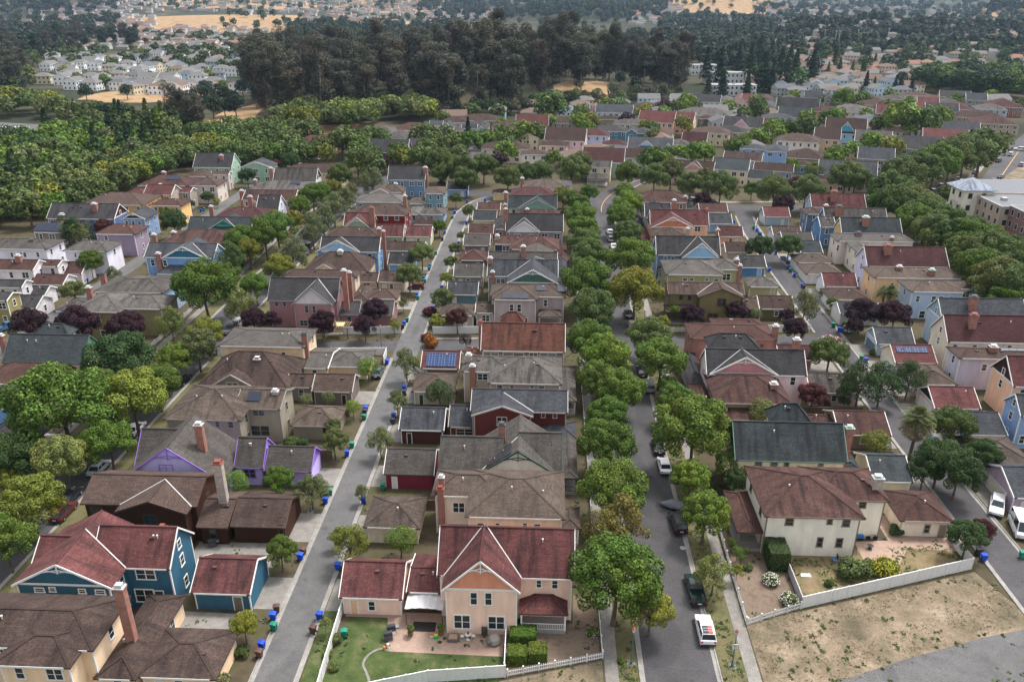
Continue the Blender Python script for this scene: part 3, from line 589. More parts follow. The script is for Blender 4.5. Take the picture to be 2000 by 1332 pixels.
wooden_house|cream house with steep black green roof, green gable end and tall brick chimney|d3cba8|green|G i 785 1522 1003 745 6.2 1.0;H i 1015 1290 752 622 8.2 1.1;H i 1505 1615 1065 985 3.2 .5|sg=5c8a70,t=6a8474|i 910 962 1000 1042 0;i 1013 1062 1000 1045 0;i 1100 1138 1002 1042 0;i 1322 1360 1005 1050 0|i 1535 765 56 0 .45 bg
wooden_house|taupe craftsman with red brown layered gables behind the black green roof|8d8271|rbrown|H i 655 1168 628 442 5.8 .5;G i 720 1100 735 585 3.6 .5;H i 540 680 690 560 3.4 .5;H j 108 310 832 778 3.1 .4|t=b0a898||i 1040 482 52 0 .3 bw
wooden_house|pale pink house with dusty rose front gable and dark grey roof|e6c8c4|dgrey|G i 600 1256 441 272 6.8 .95;F i 620 1068 440 325 252 6.8;H i 610 950 268 168 8.4 .8;P i 505 622 540 388 3.3 p.5|gp=c48a8a,br|i 703 746 443 502 1;i 790 886 445 500 1;i 925 957 446 480 1;i 1018 1056 450 485 1;i 1140 1180 452 508 0|i 1190 195 50 0 .6 bw
wooden_house|brownish pink house with broad brown hip roof south of the cross street|9c7768|rbrown|H i 492 1062 208 112 6.8 .35;H i 635 968 118 78 6.8 .3|t=8d6a5c|i 605 632 220 250 0;i 905 932 232 262 0;i 945 972 234 264 0|i 1052 108 42 0 .25 b
wooden_house|olive green house with brown roofs and low front gable north of the cross street|6e6743|brown|G n 350 852 985 905 6.6 .5;F n 545 848 1004 945 900 6.6;P n 335 560 1098 1050 3.2 p.4;G n 848 942 1080 1005 3.1 .4|t=4f4a38|n 668 726 1008 1060 1;n 605 672 1103 1152 1;n 420 446 988 1018 0;n 476 500 990 1020 0|
wooden_house|pale olive house with bracketed grey hip roof|a3a076|lgrey|H n 335 722 857 755 6.6 .35;H n 640 832 822 752 6.6 .4||n 442 476 873 897 0;n 488 516 873 897 0;n 588 614 876 898 0;n 645 680 878 900 0;n 700 756 846 892 1|n 798 745 32 1 .5 bw;n 815 850 26 1 .0 b
wooden_house|medium blue house with dark roof and light blue steep front gable|6887a4|dgrey|G n 272 692 728 603 6.8 1.0;F n 438 685 748 648 603 6.8;P n 285 340 828 800 3.2 p.4|gp=92b9d6,br|n 320 345 735 758 0;n 368 392 736 760 0|
wooden_house|small brown hip roofed house squeezed behind the medium blue house|a08d7a|brown|H n 245 472 610 548 6.4 .4|||n 478 545 26 0 .3 s
wooden_house|peach house with crimson roof and orange front gable above the medium blue house|d9ac86|red|G n 233 617 535 432 6.8 1.0;F n 235 522 551 480 423 6.8;P n 170 242 628 570 3.2 p.4|gp=cc7f5c,br|n 305 326 562 582 1;n 520 562 540 575 0|n 602 420 28 0 .5 br
wooden_house|dark weathered roofed house with grey green front gable above the peach house|7f8d92|dgrey|G n 198 372 482 388 6.6 .9;F n 205 380 490 430 362 6.6;H n 135 205 545 485 3.3 .4|||n 390 362 30 0 .4 bw
wooden_house|brown hip roofed house at the top corner of the main street|8c6f5a|rbrown|H n 155 482 385 308 6.2 .45|||n 462 338 26 0 .2 bw
wooden_house|pale blue gabled house with slate roof on the right alley, two storeys|a9c0cb|slate|G o 1135 1700 1165 1008 6.8 .95|sg=8fa9b5||o 1345 985 54 0 .3 bd
wooden_house|cream house with very long dark red roof at the right edge|d0c8ad|dred|G j 1112 1790 257 57 6.8 1.05|br||j 1310 40 60 0 .3 br
wooden_house|light grey lavender house with flat brown hip roof at the right edge|b9b9c0|brown|H j 1195 1790 374 300 6.8 .32||j 1355 1398 408 462 0|j 1450 268 60 0 .4 bw;solar j 1490 1665 320 282 0
wooden_house|peach house with brown gable end and red roof at the right edge|dcb693|red|G j 1585 2080 578 352 6.8 1.0|sg=3a2420||
wooden_house|bright blue narrow gabled house cut by the right edge|839fbd|slate|G j 1640 2000 790 628 6.4 .9|br||
wooden_house|pale blue house with tan hip roof and rear deck on the right alley|a6bac6|tan|H o 930 1292 968 895 6.8 .32;H o 1230 1378 948 900 6.8 .3||o 960 987 990 1032 0;o 1060 1092 992 1038 0;o 1110 1140 992 1025 0;o 1180 1205 992 1008 0;o 980 1022 1088 1138 0|
wooden_house|golden peach house with long tan hip roof and two brick chimneys|dbb987|tan|H o 690 1288 878 808 6.8 .32||o 795 818 905 938 0|o 858 790 40 0 .4 bw;o 1070 812 42 0 .2 bg
wooden_house|lavender white gabled house with long maroon roof|c9c8d6|dred|G o 645 1182 803 672 6.8 .9|||o 785 655 50 0 .35 br
wooden_house|pale cream house with low grey roof behind the long maroon roof|d8d3bd|lgrey|H o 585 705 712 660 6.6 .3|||
wooden_house|white cream block with grey hip roof and brick chimney|d8cfc0|lgrey|H o 450 962 640 588 6.8 .32||o 538 560 672 702 0;o 446 462 660 700 0|o 592 572 40 0 .4 bd;o 805 628 26 0 .1 bw
wooden_house|yellow gabled house with long dark green roof|cdb27a|green|G o 480 875 585 482 6.8 1.0|||o 640 470 46 0 .3 bg
wooden_house|blue gabled house with mottled grey roof and small white dormer|567ea6|grey|G o 372 782 520 420 6.8 1.0;G o 342 445 545 475 6.4 .6|||o 465 400 44 0 .3 bd
wooden_house|slate blue house with brown hip roof squeezed below the red roof|5c7081|brown|H o 248 372 462 420 6.6 .4|||o 380 395 30 0 .5 b
wooden_house|light blue house with long crimson gable roof at the curving road|9db5bf|red|G o 285 642 418 328 6.8 .9|||o 435 305 44 0 .3 br
'''
GARAGES='''
detached_garage|peach garage with maroon gable roof beside the peach farmhouse|eebfa6|red|G b 872 1285 787 543 2.9 b525|s=l|b 945 1002 808 908 0 d8b090;b 1060 1112 800 866 0
detached_garage|cream garage with tan pyramid roof beside the broad hip roofed cream house|d3c8ad|tan|H b 1027 1400 329 165 2.9 b122|s=l|b 1098 1148 355 432 0 d0c6aa
detached_garage|maroon walled garage with grey roof and white side door|6d2633|grey|G g 1160 1490 1088 918 2.9 .6|s=l,nt|g 1215 1257 1110 1193 0 d8d2cc
detached_garage|dark brown garage with slate gable roof beside the dark craftsman|4a2c24|slate|G g 1260 1555 800 650 2.9 .6|s=l|g 1312 1350 812 886 0 33221d
detached_garage|beige garage with tan hip roof and dark green door|b9ae93|tan|H g 1340 1625 551 437 2.9 .4|s=l|g 1392 1426 575 642 0 2a4a3c
detached_garage|maroon roofed garage carrying three blue solar panels by the alley corner|6d6557|red|G g 1402 1655 400 282 2.9 .6|s=l|g 1425 1440 420 425 0|solar g 1440 1638 390 302 0
detached_garage|grey garage with tan hip roof under the dark red shrub tree|a89f90|tan|H m 190 425 1120 1043 2.9 .4|s=l
detached_garage|teal garage with slate roof beside the teal grey house|5f7c80|slate|G m 240 443 985 898 2.9 .6|s=l
detached_garage|taupe garage with grey gable roof above the teal garage|8f8779|grey|G m 283 475 868 780 2.9 .6|s=l
detached_garage|navy garage with red brown hip roof|363c48|rbrown|H m 320 495 762 690 2.9 .5|s=l
detached_garage|mauve garage with grey gable roof beside the white gabled house|80706f|grey|G m 348 522 665 590 2.9 .6|s=l
detached_garage|brown roofed garage next above the mauve garage|93715e|rbrown|G m 380 545 587 525 2.9 .6|s=l
detached_garage|cream garage with dark green grey roof at the upper alley|cfc09a|green|G m 408 565 503 438 2.9 .6|s=l
detached_garage|brown red roofed garage at the top end of the alley|8a6a58|rbrown|G m 437 590 435 385 2.9 .5|s=l
detached_garage|small cream garage with tan roof in the alley bend|d5c391|tan|H m 535 680 325 298 2.9 .4|s=l
detached_garage|cream garage with brown hip roof and dark red door, lower left corner by the alley|dfc49c|brown|H a 880 1400 1306 - 3.0 p.38 b975|g=7a3a34
detached_garage|deep blue garage with crimson roof beside the deep blue house|305b6d|red|G a 1235 1625 757 522 2.9 b497|g=b9b3a4|a 1520 1585 787 882 0 6d655c
detached_garage|dark brown shingled garage with brown roof by the alley|3a2317|brown|G b 165 520 325 130 2.9 b98|nt,t=4a3a30,g=4a3024|b 480 515 330 385 0 241610
detached_garage|lavender garage with grey roof and purple gable end|b9aee0|grey|G g 385 692 1068 902 2.9 .8|t=8d6cc0,sg=8465b0,g=8465b0
detached_garage|olive garage with tan pyramid roof beside the olive grey house|857f6a|tan|H g 550 862 775 650 2.9 b636|g=5a4a40,t=8f8b80|g 765 800 800 845 0 3a302a
detached_garage|grey brown garage with brown gable roof and dark door|6f675c|brown|G g 695 958 550 432 2.9 .6|g=6a4038,t=b7b1a6|g 890 922 570 638 0 3a1f1c
detached_garage|cream garage with low grey hip roof against the cross street fence|d6bf93|lgrey|H g 780 1060 388 290 2.9 .35|
detached_garage|mauve garage with mottled grey roof beside the dark plum trees|8a6a69|grey|G l 1003 1222 1115 1020 3.1 .6|t=a9a4a6
detached_garage|cream garage with brown hip roof behind the mauve garage|cbb594|brown|H l 1050 1252 1012 945 2.9 .4|
detached_garage|beige garage with brown gable roof half hidden by a round tree|b5a88f|brown|G l 1120 1300 903 830 2.9 .5|
detached_garage|sky blue garage with dark grey roof|6d9cc4|dgrey|G l 1187 1358 788 710 2.9 .6|
detached_garage|long low grey brown roofed garage above the sky blue garage|b3a78e|dbrown|G l 1165 1425 700 638 2.9 .5|
detached_garage|pale green garage with crimson gable roof|b9bd9c|red|G l 1300 1472 608 537 2.9 .6|
detached_garage|brown hip roofed garage above the crimson roofed garage|6b2a28|dbrown|H l 1345 1525 530 485 2.9 .4|
detached_garage|light blue garage with lilac grey roof at the bend|8fa8c4|lgrey|H l 1385 1562 465 415 2.9 .35|
detached_garage|light blue garage with white gable and bright blue door at the alley end|7c9fc4|dgrey|G m 240 380 302 247 2.9 .7|sg=bcd0e2,g=7fb4de
detached_garage|cream stucco garage with red brown hip roof beside the nearest right hand house|e2d6bd|rbrown|H e 858 1215 287 - 2.9 b86 p.42|s=r,t=b5aa98|e 1010 1056 303 362 0;e 1098 1160 320 408 0 8a7d70
detached_garage|cream garage with black green roof under the big tree cluster|cfc8a8|green|G j 575 872 1262 1067 2.9 .5|s=r
detached_garage|taupe garage with red brown gable roof beside the right alley|857a68|rbrown|G j 330 712 925 748 2.9 .5|s=r
detached_garage|pinkish garage with grey gable roof behind the pale pink house|c5a9a2|grey|G j 120 492 621 476 2.9 .6|s=r
detached_garage|brown pink garage with maroon roof behind the pink blossom tree|94705f|dred|G i 1075 1300 342 245 2.9 .5|s=r
detached_garage|olive garage with dark brown roof behind the plum trees|625b3d|dbrown|G n 945 1177 1078 990 2.9 .5|s=r
detached_garage|yellow green garage with tan hip roof|a3a076|lgrey|H n 870 1082 935 865 2.9 .4|s=r|n 1012 1046 950 986 0 b9b58c
detached_garage|medium blue garage with dark grey roof|4d79a6|dgrey|G n 818 992 808 730 2.9 .5|s=r|n 925 957 830 863 0 8fb0cc
detached_garage|beige garage with dark brown gable roof beside the blue garage|bda98d|dbrown|G n 725 870 710 642 2.9 .5|s=r
detached_garage|peach garage with dark red roof and small brick chimney|d3a680|dred|G n 680 842 607 540 2.9 .7|s=r||n 676 555 26 0 .3 bw
detached_garage|light blue garage with slate roof on the curved road|7fa0ba|slate|G n 615 772 525 457 2.9 .5|s=r
detached_garage|brown roofed garage under the curved road trees|9a8069|rbrown|G n 555 742 450 390 2.9 .5|s=r
detached_garage|pale blue garage with crimson roof at the top of the right alley|93a9b0|red|G n 975 1147 480 413 2.9 .6|s=l
detached_garage|pale blue garage with slate gable roof facing the right alley|a6c0cc|slate|G j 600 882 268 143 2.9 .7|s=l,sg=8fa9b5,g=5f7480
detached_garage|cream garage with red roof and black solar panel|d0c7a8|red|G j 735 1042 405 268 2.9 .6|s=l,g=d5d2c4||solar j 742 968 330 292 0
detached_garage|taupe garage with tan hip roof behind the alley trees|93867a|tan|H j 900 1192 560 432 2.9 .4|s=l
detached_garage|pinkish garage with crimson roof and dark gable end|ccb3a2|red|G j 1020 1358 733 572 2.9 .6|s=l,sg=2e2422
detached_garage|blue garage with slate roof at the right edge|5f88ad|slate|G j 1230 1552 925 754 2.9 .5|s=l
detached_garage|green fronted garage with tan hip roof at the right edge|7fa38c|tan|H j 1290 1760 1140 962 2.9 .4|s=l
detached_garage|pair of mauve trimmed garages at the right edge beside the white car|a998a4|slate|G e 1600 1990 138 -70 3.0 .5|s=l,g=cfcabb
detached_garage|grey garage with brown gable roof and white bargeboards by the upper right alley|a7adb0|brown|G o 35 225 600 540 2.9 .5|s=l,g=c9cbc8
detached_garage|grey roofed garage behind the round alley tree|8f959a|grey|G o 95 298 632 575 2.9 .5|s=l
detached_garage|dark green roofed garage behind the round alley tree|7d8a84|green|G o 215 360 714 632 2.9 .5|s=l
detached_garage|white garage with tan hip roof, upper of two alike|d3d0c6|tan|H o 185 425 778 718 2.9 .4|s=l
detached_garage|white garage with tan hip roof, lower of two alike|d3d0c6|tan|H o 245 495 852 780 2.9 .4|s=l
detached_garage|white garage with bright red gable roof|d3d8da|red|G o 365 587 932 842 2.9 .7|s=l
detached_garage|cream garage with brown hip roof below the bright red roof|cbb79a|brown|H o 400 670 1017 943 2.9 .4|s=l
detached_garage|white doored garage with slate roof behind dark plum trees|cfd0d0|slate|G o 470 742 1112 1032 2.9 .5|s=l
'''
MID='''
wooden_house|long maroon roofed house among the trees left of the dark gabled house|b08a74|dred|H q 595 830 925 880 5.5 .4
wooden_house|small white gabled house sunk in trees beside the maroon roof|d6d2c8|dred|F q 640 735 968 935 900 5.0
wooden_house|long low grey roofed house edging the grove|bdb29a|lgrey|G q 820 1085 905 858 5.2 .4
wooden_house|near black gabled house with barcode like white window strips|6b5f58|dgrey|G q 1060 1320 995 905 6.2 .8;G q 1290 1400 970 900 5.5 .5
wooden_house|cream house with grey hip roof beside the grove edge, left of two|c7bfa2|lgrey|H q 1000 1235 865 815 6.2 .4
wooden_house|cream house with grey hip roof beside the grove edge, right of two|c2bba0|grey|H q 1195 1310 905 860 6.2 .4
wooden_house|cream house with long brown roof between grey hip roofs|d6c9a2|rbrown|H q 1220 1480 850 797 6.0 .4
wooden_house|cream gabled house left of the orange building|cbbb96|dbrown|F q 1370 1450 905 885 868 5.0;H q 1275 1380 915 880 5.0 .4
wooden_house|bright orange two storey building with grey roof|cf8440|grey|H q 1518 1720 890 845 6.4 .3;H r 110 190 888 862 5.2 .3
wooden_house|white gabled cottage beside the orange building|c3cdd6|slate|F r 205 280 835 805 780 5.5;G r 125 215 818 785 5.4 .6
wooden_house|light blue gabled cottage above the orange building|8fb3cc|slate|F r 430 495 850 822 800 5.4;G r 335 440 838 808 5.4 .6
wooden_house|grey twin gabled cottage right of the light blue cottage|7c98a8|dgrey|G r 455 620 892 852 5.2 .7;F r 455 500 898 870 850 5.2
wooden_house|brown hip roofed house with brick chimney by the grove, left|a3968a|dbrown|H r 205 380 800 757 6.0 .4
wooden_house|long brown hip roofed house by the grove, middle|a09078|dbrown|H r 300 600 788 742 6.0 .35
wooden_house|grey roofed cottage between brown roofs|b5ab98|grey|H r 370 520 815 785 5.0 .35
wooden_house|pale yellow house with wide brown hip roof|d8cb9a|dbrown|H r 528 800 835 785 6.4 .35
wooden_house|dark green gabled house with long crimson roof at the grove edge|56655a|red|G r 690 905 818 745 6.4 .9
wooden_house|grey house with brown roof right of the crimson roofed house|a39a8f|dbrown|H r 930 1125 805 758 6.0 .4
wooden_house|grey hip roofed house with solar panels below the light blue gable|96989c|grey|H r 1060 1205 785 750 6.0 .35
wooden_house|beige bungalow with small cream gable near the knoll|b9a98c|rbrown|F r 1160 1230 745 725 705 4.6;H r 1060 1165 748 715 4.6 .4
wooden_house|light blue white gabled house with slate roof near the knoll|b3cadb|slate|G r 1215 1460 735 680 6.2 .7
wooden_house|cream house with long crimson roof and small triangular dormer|dcb493|red|G r 1505 1700 795 728 6.4 .7
wooden_house|dark brown low house at the end of the grove|6b5b4e|dbrown|H r 1455 1640 705 665 4.6 .4
wooden_house|tan roofed grey house in front of the crimson roofed row|cac2a2|grey|H r 1330 1610 812 775 6.0 .35
wooden_house|dusty olive hedge side house with low brown roof|8c8a6a|dbrown|H r 1210 1385 780 752 4.4 .35
wooden_house|grey house with dark roof and three dark teal wings|4f7c85|dgrey|H r 1205 1420 858 812 6.2 .4;F r 1415 1500 868 838 815 6.2;H r 1470 1585 868 830 6.0 .4
wooden_house|pale pink gabled house with tall brown roof in the middle distance|d0b4b4|dbrown|G r 885 1155 918 830 7.2 .85
wooden_house|pale grey blue house with maroon roof beside the pale pink house|b5c2cf|dred|H r 1100 1310 885 838 6.2 .4
wooden_house|pink stucco carriage house with brown roof|d9b9a5|dbrown|H r 845 1035 950 908 6.2 .35
wooden_house|cream stucco house with long brown roof, middle distance left|d8cdbb|dbrown|H r 460 780 972 920 6.4 .35
wooden_house|white stucco carriage house with external stair|dbd5c4|brown|H r 720 905 1008 972 6.4 .35
wooden_house|grey roofed bungalow hidden by trees left of the dark plum tree|8f98a6|lgrey|H r 245 515 1030 988 4.4 .35
wooden_house|brown tiled garages behind the white carriage house|b7a488|dbrown|G r 895 1060 1018 975 3.4 .5
wooden_house|green gabled house with long dark red roof by the curving street|8aa193|dred|G r 1130 1408 1058 960 6.6 .8
wooden_house|cream porch house with grey roof on the curving street|d6ccac|grey|G r 1175 1320 1090 1045 6.2 .4;P r 1180 1312 1165 1130 3.2 p.4
wooden_house|white stucco house with brown gable roof beside the green gable|ddd6c6|dbrown|G r 1405 1550 1030 965 6.0 .6
wooden_house|small white house with maroon roof above the white stucco house|d0d4d8|dred|H r 1255 1425 945 908 4.6 .35
wooden_house|blue house with white gables above the curving street|86a2bf|slate|G s 100 395 975 895 6.4 .6;F s 145 290 970 918 890 6.4;F s 325 395 972 930 895 6.4|gp=9fc0de,br
wooden_house|olive yellow house with grey roof right of the blue gabled house|9da05f|grey|H s 350 510 945 905 6.2 .35
wooden_house|peach house with brown hip roof above the blue gabled house|cbb99c|brown|H s 265 395 885 845 6.0 .35
wooden_house|long crimson roofed peach row house with white dormer gables, left|d8b592|red|G s 172 410 798 722 6.4 .8
wooden_house|peach row house with crimson roof and side gable, right|d8b592|red|G s 375 540 800 728 6.4 .6
wooden_house|grey green low house with long grey roof at middle distance|b9b49a|lgrey|H s 420 790 755 700 5.6 .35
wooden_house|dark green maroon roofed small house|54604f|dred|H s 548 668 775 750 5.6 .4
wooden_house|green gabled house with dark red roof and red porch|7d9c86|dred|G s 485 650 935 860 6.2 .9;F s 450 530 905 870 845 6.0|br
wooden_house|beige house with brown hip roof and tall windows|c7b795|brown|H s 515 775 868 825 6.4 .35
wooden_house|dark grey roofed cream house next to the pink gabled house|c4b394|dgrey|H s 655 880 862 818 6.0 .4
wooden_house|pink and lavender gabled house with grey roofs|cdbccc|dgrey|G s 730 985 830 760 6.6 .7;F s 790 905 830 780 755 6.6|gp=dba9b3,br
wooden_house|tan cottage with maroon roof right of the pink gabled house|bba488|dred|G s 970 1090 805 770 5.0 .5
wooden_house|light blue flat looking house with solar panels|93b5d4|slate|H s 980 1205 775 738 6.2 .3
wooden_house|cream green gabled house with long dark slate roof|b9c9a6|green|G s 1085 1295 765 700 6.6 .7
wooden_house|tan house with red brown roof and dormer|bd9b74|rbrown|H s 1300 1498 730 690 6.0 .5
wooden_house|cream grey roofed long house at right middle distance|c9c6a6|lgrey|H s 1495 1665 725 682 6.0 .3
wooden_house|white house with dark green roof stripes at the redwood trees|c9d2d6|dgrey|G s 495 705 665 615 6.0 .7
wooden_house|cream house behind the white dark roofed house|c7bf9f|lgrey|H s 700 792 665 630 6.0 .4
wooden_house|small crimson gabled house below the white terraces|c9a9a0|red|F s 795 870 655 620 600 5.0;G s 850 940 655 610 5.0 .7
wooden_house|dark brown low house in front of the redwoods|6f6257|dbrown|H s 250 400 690 655 4.6 .4
wooden_house|big slate house with steep dark roofs and small orange gable|7d7a72|dgrey|G s 1145 1420 705 640 6.4 .8;F s 1330 1385 640 610 590 8.0
wooden_house|slate gabled house with orange side panel near the tract|8a8f98|slate|G s 1250 1370 640 590 6.2 .8
wooden_house|large white stucco house with brown hip roof and solar panels|d9d3c3|brown|H s 1085 1370 925 868 6.6 .35
wooden_house|tan two storey house with brick chimneys and grey gable|bfaa88|dbrown|G s 1330 1500 910 830 6.2 .6
wooden_house|blue tall house with bracketed grey roof in the middle distance|86a6c4|slate|H s 1005 1158 985 942 7.0 .3;H s 825 1010 975 940 6.8 .3
wooden_house|lavender grey house with white wavy bargeboards|9c9cab|dbrown|G s 735 985 1045 988 5.8 .4
wooden_house|slate grey garage with white bargeboards|848c98|dbrown|G s 925 1180 1115 1060 3.4 .6
wooden_house|cream garage with green slate roof|d6cdae|green|G s 865 1045 1165 1110 3.4 .6
wooden_house|dark green roofed cream house with brick chimney|cfc39c|green|G s 660 900 1110 1030 6.2 .6
wooden_house|pink gabled grey brown house above the curving street|c7a39c|dbrown|G s 390 660 1110 1045 6.0 .7;F s 465 610 1115 1060 1030 6.0|gp=d99c92,br
wooden_house|brown house with rambling low brown roofs|8c7b66|dbrown|H s 1150 1410 1035 965 4.4 .4
wooden_house|light blue garage house with white trim|7f9fc0|dbrown|H s 1190 1300 1080 1045 3.6 .4
wooden_house|large turquoise gabled house with twin brick chimneys|9cc6de|dbrown|G t 410 670 872 768 7.0 .7;F t 480 600 870 790 765 7.0|gp=4a9cb8,br
wooden_house|cream bungalow left of the turquoise gabled house|c3ae8c|dbrown|H t 325 500 890 818 4.8 .5
wooden_house|light blue gable cottage right of the turquoise gabled house|a5b5c3|grey|G t 600 830 925 850 4.8 .6
wooden_house|tan cottage garage in front of the grey gable cottage|bda98a|dbrown|H t 475 628 975 935 4.4 .4
wooden_house|black slate roofed house with two chimneys, right middle|8b8680|slate|G t 620 850 1040 960 5.8 .6
wooden_house|slate blue roofed house by the diagonal avenue|8a8d94|dgrey|G t 855 1165 975 885 6.0 .6
wooden_house|long slate roofed house by the row of avenue trees|a69f93|slate|G t 370 740 1150 1045 5.8 .6
wooden_house|tan low roofed cottage tucked below the long slate roof|bca58a|dbrown|H t 345 600 1180 1125 4.6 .4
wooden_house|long bright crimson roofed house near the diagonal avenue|9a6a5c|red|G t 1045 1325 905 838 6.0 .6
wooden_house|purple gabled house with crimson roof|7d6a9c|red|G t 730 905 745 680 6.0 .7;F t 760 815 745 708 690 6.0|gp=7d5cb8,br
wooden_house|slate roofed white gabled house right of the purple gabled house|8fa9b3|dgrey|G t 1075 1280 730 672 6.2 .6;F t 1075 1110 712 690 672 6.2
wooden_house|crimson roofed house with red chimney, far right|a0806c|red|G t 985 1135 720 672 6.0 .6
wooden_house|cream hip roofed house below the purple gabled house|c2b395|dbrown|H t 945 1220 765 705 5.8 .35
wooden_house|maroon roofed house at the right distance|8f6f60|dred|H t 1225 1375 715 662 5.8 .4
wooden_house|pale blue grey hip roofed house at the right distance|9db3c0|lgrey|H t 1380 1580 715 675 6.0 .35
wooden_house|long brown roofed row right of the cream hip house, upper|9c8c78|dbrown|H t 1220 1580 770 722 5.6 .35
wooden_house|long brown roofed row at the right edge of the tract|a8967c|rbrown|H t 1370 1660 810 755 5.6 .35
wooden_house|slate roofed house with brick chimney among right hand trees|8d8f92|slate|G t 1165 1400 860 795 6.2 .6
wooden_house|round bayed cream house with brown roof|cdc3a4|brown|H t 885 1080 625 598 6.2 .3
wooden_house|crimson gabled cream house beyond the round bayed house|c9b496|red|G t 1000 1135 690 630 6.0 .6
wooden_house|long orange eaved brown roofed house, right distance|b58a66|dbrown|H t 555 760 650 605 5.6 .35
wooden_house|grey low roofed house with cream gable, right distance|a39d90|grey|H t 755 920 650 615 5.6 .35
wooden_house|mottled brown row of roofs, right distance|a39584|dbrown|H t 620 900 690 648 5.4 .3
wooden_house|slate gabled house with a yellow gable, right distance|b5a06c|dgrey|G t 1140 1330 635 590 6.2 .7
wooden_house|green grey roofed house behind the slate gabled house, right distance|8b948a|green|G t 1320 1450 655 605 5.8 .5
wooden_house|maroon roofed row at the far right edge|8a5c50|dred|H t 1480 1700 700 640 5.8 .4
wooden_house|tan grey roofed house beside the maroon roofed row|a8a08a|grey|H t 1130 1290 680 640 5.6 .35
wooden_house|pale gabled cottage with tan roof at the redwoods|b7b9b0|grey|H s 1090 1210 650 618 5.2 .4
wooden_house|brown roofed cottage below the redwoods|8f7766|rbrown|H s 960 1060 655 620 5.0 .4
wooden_house|blue grey solar roofed bungalow left of the slate roof|9aa3b0|slate|H s 975 1080 700 662 5.0 .4
wooden_house|cream terraces cottage right of the green roof|c6c0a0|lgrey|H t 500 735 735 682 5.8 .3
'''
for l in NEAR.strip().split('\n'): build(l,'houses of the painted neighbourhood')
for l in GARAGES.strip().split('\n'): build(l,'garages along the alleys',garage=True)
# ------------------------------------------------------------------ terrain
def sm(a,b,x): t=min(1,max(0,(x-a)/(b-a))); return t*t*(3-2*t)
PROF=[(0,0),(1700,0),(2200,7),(2700,16),(3300,30),(3700,50),(4600,150),(6000,330),(9000,420)]
from mathutils import noise as mn
HILLS=[]  # x,y,rx,ry,h,gold
def terr(x,y):
    d=max(0,y)
    z=0
    for (a,za),(b,zb) in zip(PROF,PROF[1:]):
        if a<=d<=b: z=za+(zb-za)*(d-a)/(b-a)
    if d>9000: z=420
    if d>1500: z+=sm(1500,3500,d)*(mn.noise(Vector((x/700,y/900,0)))*26+mn.noise(Vector((x/260,y/300,3)))*8)
    for (hx,hy,rx,ry,h,g) in HILLS:
        r=((x-hx)/rx)**2+((y-hy)/ry)**2
        if r<1: z+=h*(1-r)**2
    return z
def hill(px,py,D,rx,ry,h,g): x,_=V(px,py,D); HILLS.append((x,D,rx,ry,h,g))
HILLS.append((-30,640,150,90,14,0.))     # knoll under the eucalyptus grove
hill(470,32,1850,620,260,24,1.); hill(120,12,2500,420,260,60,0.); hill(500,4,2900,260,200,40,1.); hill(770,6,2900,220,240,52,1.)
hill(1010,12,3300,620,420,75,0.); hill(1400,20,2700,300,260,62,.85); hill(1760,70,1500,420,180,22,0.); hill(1985,14,2300,130,120,45,1.); hill(330,18,2900,160,160,30,1.)
hill(1150,30,2300,420,250,25,0.)
GSP=[]
for (a_,b_,c_,d_) in ((435,235,42,40),(300,186,130,14),(395,262,40,16),(470,262,40,14),(650,252,40,10),(1165,190,34,9),(1110,196,20,6),(20,300,60,16),(700,245,30,8)):
    _x,_y=U(a_,b_); GSP.append((_x,_y,abs(U(a_+c_,b_)[0]-_x),abs(U(a_,b_-d_)[1]-U(a_,b_+d_)[1])/2))
def gold(x,y):
    g=0
    for (hx,hy,rx,ry,h,gg) in HILLS:
        r=((x-hx)/rx)**2+((y-hy)/ry)**2
        if r<1 and gg: g=max(g,gg*min(1,(1-r)*2.2))
    for (hx,hy,rx,ry) in GSP:
        r=((x-hx)/rx)**2+((y-hy)/ry)**2
        if r<1: g=max(g,min(1,(1-r)*2.5))
    return g
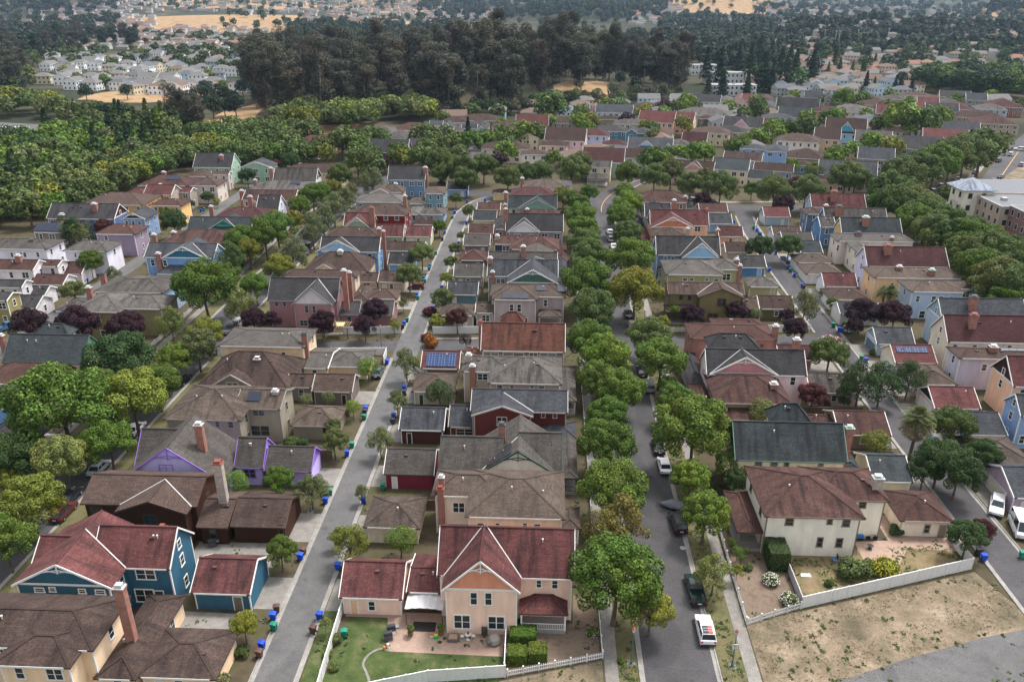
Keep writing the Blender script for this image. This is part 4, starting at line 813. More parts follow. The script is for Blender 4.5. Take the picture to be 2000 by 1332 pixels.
def terrain():
    ys=[-60+20*i for i in range(19)]; y=320.
    while y<9500: ys.append(y); y*=1.028
    NX=170; v=[];f=[];gc=[]
    for y in ys:
        hw=420+max(0,y)*.95
        for i in range(NX+1):
            x=-hw+2*hw*i/NX; v.append((x,y,terr(x,y))); gc.append(gold(x,y))
    for j in range(len(ys)-1):
        for i in range(NX):
            a=j*(NX+1)+i; f.append((a,a+1,a+NX+2,a+NX+1))
    me=bpy.data.meshes.new('terrain'); me.from_pydata(v,[],f); me.polygons.foreach_set('use_smooth',[True]*len(f))
    at=me.attributes.new('dry','FLOAT','POINT'); at.data.foreach_set('value',gc)
    m,n,b=newmat('open_ground'); tc=n.nodes.new('ShaderNodeTexCoord'); P=tc.outputs['Object']
    a=N(n,'ShaderNodeAttribute',attribute_name='dry')
    dirt=ramp(n,noise(n,P,.35,5,.6),[(.3,(.05,.042,.028)),(.5,(.085,.07,.045)),(.62,(.06,.065,.028)),(.8,(.11,.09,.06))])
    far=ramp(n,noise(n,P,.012,5,.6),[(.35,(.026,.034,.02)),(.5,(.042,.045,.028)),(.66,(.09,.075,.05))])
    sx=n.nodes.new('ShaderNodeSeparateXYZ'); n.links.new(P,sx.inputs[0])
    mr=N(n,'ShaderNodeMapRange',**{'From Min':330.,'From Max':480.}); n.links.new(sx.outputs[1],mr.inputs[0])
    c=mixc(n,dirt,far,mr.outputs[0])
    gd=ramp(n,noise(n,P,.09,6,.65),[(.3,(.2,.13,.07)),(.55,(.32,.215,.12)),(.75,(.26,.2,.1))])
    nz=noise(n,P,.02,5,.6); ad=N(n,'ShaderNodeMath',operation='ADD'); n.links.new(a.outputs['Fac'],ad.inputs[0]); n.links.new(nz,ad.inputs[1])
    gm=ramp(n,ad.outputs[0],[(.72,0.),(.82,1.)])
    n.links.new(mixc(n,c,gd,gm),b.inputs['Base Color']); b.inputs['Roughness'].default_value=1.; b.inputs['Specular IOR Level'].default_value=.05
    me.materials.append(m); o=link(me,'ground'); struct(o,'open ground of yards, fields and hills')
terrain()
def m_surf(name,c1,c2,sc,rough=.9,crack=0.,c3=None):
    m,n,b=newmat(name); tc=n.nodes.new('ShaderNodeTexCoord'); P=tc.outputs['Object']
    st_=[(.3,c1),(.7,c2)] if not c3 else [(.3,c1),(.52,c2),(.7,c3)]
    c=ramp(n,noise(n,P,sc,6,.65),st_)
    c=mixc(n,c,ramp(n,noise(n,P,sc*14,3),[(.25,.7),(.75,1.3)]),1.,'MULTIPLY')
    c=mixc(n,c,ramp(n,noise(n,P,.11,3),[(.3,.85),(.7,1.12)]),1.,'MULTIPLY')
    if crack:
        vo=N(n,'ShaderNodeTexVoronoi',Scale=crack,feature='DISTANCE_TO_EDGE'); n.links.new(P,vo.inputs['Vector'])
        c=mixc(n,(.5,.5,.5),c,ramp(n,vo.outputs[0],[(0.,.45),(.012,1.)]),'MIX') if False else mixc(n,c,ramp(n,vo.outputs[0],[(0.,.86),(.01,1.)]),1.,'MULTIPLY')
    if crack:
        pt=ramp(n,noise(n,P,.09,2,.5,(1,.35,1)),[(.57,1.),(.58,.84)]); c=mixc(n,c,pt,1.,'MULTIPLY')
        oil=ramp(n,noise(n,P,.5,2,.4),[(.66,1.),(.74,.72)]); c=mixc(n,c,oil,1.,'MULTIPLY')
    n.links.new(c,b.inputs['Base Color']); b.inputs['Roughness'].default_value=rough; b.inputs['Specular IOR Level'].default_value=.2
    return m
ASPH=m_surf('asphalt_old',(.085,.084,.083),(.125,.122,.118),.5,crack=.22); ASPD=m_surf('asphalt_dark',(.058,.056,.058),(.08,.077,.078),.4,crack=.15)
CONC=m_surf('concrete',(.15,.14,.125),(.24,.225,.2),.8); GUT=m_surf('gutter_concrete',(.2,.19,.17),(.3,.285,.26),.8)
LAWN=m_surf('lawn',(.03,.05,.013),(.06,.085,.025),.6,c3=(.13,.115,.06)); DRYL=m_surf('dry_lawn',(.09,.085,.035),(.17,.13,.07),.7,c3=(.23,.165,.1))
VERGE=m_surf('verge_grass',(.06,.075,.025),(.12,.105,.05),.6,c3=(.05,.05,.025)); PAVER=m_surf('paving',(.26,.18,.14),(.36,.26,.2),1.2); SOIL=m_surf('bare_soil',(.1,.07,.05),(.17,.125,.095),.8,c3=(.12,.105,.06))
FIELD=m_surf('dry_field',(.085,.075,.045),(.175,.135,.09),.22,c3=(.26,.205,.145))
def sheet(name,label,pts,z,mat,kind='structure'):
    m=MB(); m.face([(x,y,z) for x,y in pts]); o=m.obj(name,mat); return struct(o,label,kind)
def ribbon(name,label,cl,z,mat,h=0.):
    """list of (xl,xr,y) along a street, or pairs of points"""
    m=MB()
    for (a,b),(c,d) in zip(cl,cl[1:]):
        if h:
            v=[(*a,z),(*b,z),(*d,z),(*c,z)]; m.face(v)
            m.face([(*a,-.05),(*a,z),(*c,z),(*c,-.05)]); m.face([(*b,-.05),(*d,-.05),(*d,z),(*b,z)]); 
        else: m.face([(*a,z),(*b,z),(*d,z),(*c,z)])
    o=m.obj(name,mat); return struct(o,label)
def line(xs): return xs
def strip(name,label,pts,off0,off1,z,mat,h=0.):
    """pts: centreline points; off0/off1 lateral offsets"""
    P=[Vector(p) for p in pts]; out=[]
    for i,p in enumerate(P):
        d=(P[min(i+1,len(P)-1)]-P[max(i-1,0)]).normalized(); nrm=Vector((d.y,-d.x))
        out.append((tuple(p+nrm*off0),tuple(p+nrm*off1)))
    return ribbon(name,label,out,z,mat,h)
def curve(pts,n=6):
    out=[]; 
    for i in range(len(pts)-1):
        p0,p1,p2,p3=[Vector(pts[min(max(i+k,0),len(pts)-1)]) for k in (-1,0,1,2)]
        for j in range(n):
            t=j/n; out.append(tuple(.5*((2*p1)+(p2-p0)*t+(2*p0-5*p1+4*p2-p3)*t*t+(3*p1-p0-3*p2+p3)*t*t*t)))
    out.append(pts[-1]); return out
A_C=[(-29.4,20),(-29.4,150),(-29.4,255),(-28,275),(-23,290),(-14,297)]
S_L=[(-73.7,20),(-73.9,150),(-74.2,215),(-74.6,262),(-72,300),(-66,330)]
AV=[(15.9,20),(15.9,100),(16.4,160),(17.6,230),(18.6,262),(20,285),(26,305),(38,328),(60,352)]
A_R=[(62.6,40),(62.8,130),(63.8,180),(65.2,240),(67.5,270),(70,280)]
A_W=[(-115.8,120),(-116,240),(-116.4,320)]
CX=[(-74,152.6),(-40,155.6),(-10,157.6),(16,160.2),(30,161.5),(62,163.5)]
CX2=[(-66,322),(-46,305),(-22,299),(0,297),(20,292),(40,286),(70,281),(100,284),(135,296)]
PR=[(120,215),(145,275),(175,318),(229,402),(300,500)]
S=lambda *a,**k: strip(*a,**k)
Z=.008
for nm,lb,pts,w0,w1,mat in (('cross_street','cross street between the blocks',CX,-2.9,2.9,ASPD),('curving_street','curving street at the top of the blocks',curve(CX2),-4.5,4.5,ASPD)):
    S(nm,lb,pts,w0,w1,Z,mat)
Z2=.014
S('main_street','dark asphalt main street between tree rows',curve(AV),-4.4,4.4,Z2,ASPD)
S('alley','grey asphalt service alley left of centre',curve(A_C),-2.6,2.6,Z2+.003,ASPH)
S('left_street','asphalt street shaded by trees on the left',curve(S_L),-4.5,4.5,Z2+.006,ASPD)
S('right_alley','asphalt alley on the right',curve(A_R),-3.,3.,Z2+.009,ASPD)
S('far_left_alley','alley at the far left between garages',A_W,-2.4,2.4,Z2+.003,ASPH)
S('diagonal_avenue','wide avenue running off to the upper right',PR,-6.5,6.5,Z2+.012,ASPD)
# kerbs and gutters, cut where side streets come in
def kerbs(pts,hw,gaps,name,side=(1,1),w=.42):
    C=curve(pts) if len(pts)>2 else pts
    D=[]
    for (a,b) in zip(C,C[1:]):
        L=math.dist(a,b); k=max(1,int(L/3)); D+= [(a[0]+(b[0]-a[0])*i/k,a[1]+(b[1]-a[1])*i/k) for i in range(k)]
    D.append(C[-1])
    for s in (0,1):
        if not side[s]: continue
        run=[]
        def flush(run):
            if len(run)>1:
                o0,o1=(-hw-.02,-hw+w) if s==0 else (hw-w,hw+.02)
                S('gutter','concrete gutter',run,o0,o1,.035,GUT)
                S('kerb','concrete kerb',run,*((-hw-.2,-hw-.02) if s==0 else (hw+.02,hw+.2)),.13,GUT,h=1)
        for p in D:
            if any(a<p[1]<b for a,b in gaps[s]): flush(run); run=[]
            else: run.append(p)
        flush(run)
kerbs(A_C,2.6,([(151,160)],[(153,162)]),'alley')
kerbs(S_L,4.5,([(149,157),(300,340)],[(149,157),(300,340)]),'left')
kerbs(AV,4.4,([(156,163),(286,400)],[(157,165),(276,300)]),'main')
kerbs(A_R,3.,([(158,166),(272,300)],[(272,300)]),'right')
# sidewalks and verges
SW='pale concrete sidewalk'
S('verge','grass verge with street trees left of the main street',[(9.9,20),(9.9,154)],-1.3,1.4,.02,VERGE); S('verge','grass verge left of the main street, upper part',[(10.4,164),(11.8,285)],-1.3,1.4,.02,VERGE)
S('verge','grass verge with street trees right of the main street',[(22.2,20),(22.3,120),(22.8,157)],-1.7,1.6,.02,VERGE); S('verge','grass verge right of the main street, upper part',[(23.2,166),(24.5,262)],-1.7,1.6,.02,VERGE)
S('sidewalk',SW+' left of the main street',[(8.2,20),(8.2,285)],-.75,.75,.05,CONC,h=1)
S('sidewalk',SW+' right of the main street',[(23.9,20),(24.2,120),(25.2,262)],-.75,.75,.05,CONC,h=1)
S('sidewalk',SW+' left of the left street',[(-82.6,20),(-83,190),(-84.5,262),(-80,285),(-77,300)],-.8,.8,.05,CONC,h=1)
S('verge','grass verge left of the left street',[(-80.2,20),(-80.4,190),(-81,262)],-1.5,1.6,.02,VERGE); S('verge','grass verge right of the left street',[(-67.6,20),(-67.8,149)],-1.4,1.2,.02,VERGE);S('verge','grass verge right of the left street, upper',[(-67.8,158),(-68.4,262)],-1.4,1.2,.02,VERGE)
S('sidewalk',SW+' along the north side of the cross street',[(-66,161),(-34,163.2)],-.6,.6,.05,CONC,h=1); S('sidewalk',SW+' along the cross street, middle part',[(-25,160.6),(8,162.5)],-.5,.5,.05,CONC,h=1)
S('sidewalk',SW+' of the curving street',[(30,298),(66,290),(100,293)],-1,1,.05,CONC,h=1); S('sidewalk',SW+' below the curving street',[(50,274.6),(62,273.4)],-1,1,.05,CONC,h=1)
S('sidewalk',SW+' of the diagonal avenue',[(108,215),(134,275),(163,318),(218,404)],-1.4,1.4,.05,CONC,h=1)
# the field, lot and road at the bottom right
sheet('dry_field','patchy straw coloured field below the white fence',[(25,20),(25,76),(32.4,78.4),(57.2,86.8),(61,76),(64,60),(80,20)],.012,FIELD)
ribbon('corner_road','cracked asphalt road at the bottom right corner',[((20,50),(28,66)),((28,50),(34.5,68)),((38,45),(42.1,71.1)),((50,50),(52.6,74.9)),((62,45),(60,77)),((80,40),(80,82)),((120,40),(120,92))],.03,ASPH)
sheet('front_yard','bare soil yard inside the white picket corner',[(25.3,76.3),(32.3,79),(32.6,88),(30,90),(30,99),(25.3,99)],.012,SOIL)
sheet('back_yard','dry lawn behind the white privacy fence',[(32.8,79.3),(56.6,87.6),(56.4,92),(44,92.5),(43,89.6),(33,89)],.012,DRYL)
sheet('patio','brick paved patio beside the cream stucco house',[(43.5,88.2),(48,88),(50.5,91.5),(57,91),(57,94),(50.3,94.2),(50.3,99),(48.4,99),(48.4,93),(43.5,92.5)],.02,PAVER)
# peach farmhouse yard
sheet('side_yard','mulched yard with picket fence below the porch',[(-3.9,66.8),(7,69.9),(7.2,80),(4.2,80),(4,75),(-3.9,74)],.012,SOIL)
sheet('roadside_lot','weedy lot in front of the picket fence',[(-12,40),(7.2,40),(7.2,69.3),(-3.6,66),(-12,64.9)],.008,FIELD)
sheet('lawn','green lawn with worn patches behind the peach farmhouse',[(-24,50),(-10,50),(-4.2,66.3),(-4.1,69.4),(-17.4,69.6),(-18.5,75),(-23.2,75),(-24,66)],.010,LAWN)
sheet('patio','tan concrete patio beside the peach farmhouse',[(-17.5,69.6),(-4.2,69.4),(-4.1,73.2),(-10.6,73.4),(-11.3,76),(-24,76),(-23.8,75),(-18.6,75)],.024,PAVER)
sheet('verge','grass strip between alley and white fence',[(-26.4,40),(-24.3,40),(-24.2,78),(-25.2,80),(-26.4,78)],.012,LAWN)
sheet('terrace','flagstone terrace beside the deep blue house',[(-48,69.6),(-43.5,69.6),(-36,71),(-36,74.8),(-44.6,75),(-48,74.6)],.012,CONC)
sheet('patio','concrete patio behind the dark brown garage',[(-47.5,83.5),(-35.5,83.5),(-35.5,88.5),(-47.5,88.5)],.014,CONC)
sheet('lawn','clipped dark green strip behind the crimson roofed garage',[(-44,81.8),(-36,81.8),(-36,83.5),(-44,83.5)],.016,LAWN)
sheet('yard_ground','dry grass at the left edge by the storage lot',[(-300,372),(-262,368),(-255,384),(-300,388)],.03,FIELD)
sheet('storage_lot','paved storage lot at the left edge',[(-330,388),(-258,392),(-262,455),(-330,470)],.02,ASPH)
# driveways in front of garages
for i,(lb,x0,x1,y0,y1,g) in list(HOUSES.items()):
    if not g: continue
    if x0<-90: continue
    sh=re.split(r' with | beside | carrying |, | behind | under | facing | at | in | by | above | below | against | on | next ',lb)[0]
    if -35>x1>-48: a,b=x1-.4,-32.25
    elif -26<x0<-14 and y0<285: a,b=-26.55,x0+.4
    elif 44<x0<60: a,b=x1-.4,59.4
    elif 62<x0<82: a,b=66.2,x0+.4
    else: continue
    if b>a+.5: sheet('driveway','concrete driveway of the '+sh,[(a,y0+.8),(b,y0+.8),(b,y1-.8),(a,y1-.8)],.018+.0007*(i%5),CONC)
# ------------------------------------------------------------------ vegetation
def quad(v,f,c,nrm,s,rng):
    n_=Vector(nrm)+Vector((rng.uniform(-.6,.6),rng.uniform(-.6,.6),rng.uniform(-.4,.7))); n_.normalize()
    a=n_.cross(Vector((rng.uniform(-1,1),rng.uniform(-1,1),rng.uniform(-1,1)))).normalized(); b=n_.cross(a)
    s1=s*rng.uniform(.6,1.25); s2=s*rng.uniform(.5,.95); i=len(v)
    for p,q in ((-1,-.25),(-.1,-1),(1,-.1),(.1,1)): v.append(tuple(c+a*(s1*p)+b*(s2*q)))
    f.append((i,i+1,i+2,i+3))
def crown(seed,n=6500,ls=.055,sq=.82,lobes=26,lr=(.24,.4),spread=.72,fill=.12,low=-.45,taper=0.):
    rng=random.Random(seed); v=[];f=[]; L=[]
    for k in range(lobes):
        for _ in range(60):
            d=Vector((rng.gauss(0,1),rng.gauss(0,1),rng.gauss(.15,1))).normalized()
            if d.z>low: break
        r=rng.uniform(*lr); rr=spread*rng.uniform(.75,1.08)
        c=Vector((d.x*rr,d.y*rr,d.z*rr*sq))
        if taper: c.x*=1-taper*max(0,c.z); c.y*=1-taper*max(0,c.z)
        L.append((c,r))
    L.append((Vector((0,0,.1)),.5))
    tot=sum(r*r for c,r in L); 
    for c,r in L:
        for _ in range(int(n*r*r/tot)):
            d=Vector((rng.gauss(0,1),rng.gauss(0,1),rng.gauss(.25,1))).normalized()
            p=c+d*r*rng.uniform(.82,1.05)
            if rng.random()>fill and any((p-c2).length<r2*.8 for c2,r2 in L if r2!=r): continue
            quad(v,f,p,d,ls,rng)
    return v,f
def mk(name,vf,mats,smooth=False,extra=None):
    me=bpy.data.meshes.new(name); v,f=vf; 
    mi=[0]*len(f)
    if extra:
        b=len(v); v=v+extra.v; f=f+[tuple(b+i for i in q) for q in extra.f]; mi+=[1]*len(extra.f)
    me.from_pydata(v,[],f)
    for m in mats: me.materials.append(m)
    me.polygons.foreach_set('material_index',mi); me.update(); return me
def trunk_mb(rng,h=1.,r=.05,limbs=6,spread=.6,up=.9,lean=.04):
    m=MB(); x=rng.uniform(-lean,lean); m.tube([(0,0,-.1),(0,0,0),(x,0,h*.5),(x*1.5,.02,h)],[r*1.35,r*1.15,r*.8,r*.6],8)
    for k in range(limbs):
        a=k*2*math.pi/limbs+rng.uniform(-.4,.4); q=rng.uniform(.5,1.); L=spread*q
        m.tube([(x,0,h*.8),(x+math.cos(a)*L*.45,math.sin(a)*L*.45,h+up*.35),(x+math.cos(a)*L,math.sin(a)*L,h+up*rng.uniform(.6,.95))],[r*.55,r*.35,r*.12],5)
    return m
# unit crowns (radius 1 about the origin)
CR_={}
def variants(kind,k,fn): CR_[kind]=[mk('crown',fn(i),[LEAF]) for i in range(k)]
variants('round',4,lambda i:crown(10+i,24000,.029,.85,60,(.13,.27),spread=.78,fill=.15))
variants('loose',3,lambda i:crown(30+i,10000,.03,1.05,30,(.16,.3),spread=.8,fill=.5,low=-.7,taper=.35))
variants('ball',2,lambda i:crown(50+i,10000,.034,1.0,14,(.35,.5),spread=.55))
variants('bush',3,lambda i:crown(60+i,2600,.085,.75,14,(.3,.45),spread=.6,low=-.2))
def conifer(i,n=3200,ls=.07):
    rng=random.Random(80+i); v=[];f=[]
    for _ in range(n):
        t=rng.random()**.8; z=-1.3+2.9*t; r=(1-t)*.95*(.75+.3*math.sin(z*17+i))+.03; a=rng.uniform(0,6.283); rr=r*rng.uniform(.55,1.05)
        quad(v,f,Vector((math.cos(a)*rr,math.sin(a)*rr,z)),Vector((math.cos(a),math.sin(a),.4)),ls,rng)
    return v,f
variants('conifer',2,lambda i:conifer(i))
TR_=[trunk_mb(random.Random(i)).mesh('trunk',BARK,True) for i in range(4)]
# far level of detail: crown and trunk in one mesh
FAR_={}
def fardefs():
    def tb(h,r): m=MB(); m.tube([(0,0,-1.3),(0,0,0)],[r,r*.6],5); return m
    FAR_['round']=[mk('tree',crown(100+i,1500,.1,.85,20,(.28,.42)),[LEAF,BARK],extra=tb(1,.07)) for i in range(3)]
    FAR_['oak']=[mk('tree',crown(110+i,700,.14,.75,12,(.35,.5)),[LEAF,BARK],extra=tb(1,.08)) for i in range(3)]
    FAR_['conifer']=[mk('tree',conifer(5+i,900,.12),[LEAF,BARK],extra=tb(1,.06)) for i in range(2)]
    def euc(i):
        rng=random.Random(130+i); v=[];f=[]
        n=rng.randint(19,24); L=[]
        for k in range(n):
            t=rng.random(); z=-1.5+3.2*t; rr=.42*(1-.35*abs(t-.6)); a=rng.uniform(0,6.283)
            L.append((Vector((math.cos(a)*rr*rng.random()**.5,math.sin(a)*rr*rng.random()**.5,z)),rng.uniform(.2,.38)))
        for c,r in L:
            for _ in range(int(2600*r*r)):
                d=Vector((rng.gauss(0,1),rng.gauss(0,1),rng.gauss(.1,1))).normalized(); quad(v,f,c+Vector((d.x,d.y,d.z*1.3))*r*rng.uniform(.7,1.1),d,.05,rng)
        return v,f
    def et(i):
        m=MB(); rng=random.Random(i); m.tube([(0,0,-2.3),(.04,0,-1),(-.02,.03,.4),(.05,0,1.3)],[.055,.045,.03,.012],6)
        for k in range(4): a=rng.uniform(0,6.3); m.tube([(0,0,-.9+k*.5),(math.cos(a)*.35,math.sin(a)*.35,-.3+k*.5)],[.022,.008],4)
        return m
    EB=simple('eucalyptus_bark',(.26,.22,.18),.8,var=.3,vs=1)
    FAR_['euc']=[mk('eucalyptus',euc(i),[LEAF,EB],extra=et(i)) for i in range(5)]
fardefs()
TC=dict(f=(.075,.078,.045),g=(.082,.138,.022),b=(.115,.18,.026),y=(.16,.18,.028),d=(.042,.078,.024),w=(.115,.135,.055),p=(.035,.016,.024),r=(.085,.03,.03),o=(.3,.1,.02),e=(.066,.066,.046),k=(.024,.045,.024),l=(.14,.175,.05),a=(.15,.12,.03),h=(.078,.118,.032),m=(.098,.128,.04))
TNAME=dict(f='dusty olive',g='round green',b='bright green',y='yellow green',d='dark green',w='loose grey green',p='dark plum leaved',r='dark red leaved',o='orange leaved',e='grey brown',k='nearly black green',l='pale lime green',a='yellowing autumn',h='mid green',m='olive green')
_TN={}; LABELS={}
def shortname(lb): 
    s=re.split(r' with | carrying |, | squeezed | hidden | right behind ',lb)[0]
    s=' '.join(s.split()[:10]); 
    return s
def nearest(x,y,lim=999):
    best=None
    for lb,x0,x1,y0,y1,g in HOUSES.values():
        dx=max(x0-x,0,x-x1); dy=max(y0-y,0,y-y1); d=dx*dx+dy*dy
        if best is None or d<best[0]: best=(d,lb,(x0+x1)/2,(y0+y1)/2,x0,x1,y0,y1)
    return best
def where(x,y):
    b=nearest(x,y); _,lb,hx,hy,x0,x1,y0,y1=b
    rel='in front of' if y<y0-.3 else ('behind' if y>y1+.3 else ('left of' if x<hx else 'right of'))
    return rel,shortname(lb)
def uniq(base,x,y):
    rel,s=where(x,y)
    for t in (base+' '+rel+' the '+s,):
        w=t.split()
        if len(w)>16: w=w[:16]
        t=' '.join(w)
        if t not in LABELS: LABELS[t]=1; return t
    for q in ('smaller ','nearer ','farther ','leftmost ','another '):
        t2=' '.join((q+t).split()[:16])
        if t2 not in LABELS: LABELS[t2]=1; return t2
    return t2
def tree(x,y,r,col,kind='round',hc=None,label=None,group=None,name=None,far=None,z0=None,mass=None):
    if z0 is None: z0=terr(x,y) if y>400 else 0
    rng=random.Random(int(x*131+y*17)); sc_=1.
    r*=1.18; hc=hc or r*1.05+.8
    c=TC[col]; j=rng.uniform(.85,1.15); c=(c[0]*j*rng.uniform(.9,1.1),c[1]*j,c[2]*j)
    far=(y>330) if far is None else far
    name=name or {'p':'plum_tree','r':'red_leaf_tree','k':'pine_tree' if kind=='conifer' else 'tree'}.get(col,'conifer_tree' if kind=='conifer' else 'tree')
    if kind=='bush': name='shrub'
    lab=label or uniq(TNAME[col]+(' shrub' if kind=='bush' else (' conifer' if kind=='conifer' else ' tree')),x,y)
    if mass is not None:
        mass.append((r/math.hypot(x,y),x,y,r,c,kind,hc,lab,group,name,z0)); return None
    if far:
        fk={'loose':'round','ball':'oak','bush':'oak','euc':'euc','conifer':'conifer','oak':'oak'}.get(kind,'round')
        me=rng.choice(FAR_[fk]); o=link(me,name,None,(x,y,z0+hc),c,rng.uniform(0,6.28)); sx=r*rng.uniform(.85,1.15)
        o.scale=(sx,sx,(hc/2.3*rng.uniform(.72,1.2) if fk=='euc' else sx*rng.uniform(.9,1.15)))
        return tag(o,lab,'tree',group)
    root=thing(name,lab,'shrub' if kind=='bush' else 'tree',(x,y,z0),0,group)
    ck=kind if kind in CR_ else 'round'
    o=link(rng.choice(CR_[ck]),'crown' if kind!='bush' else 'foliage',root,(0,0,hc),c,rng.uniform(0,6.28)); o.scale=(r,r,r*rng.uniform(.9,1.05))
    if kind!='bush':
        t=link(rng.choice(TR_),'trunk',root,(0,0,0),None,rng.uniform(0,6)); t.scale=(r,r,hc*.78)
    if col in 'w' and kind=='x': pass
    return root
def tpx(s,group=None,label=None):
    """'crop x y r col kind' -> crown centre at that pixel"""
    t=s.split(); c,x,y,rp,col=t[0],float(t[1]),float(t[2]),float(t[3]),t[4]; kind=t[5] if len(t)>5 else 'round'
    px,py=cx(c,x),cy(c,y); rp/=CROP[c][2]; hc=4.
    for _ in range(8):
        X,Y=U(px,py,hc); dist=math.sqrt(X*X+Y*Y+(CH-hc)**2); r=rp*dist/1640.; hc=r*(1.22 if kind not in("bush",) else .45)+(1. if kind not in ("bush","ball") else 0.)
        if kind=='ball': hc=r*1.2+.8
        if kind=='conifer': hc=r*1.4
    return tree(X,Y,r,col,kind,hc,label,group)
ROWL='c 1340 660 250 g;c 1570 860 120 y;c 1360 330 170 a loose;h 1320 1170 185 g;h 1285 900 165 g;h 1280 700 125 g;h 1225 480 120 g;h 1370 550 140 g;h 1270 330 150 b;h 1170 230 140 g;m 1190 1080 130 h;m 1150 900 150 g;m 1165 730 112 h;m 1135 640 92 h;m 1130 560 92 g;m 1115 480 92 g;m 1105 390 60 g'.split(';')
ROWR='d 590 240 150 b;i 490 1110 125 b;i 520 800 240 g;i 410 620 125 g;i 345 510 70 g;i 300 340 160 g;i 225 190 140 h;n 140 960 165 y;n 110 750 150 g;m 1415 590 95 h;m 1380 480 100 g;m 1420 400 100 b;m 1390 310 62 b'.split(';')
def big(s,f=1.0): t=s.split(); t[3]=str(float(t[3])*f); return ' '.join(t)
ORD='nearest,second,third,fourth,fifth,sixth,seventh,eighth,ninth,tenth,eleventh,twelfth,thirteenth,fourteenth,fifteenth,sixteenth,farthest'.split(',')
for i,s in enumerate(ROWL): tpx(big(s,1.1),'street trees along the main street',TNAME[s.split()[4]]+' street tree, '+(ORD[i] if i<len(ROWL)-1 else 'farthest')+' in the row left of the main street')
for i,s in enumerate(ROWR): tpx(big(s),'street trees along the main street',TNAME[s.split()[4]]+' street tree, '+(ORD[i] if i<len(ROWR)-1 else 'farthest')+' in the row right of the main street')
LEFT='a 20 410 150 g;f 190 1270 175 y;f 50 1130 85 y;f 400 980 150 l;f 100 970 150 d;f 700 880 140 b;f 390 650 270 g;f 620 560 150 g;f 860 600 200 y;f 780 340 190 d;f 1020 500 135 g;f 1140 340 105 b;f 1280 260 120 w;f 1340 170 105 y;k 1330 940 180 g;k 1455 870 100 g;k 1500 760 90 h loose;k 1560 640 110 g;l 290 700 85 y;l 390 600 125 g;l 470 540 110 g;l 575 500 60 y;l 620 410 70 g;l 700 345 80 g;l 760 310 60 g;l 835 285 50 y;l 870 215 80 h'.split(';')
for s in LEFT: tpx(s,'street trees along the left street')
LR='l 480 810 95 y;l 570 720 95 w loose;l 700 570 85 w loose;l 770 500 85 w loose;l 840 430 85 w loose;l 900 370 80 w loose;l 950 325 60 w loose;l 330 930 90 g;l 240 1060 95 l loose;f 1110 110 85 l loose'.split(';')
for s in LR: tpx(s,'street trees along the left street')
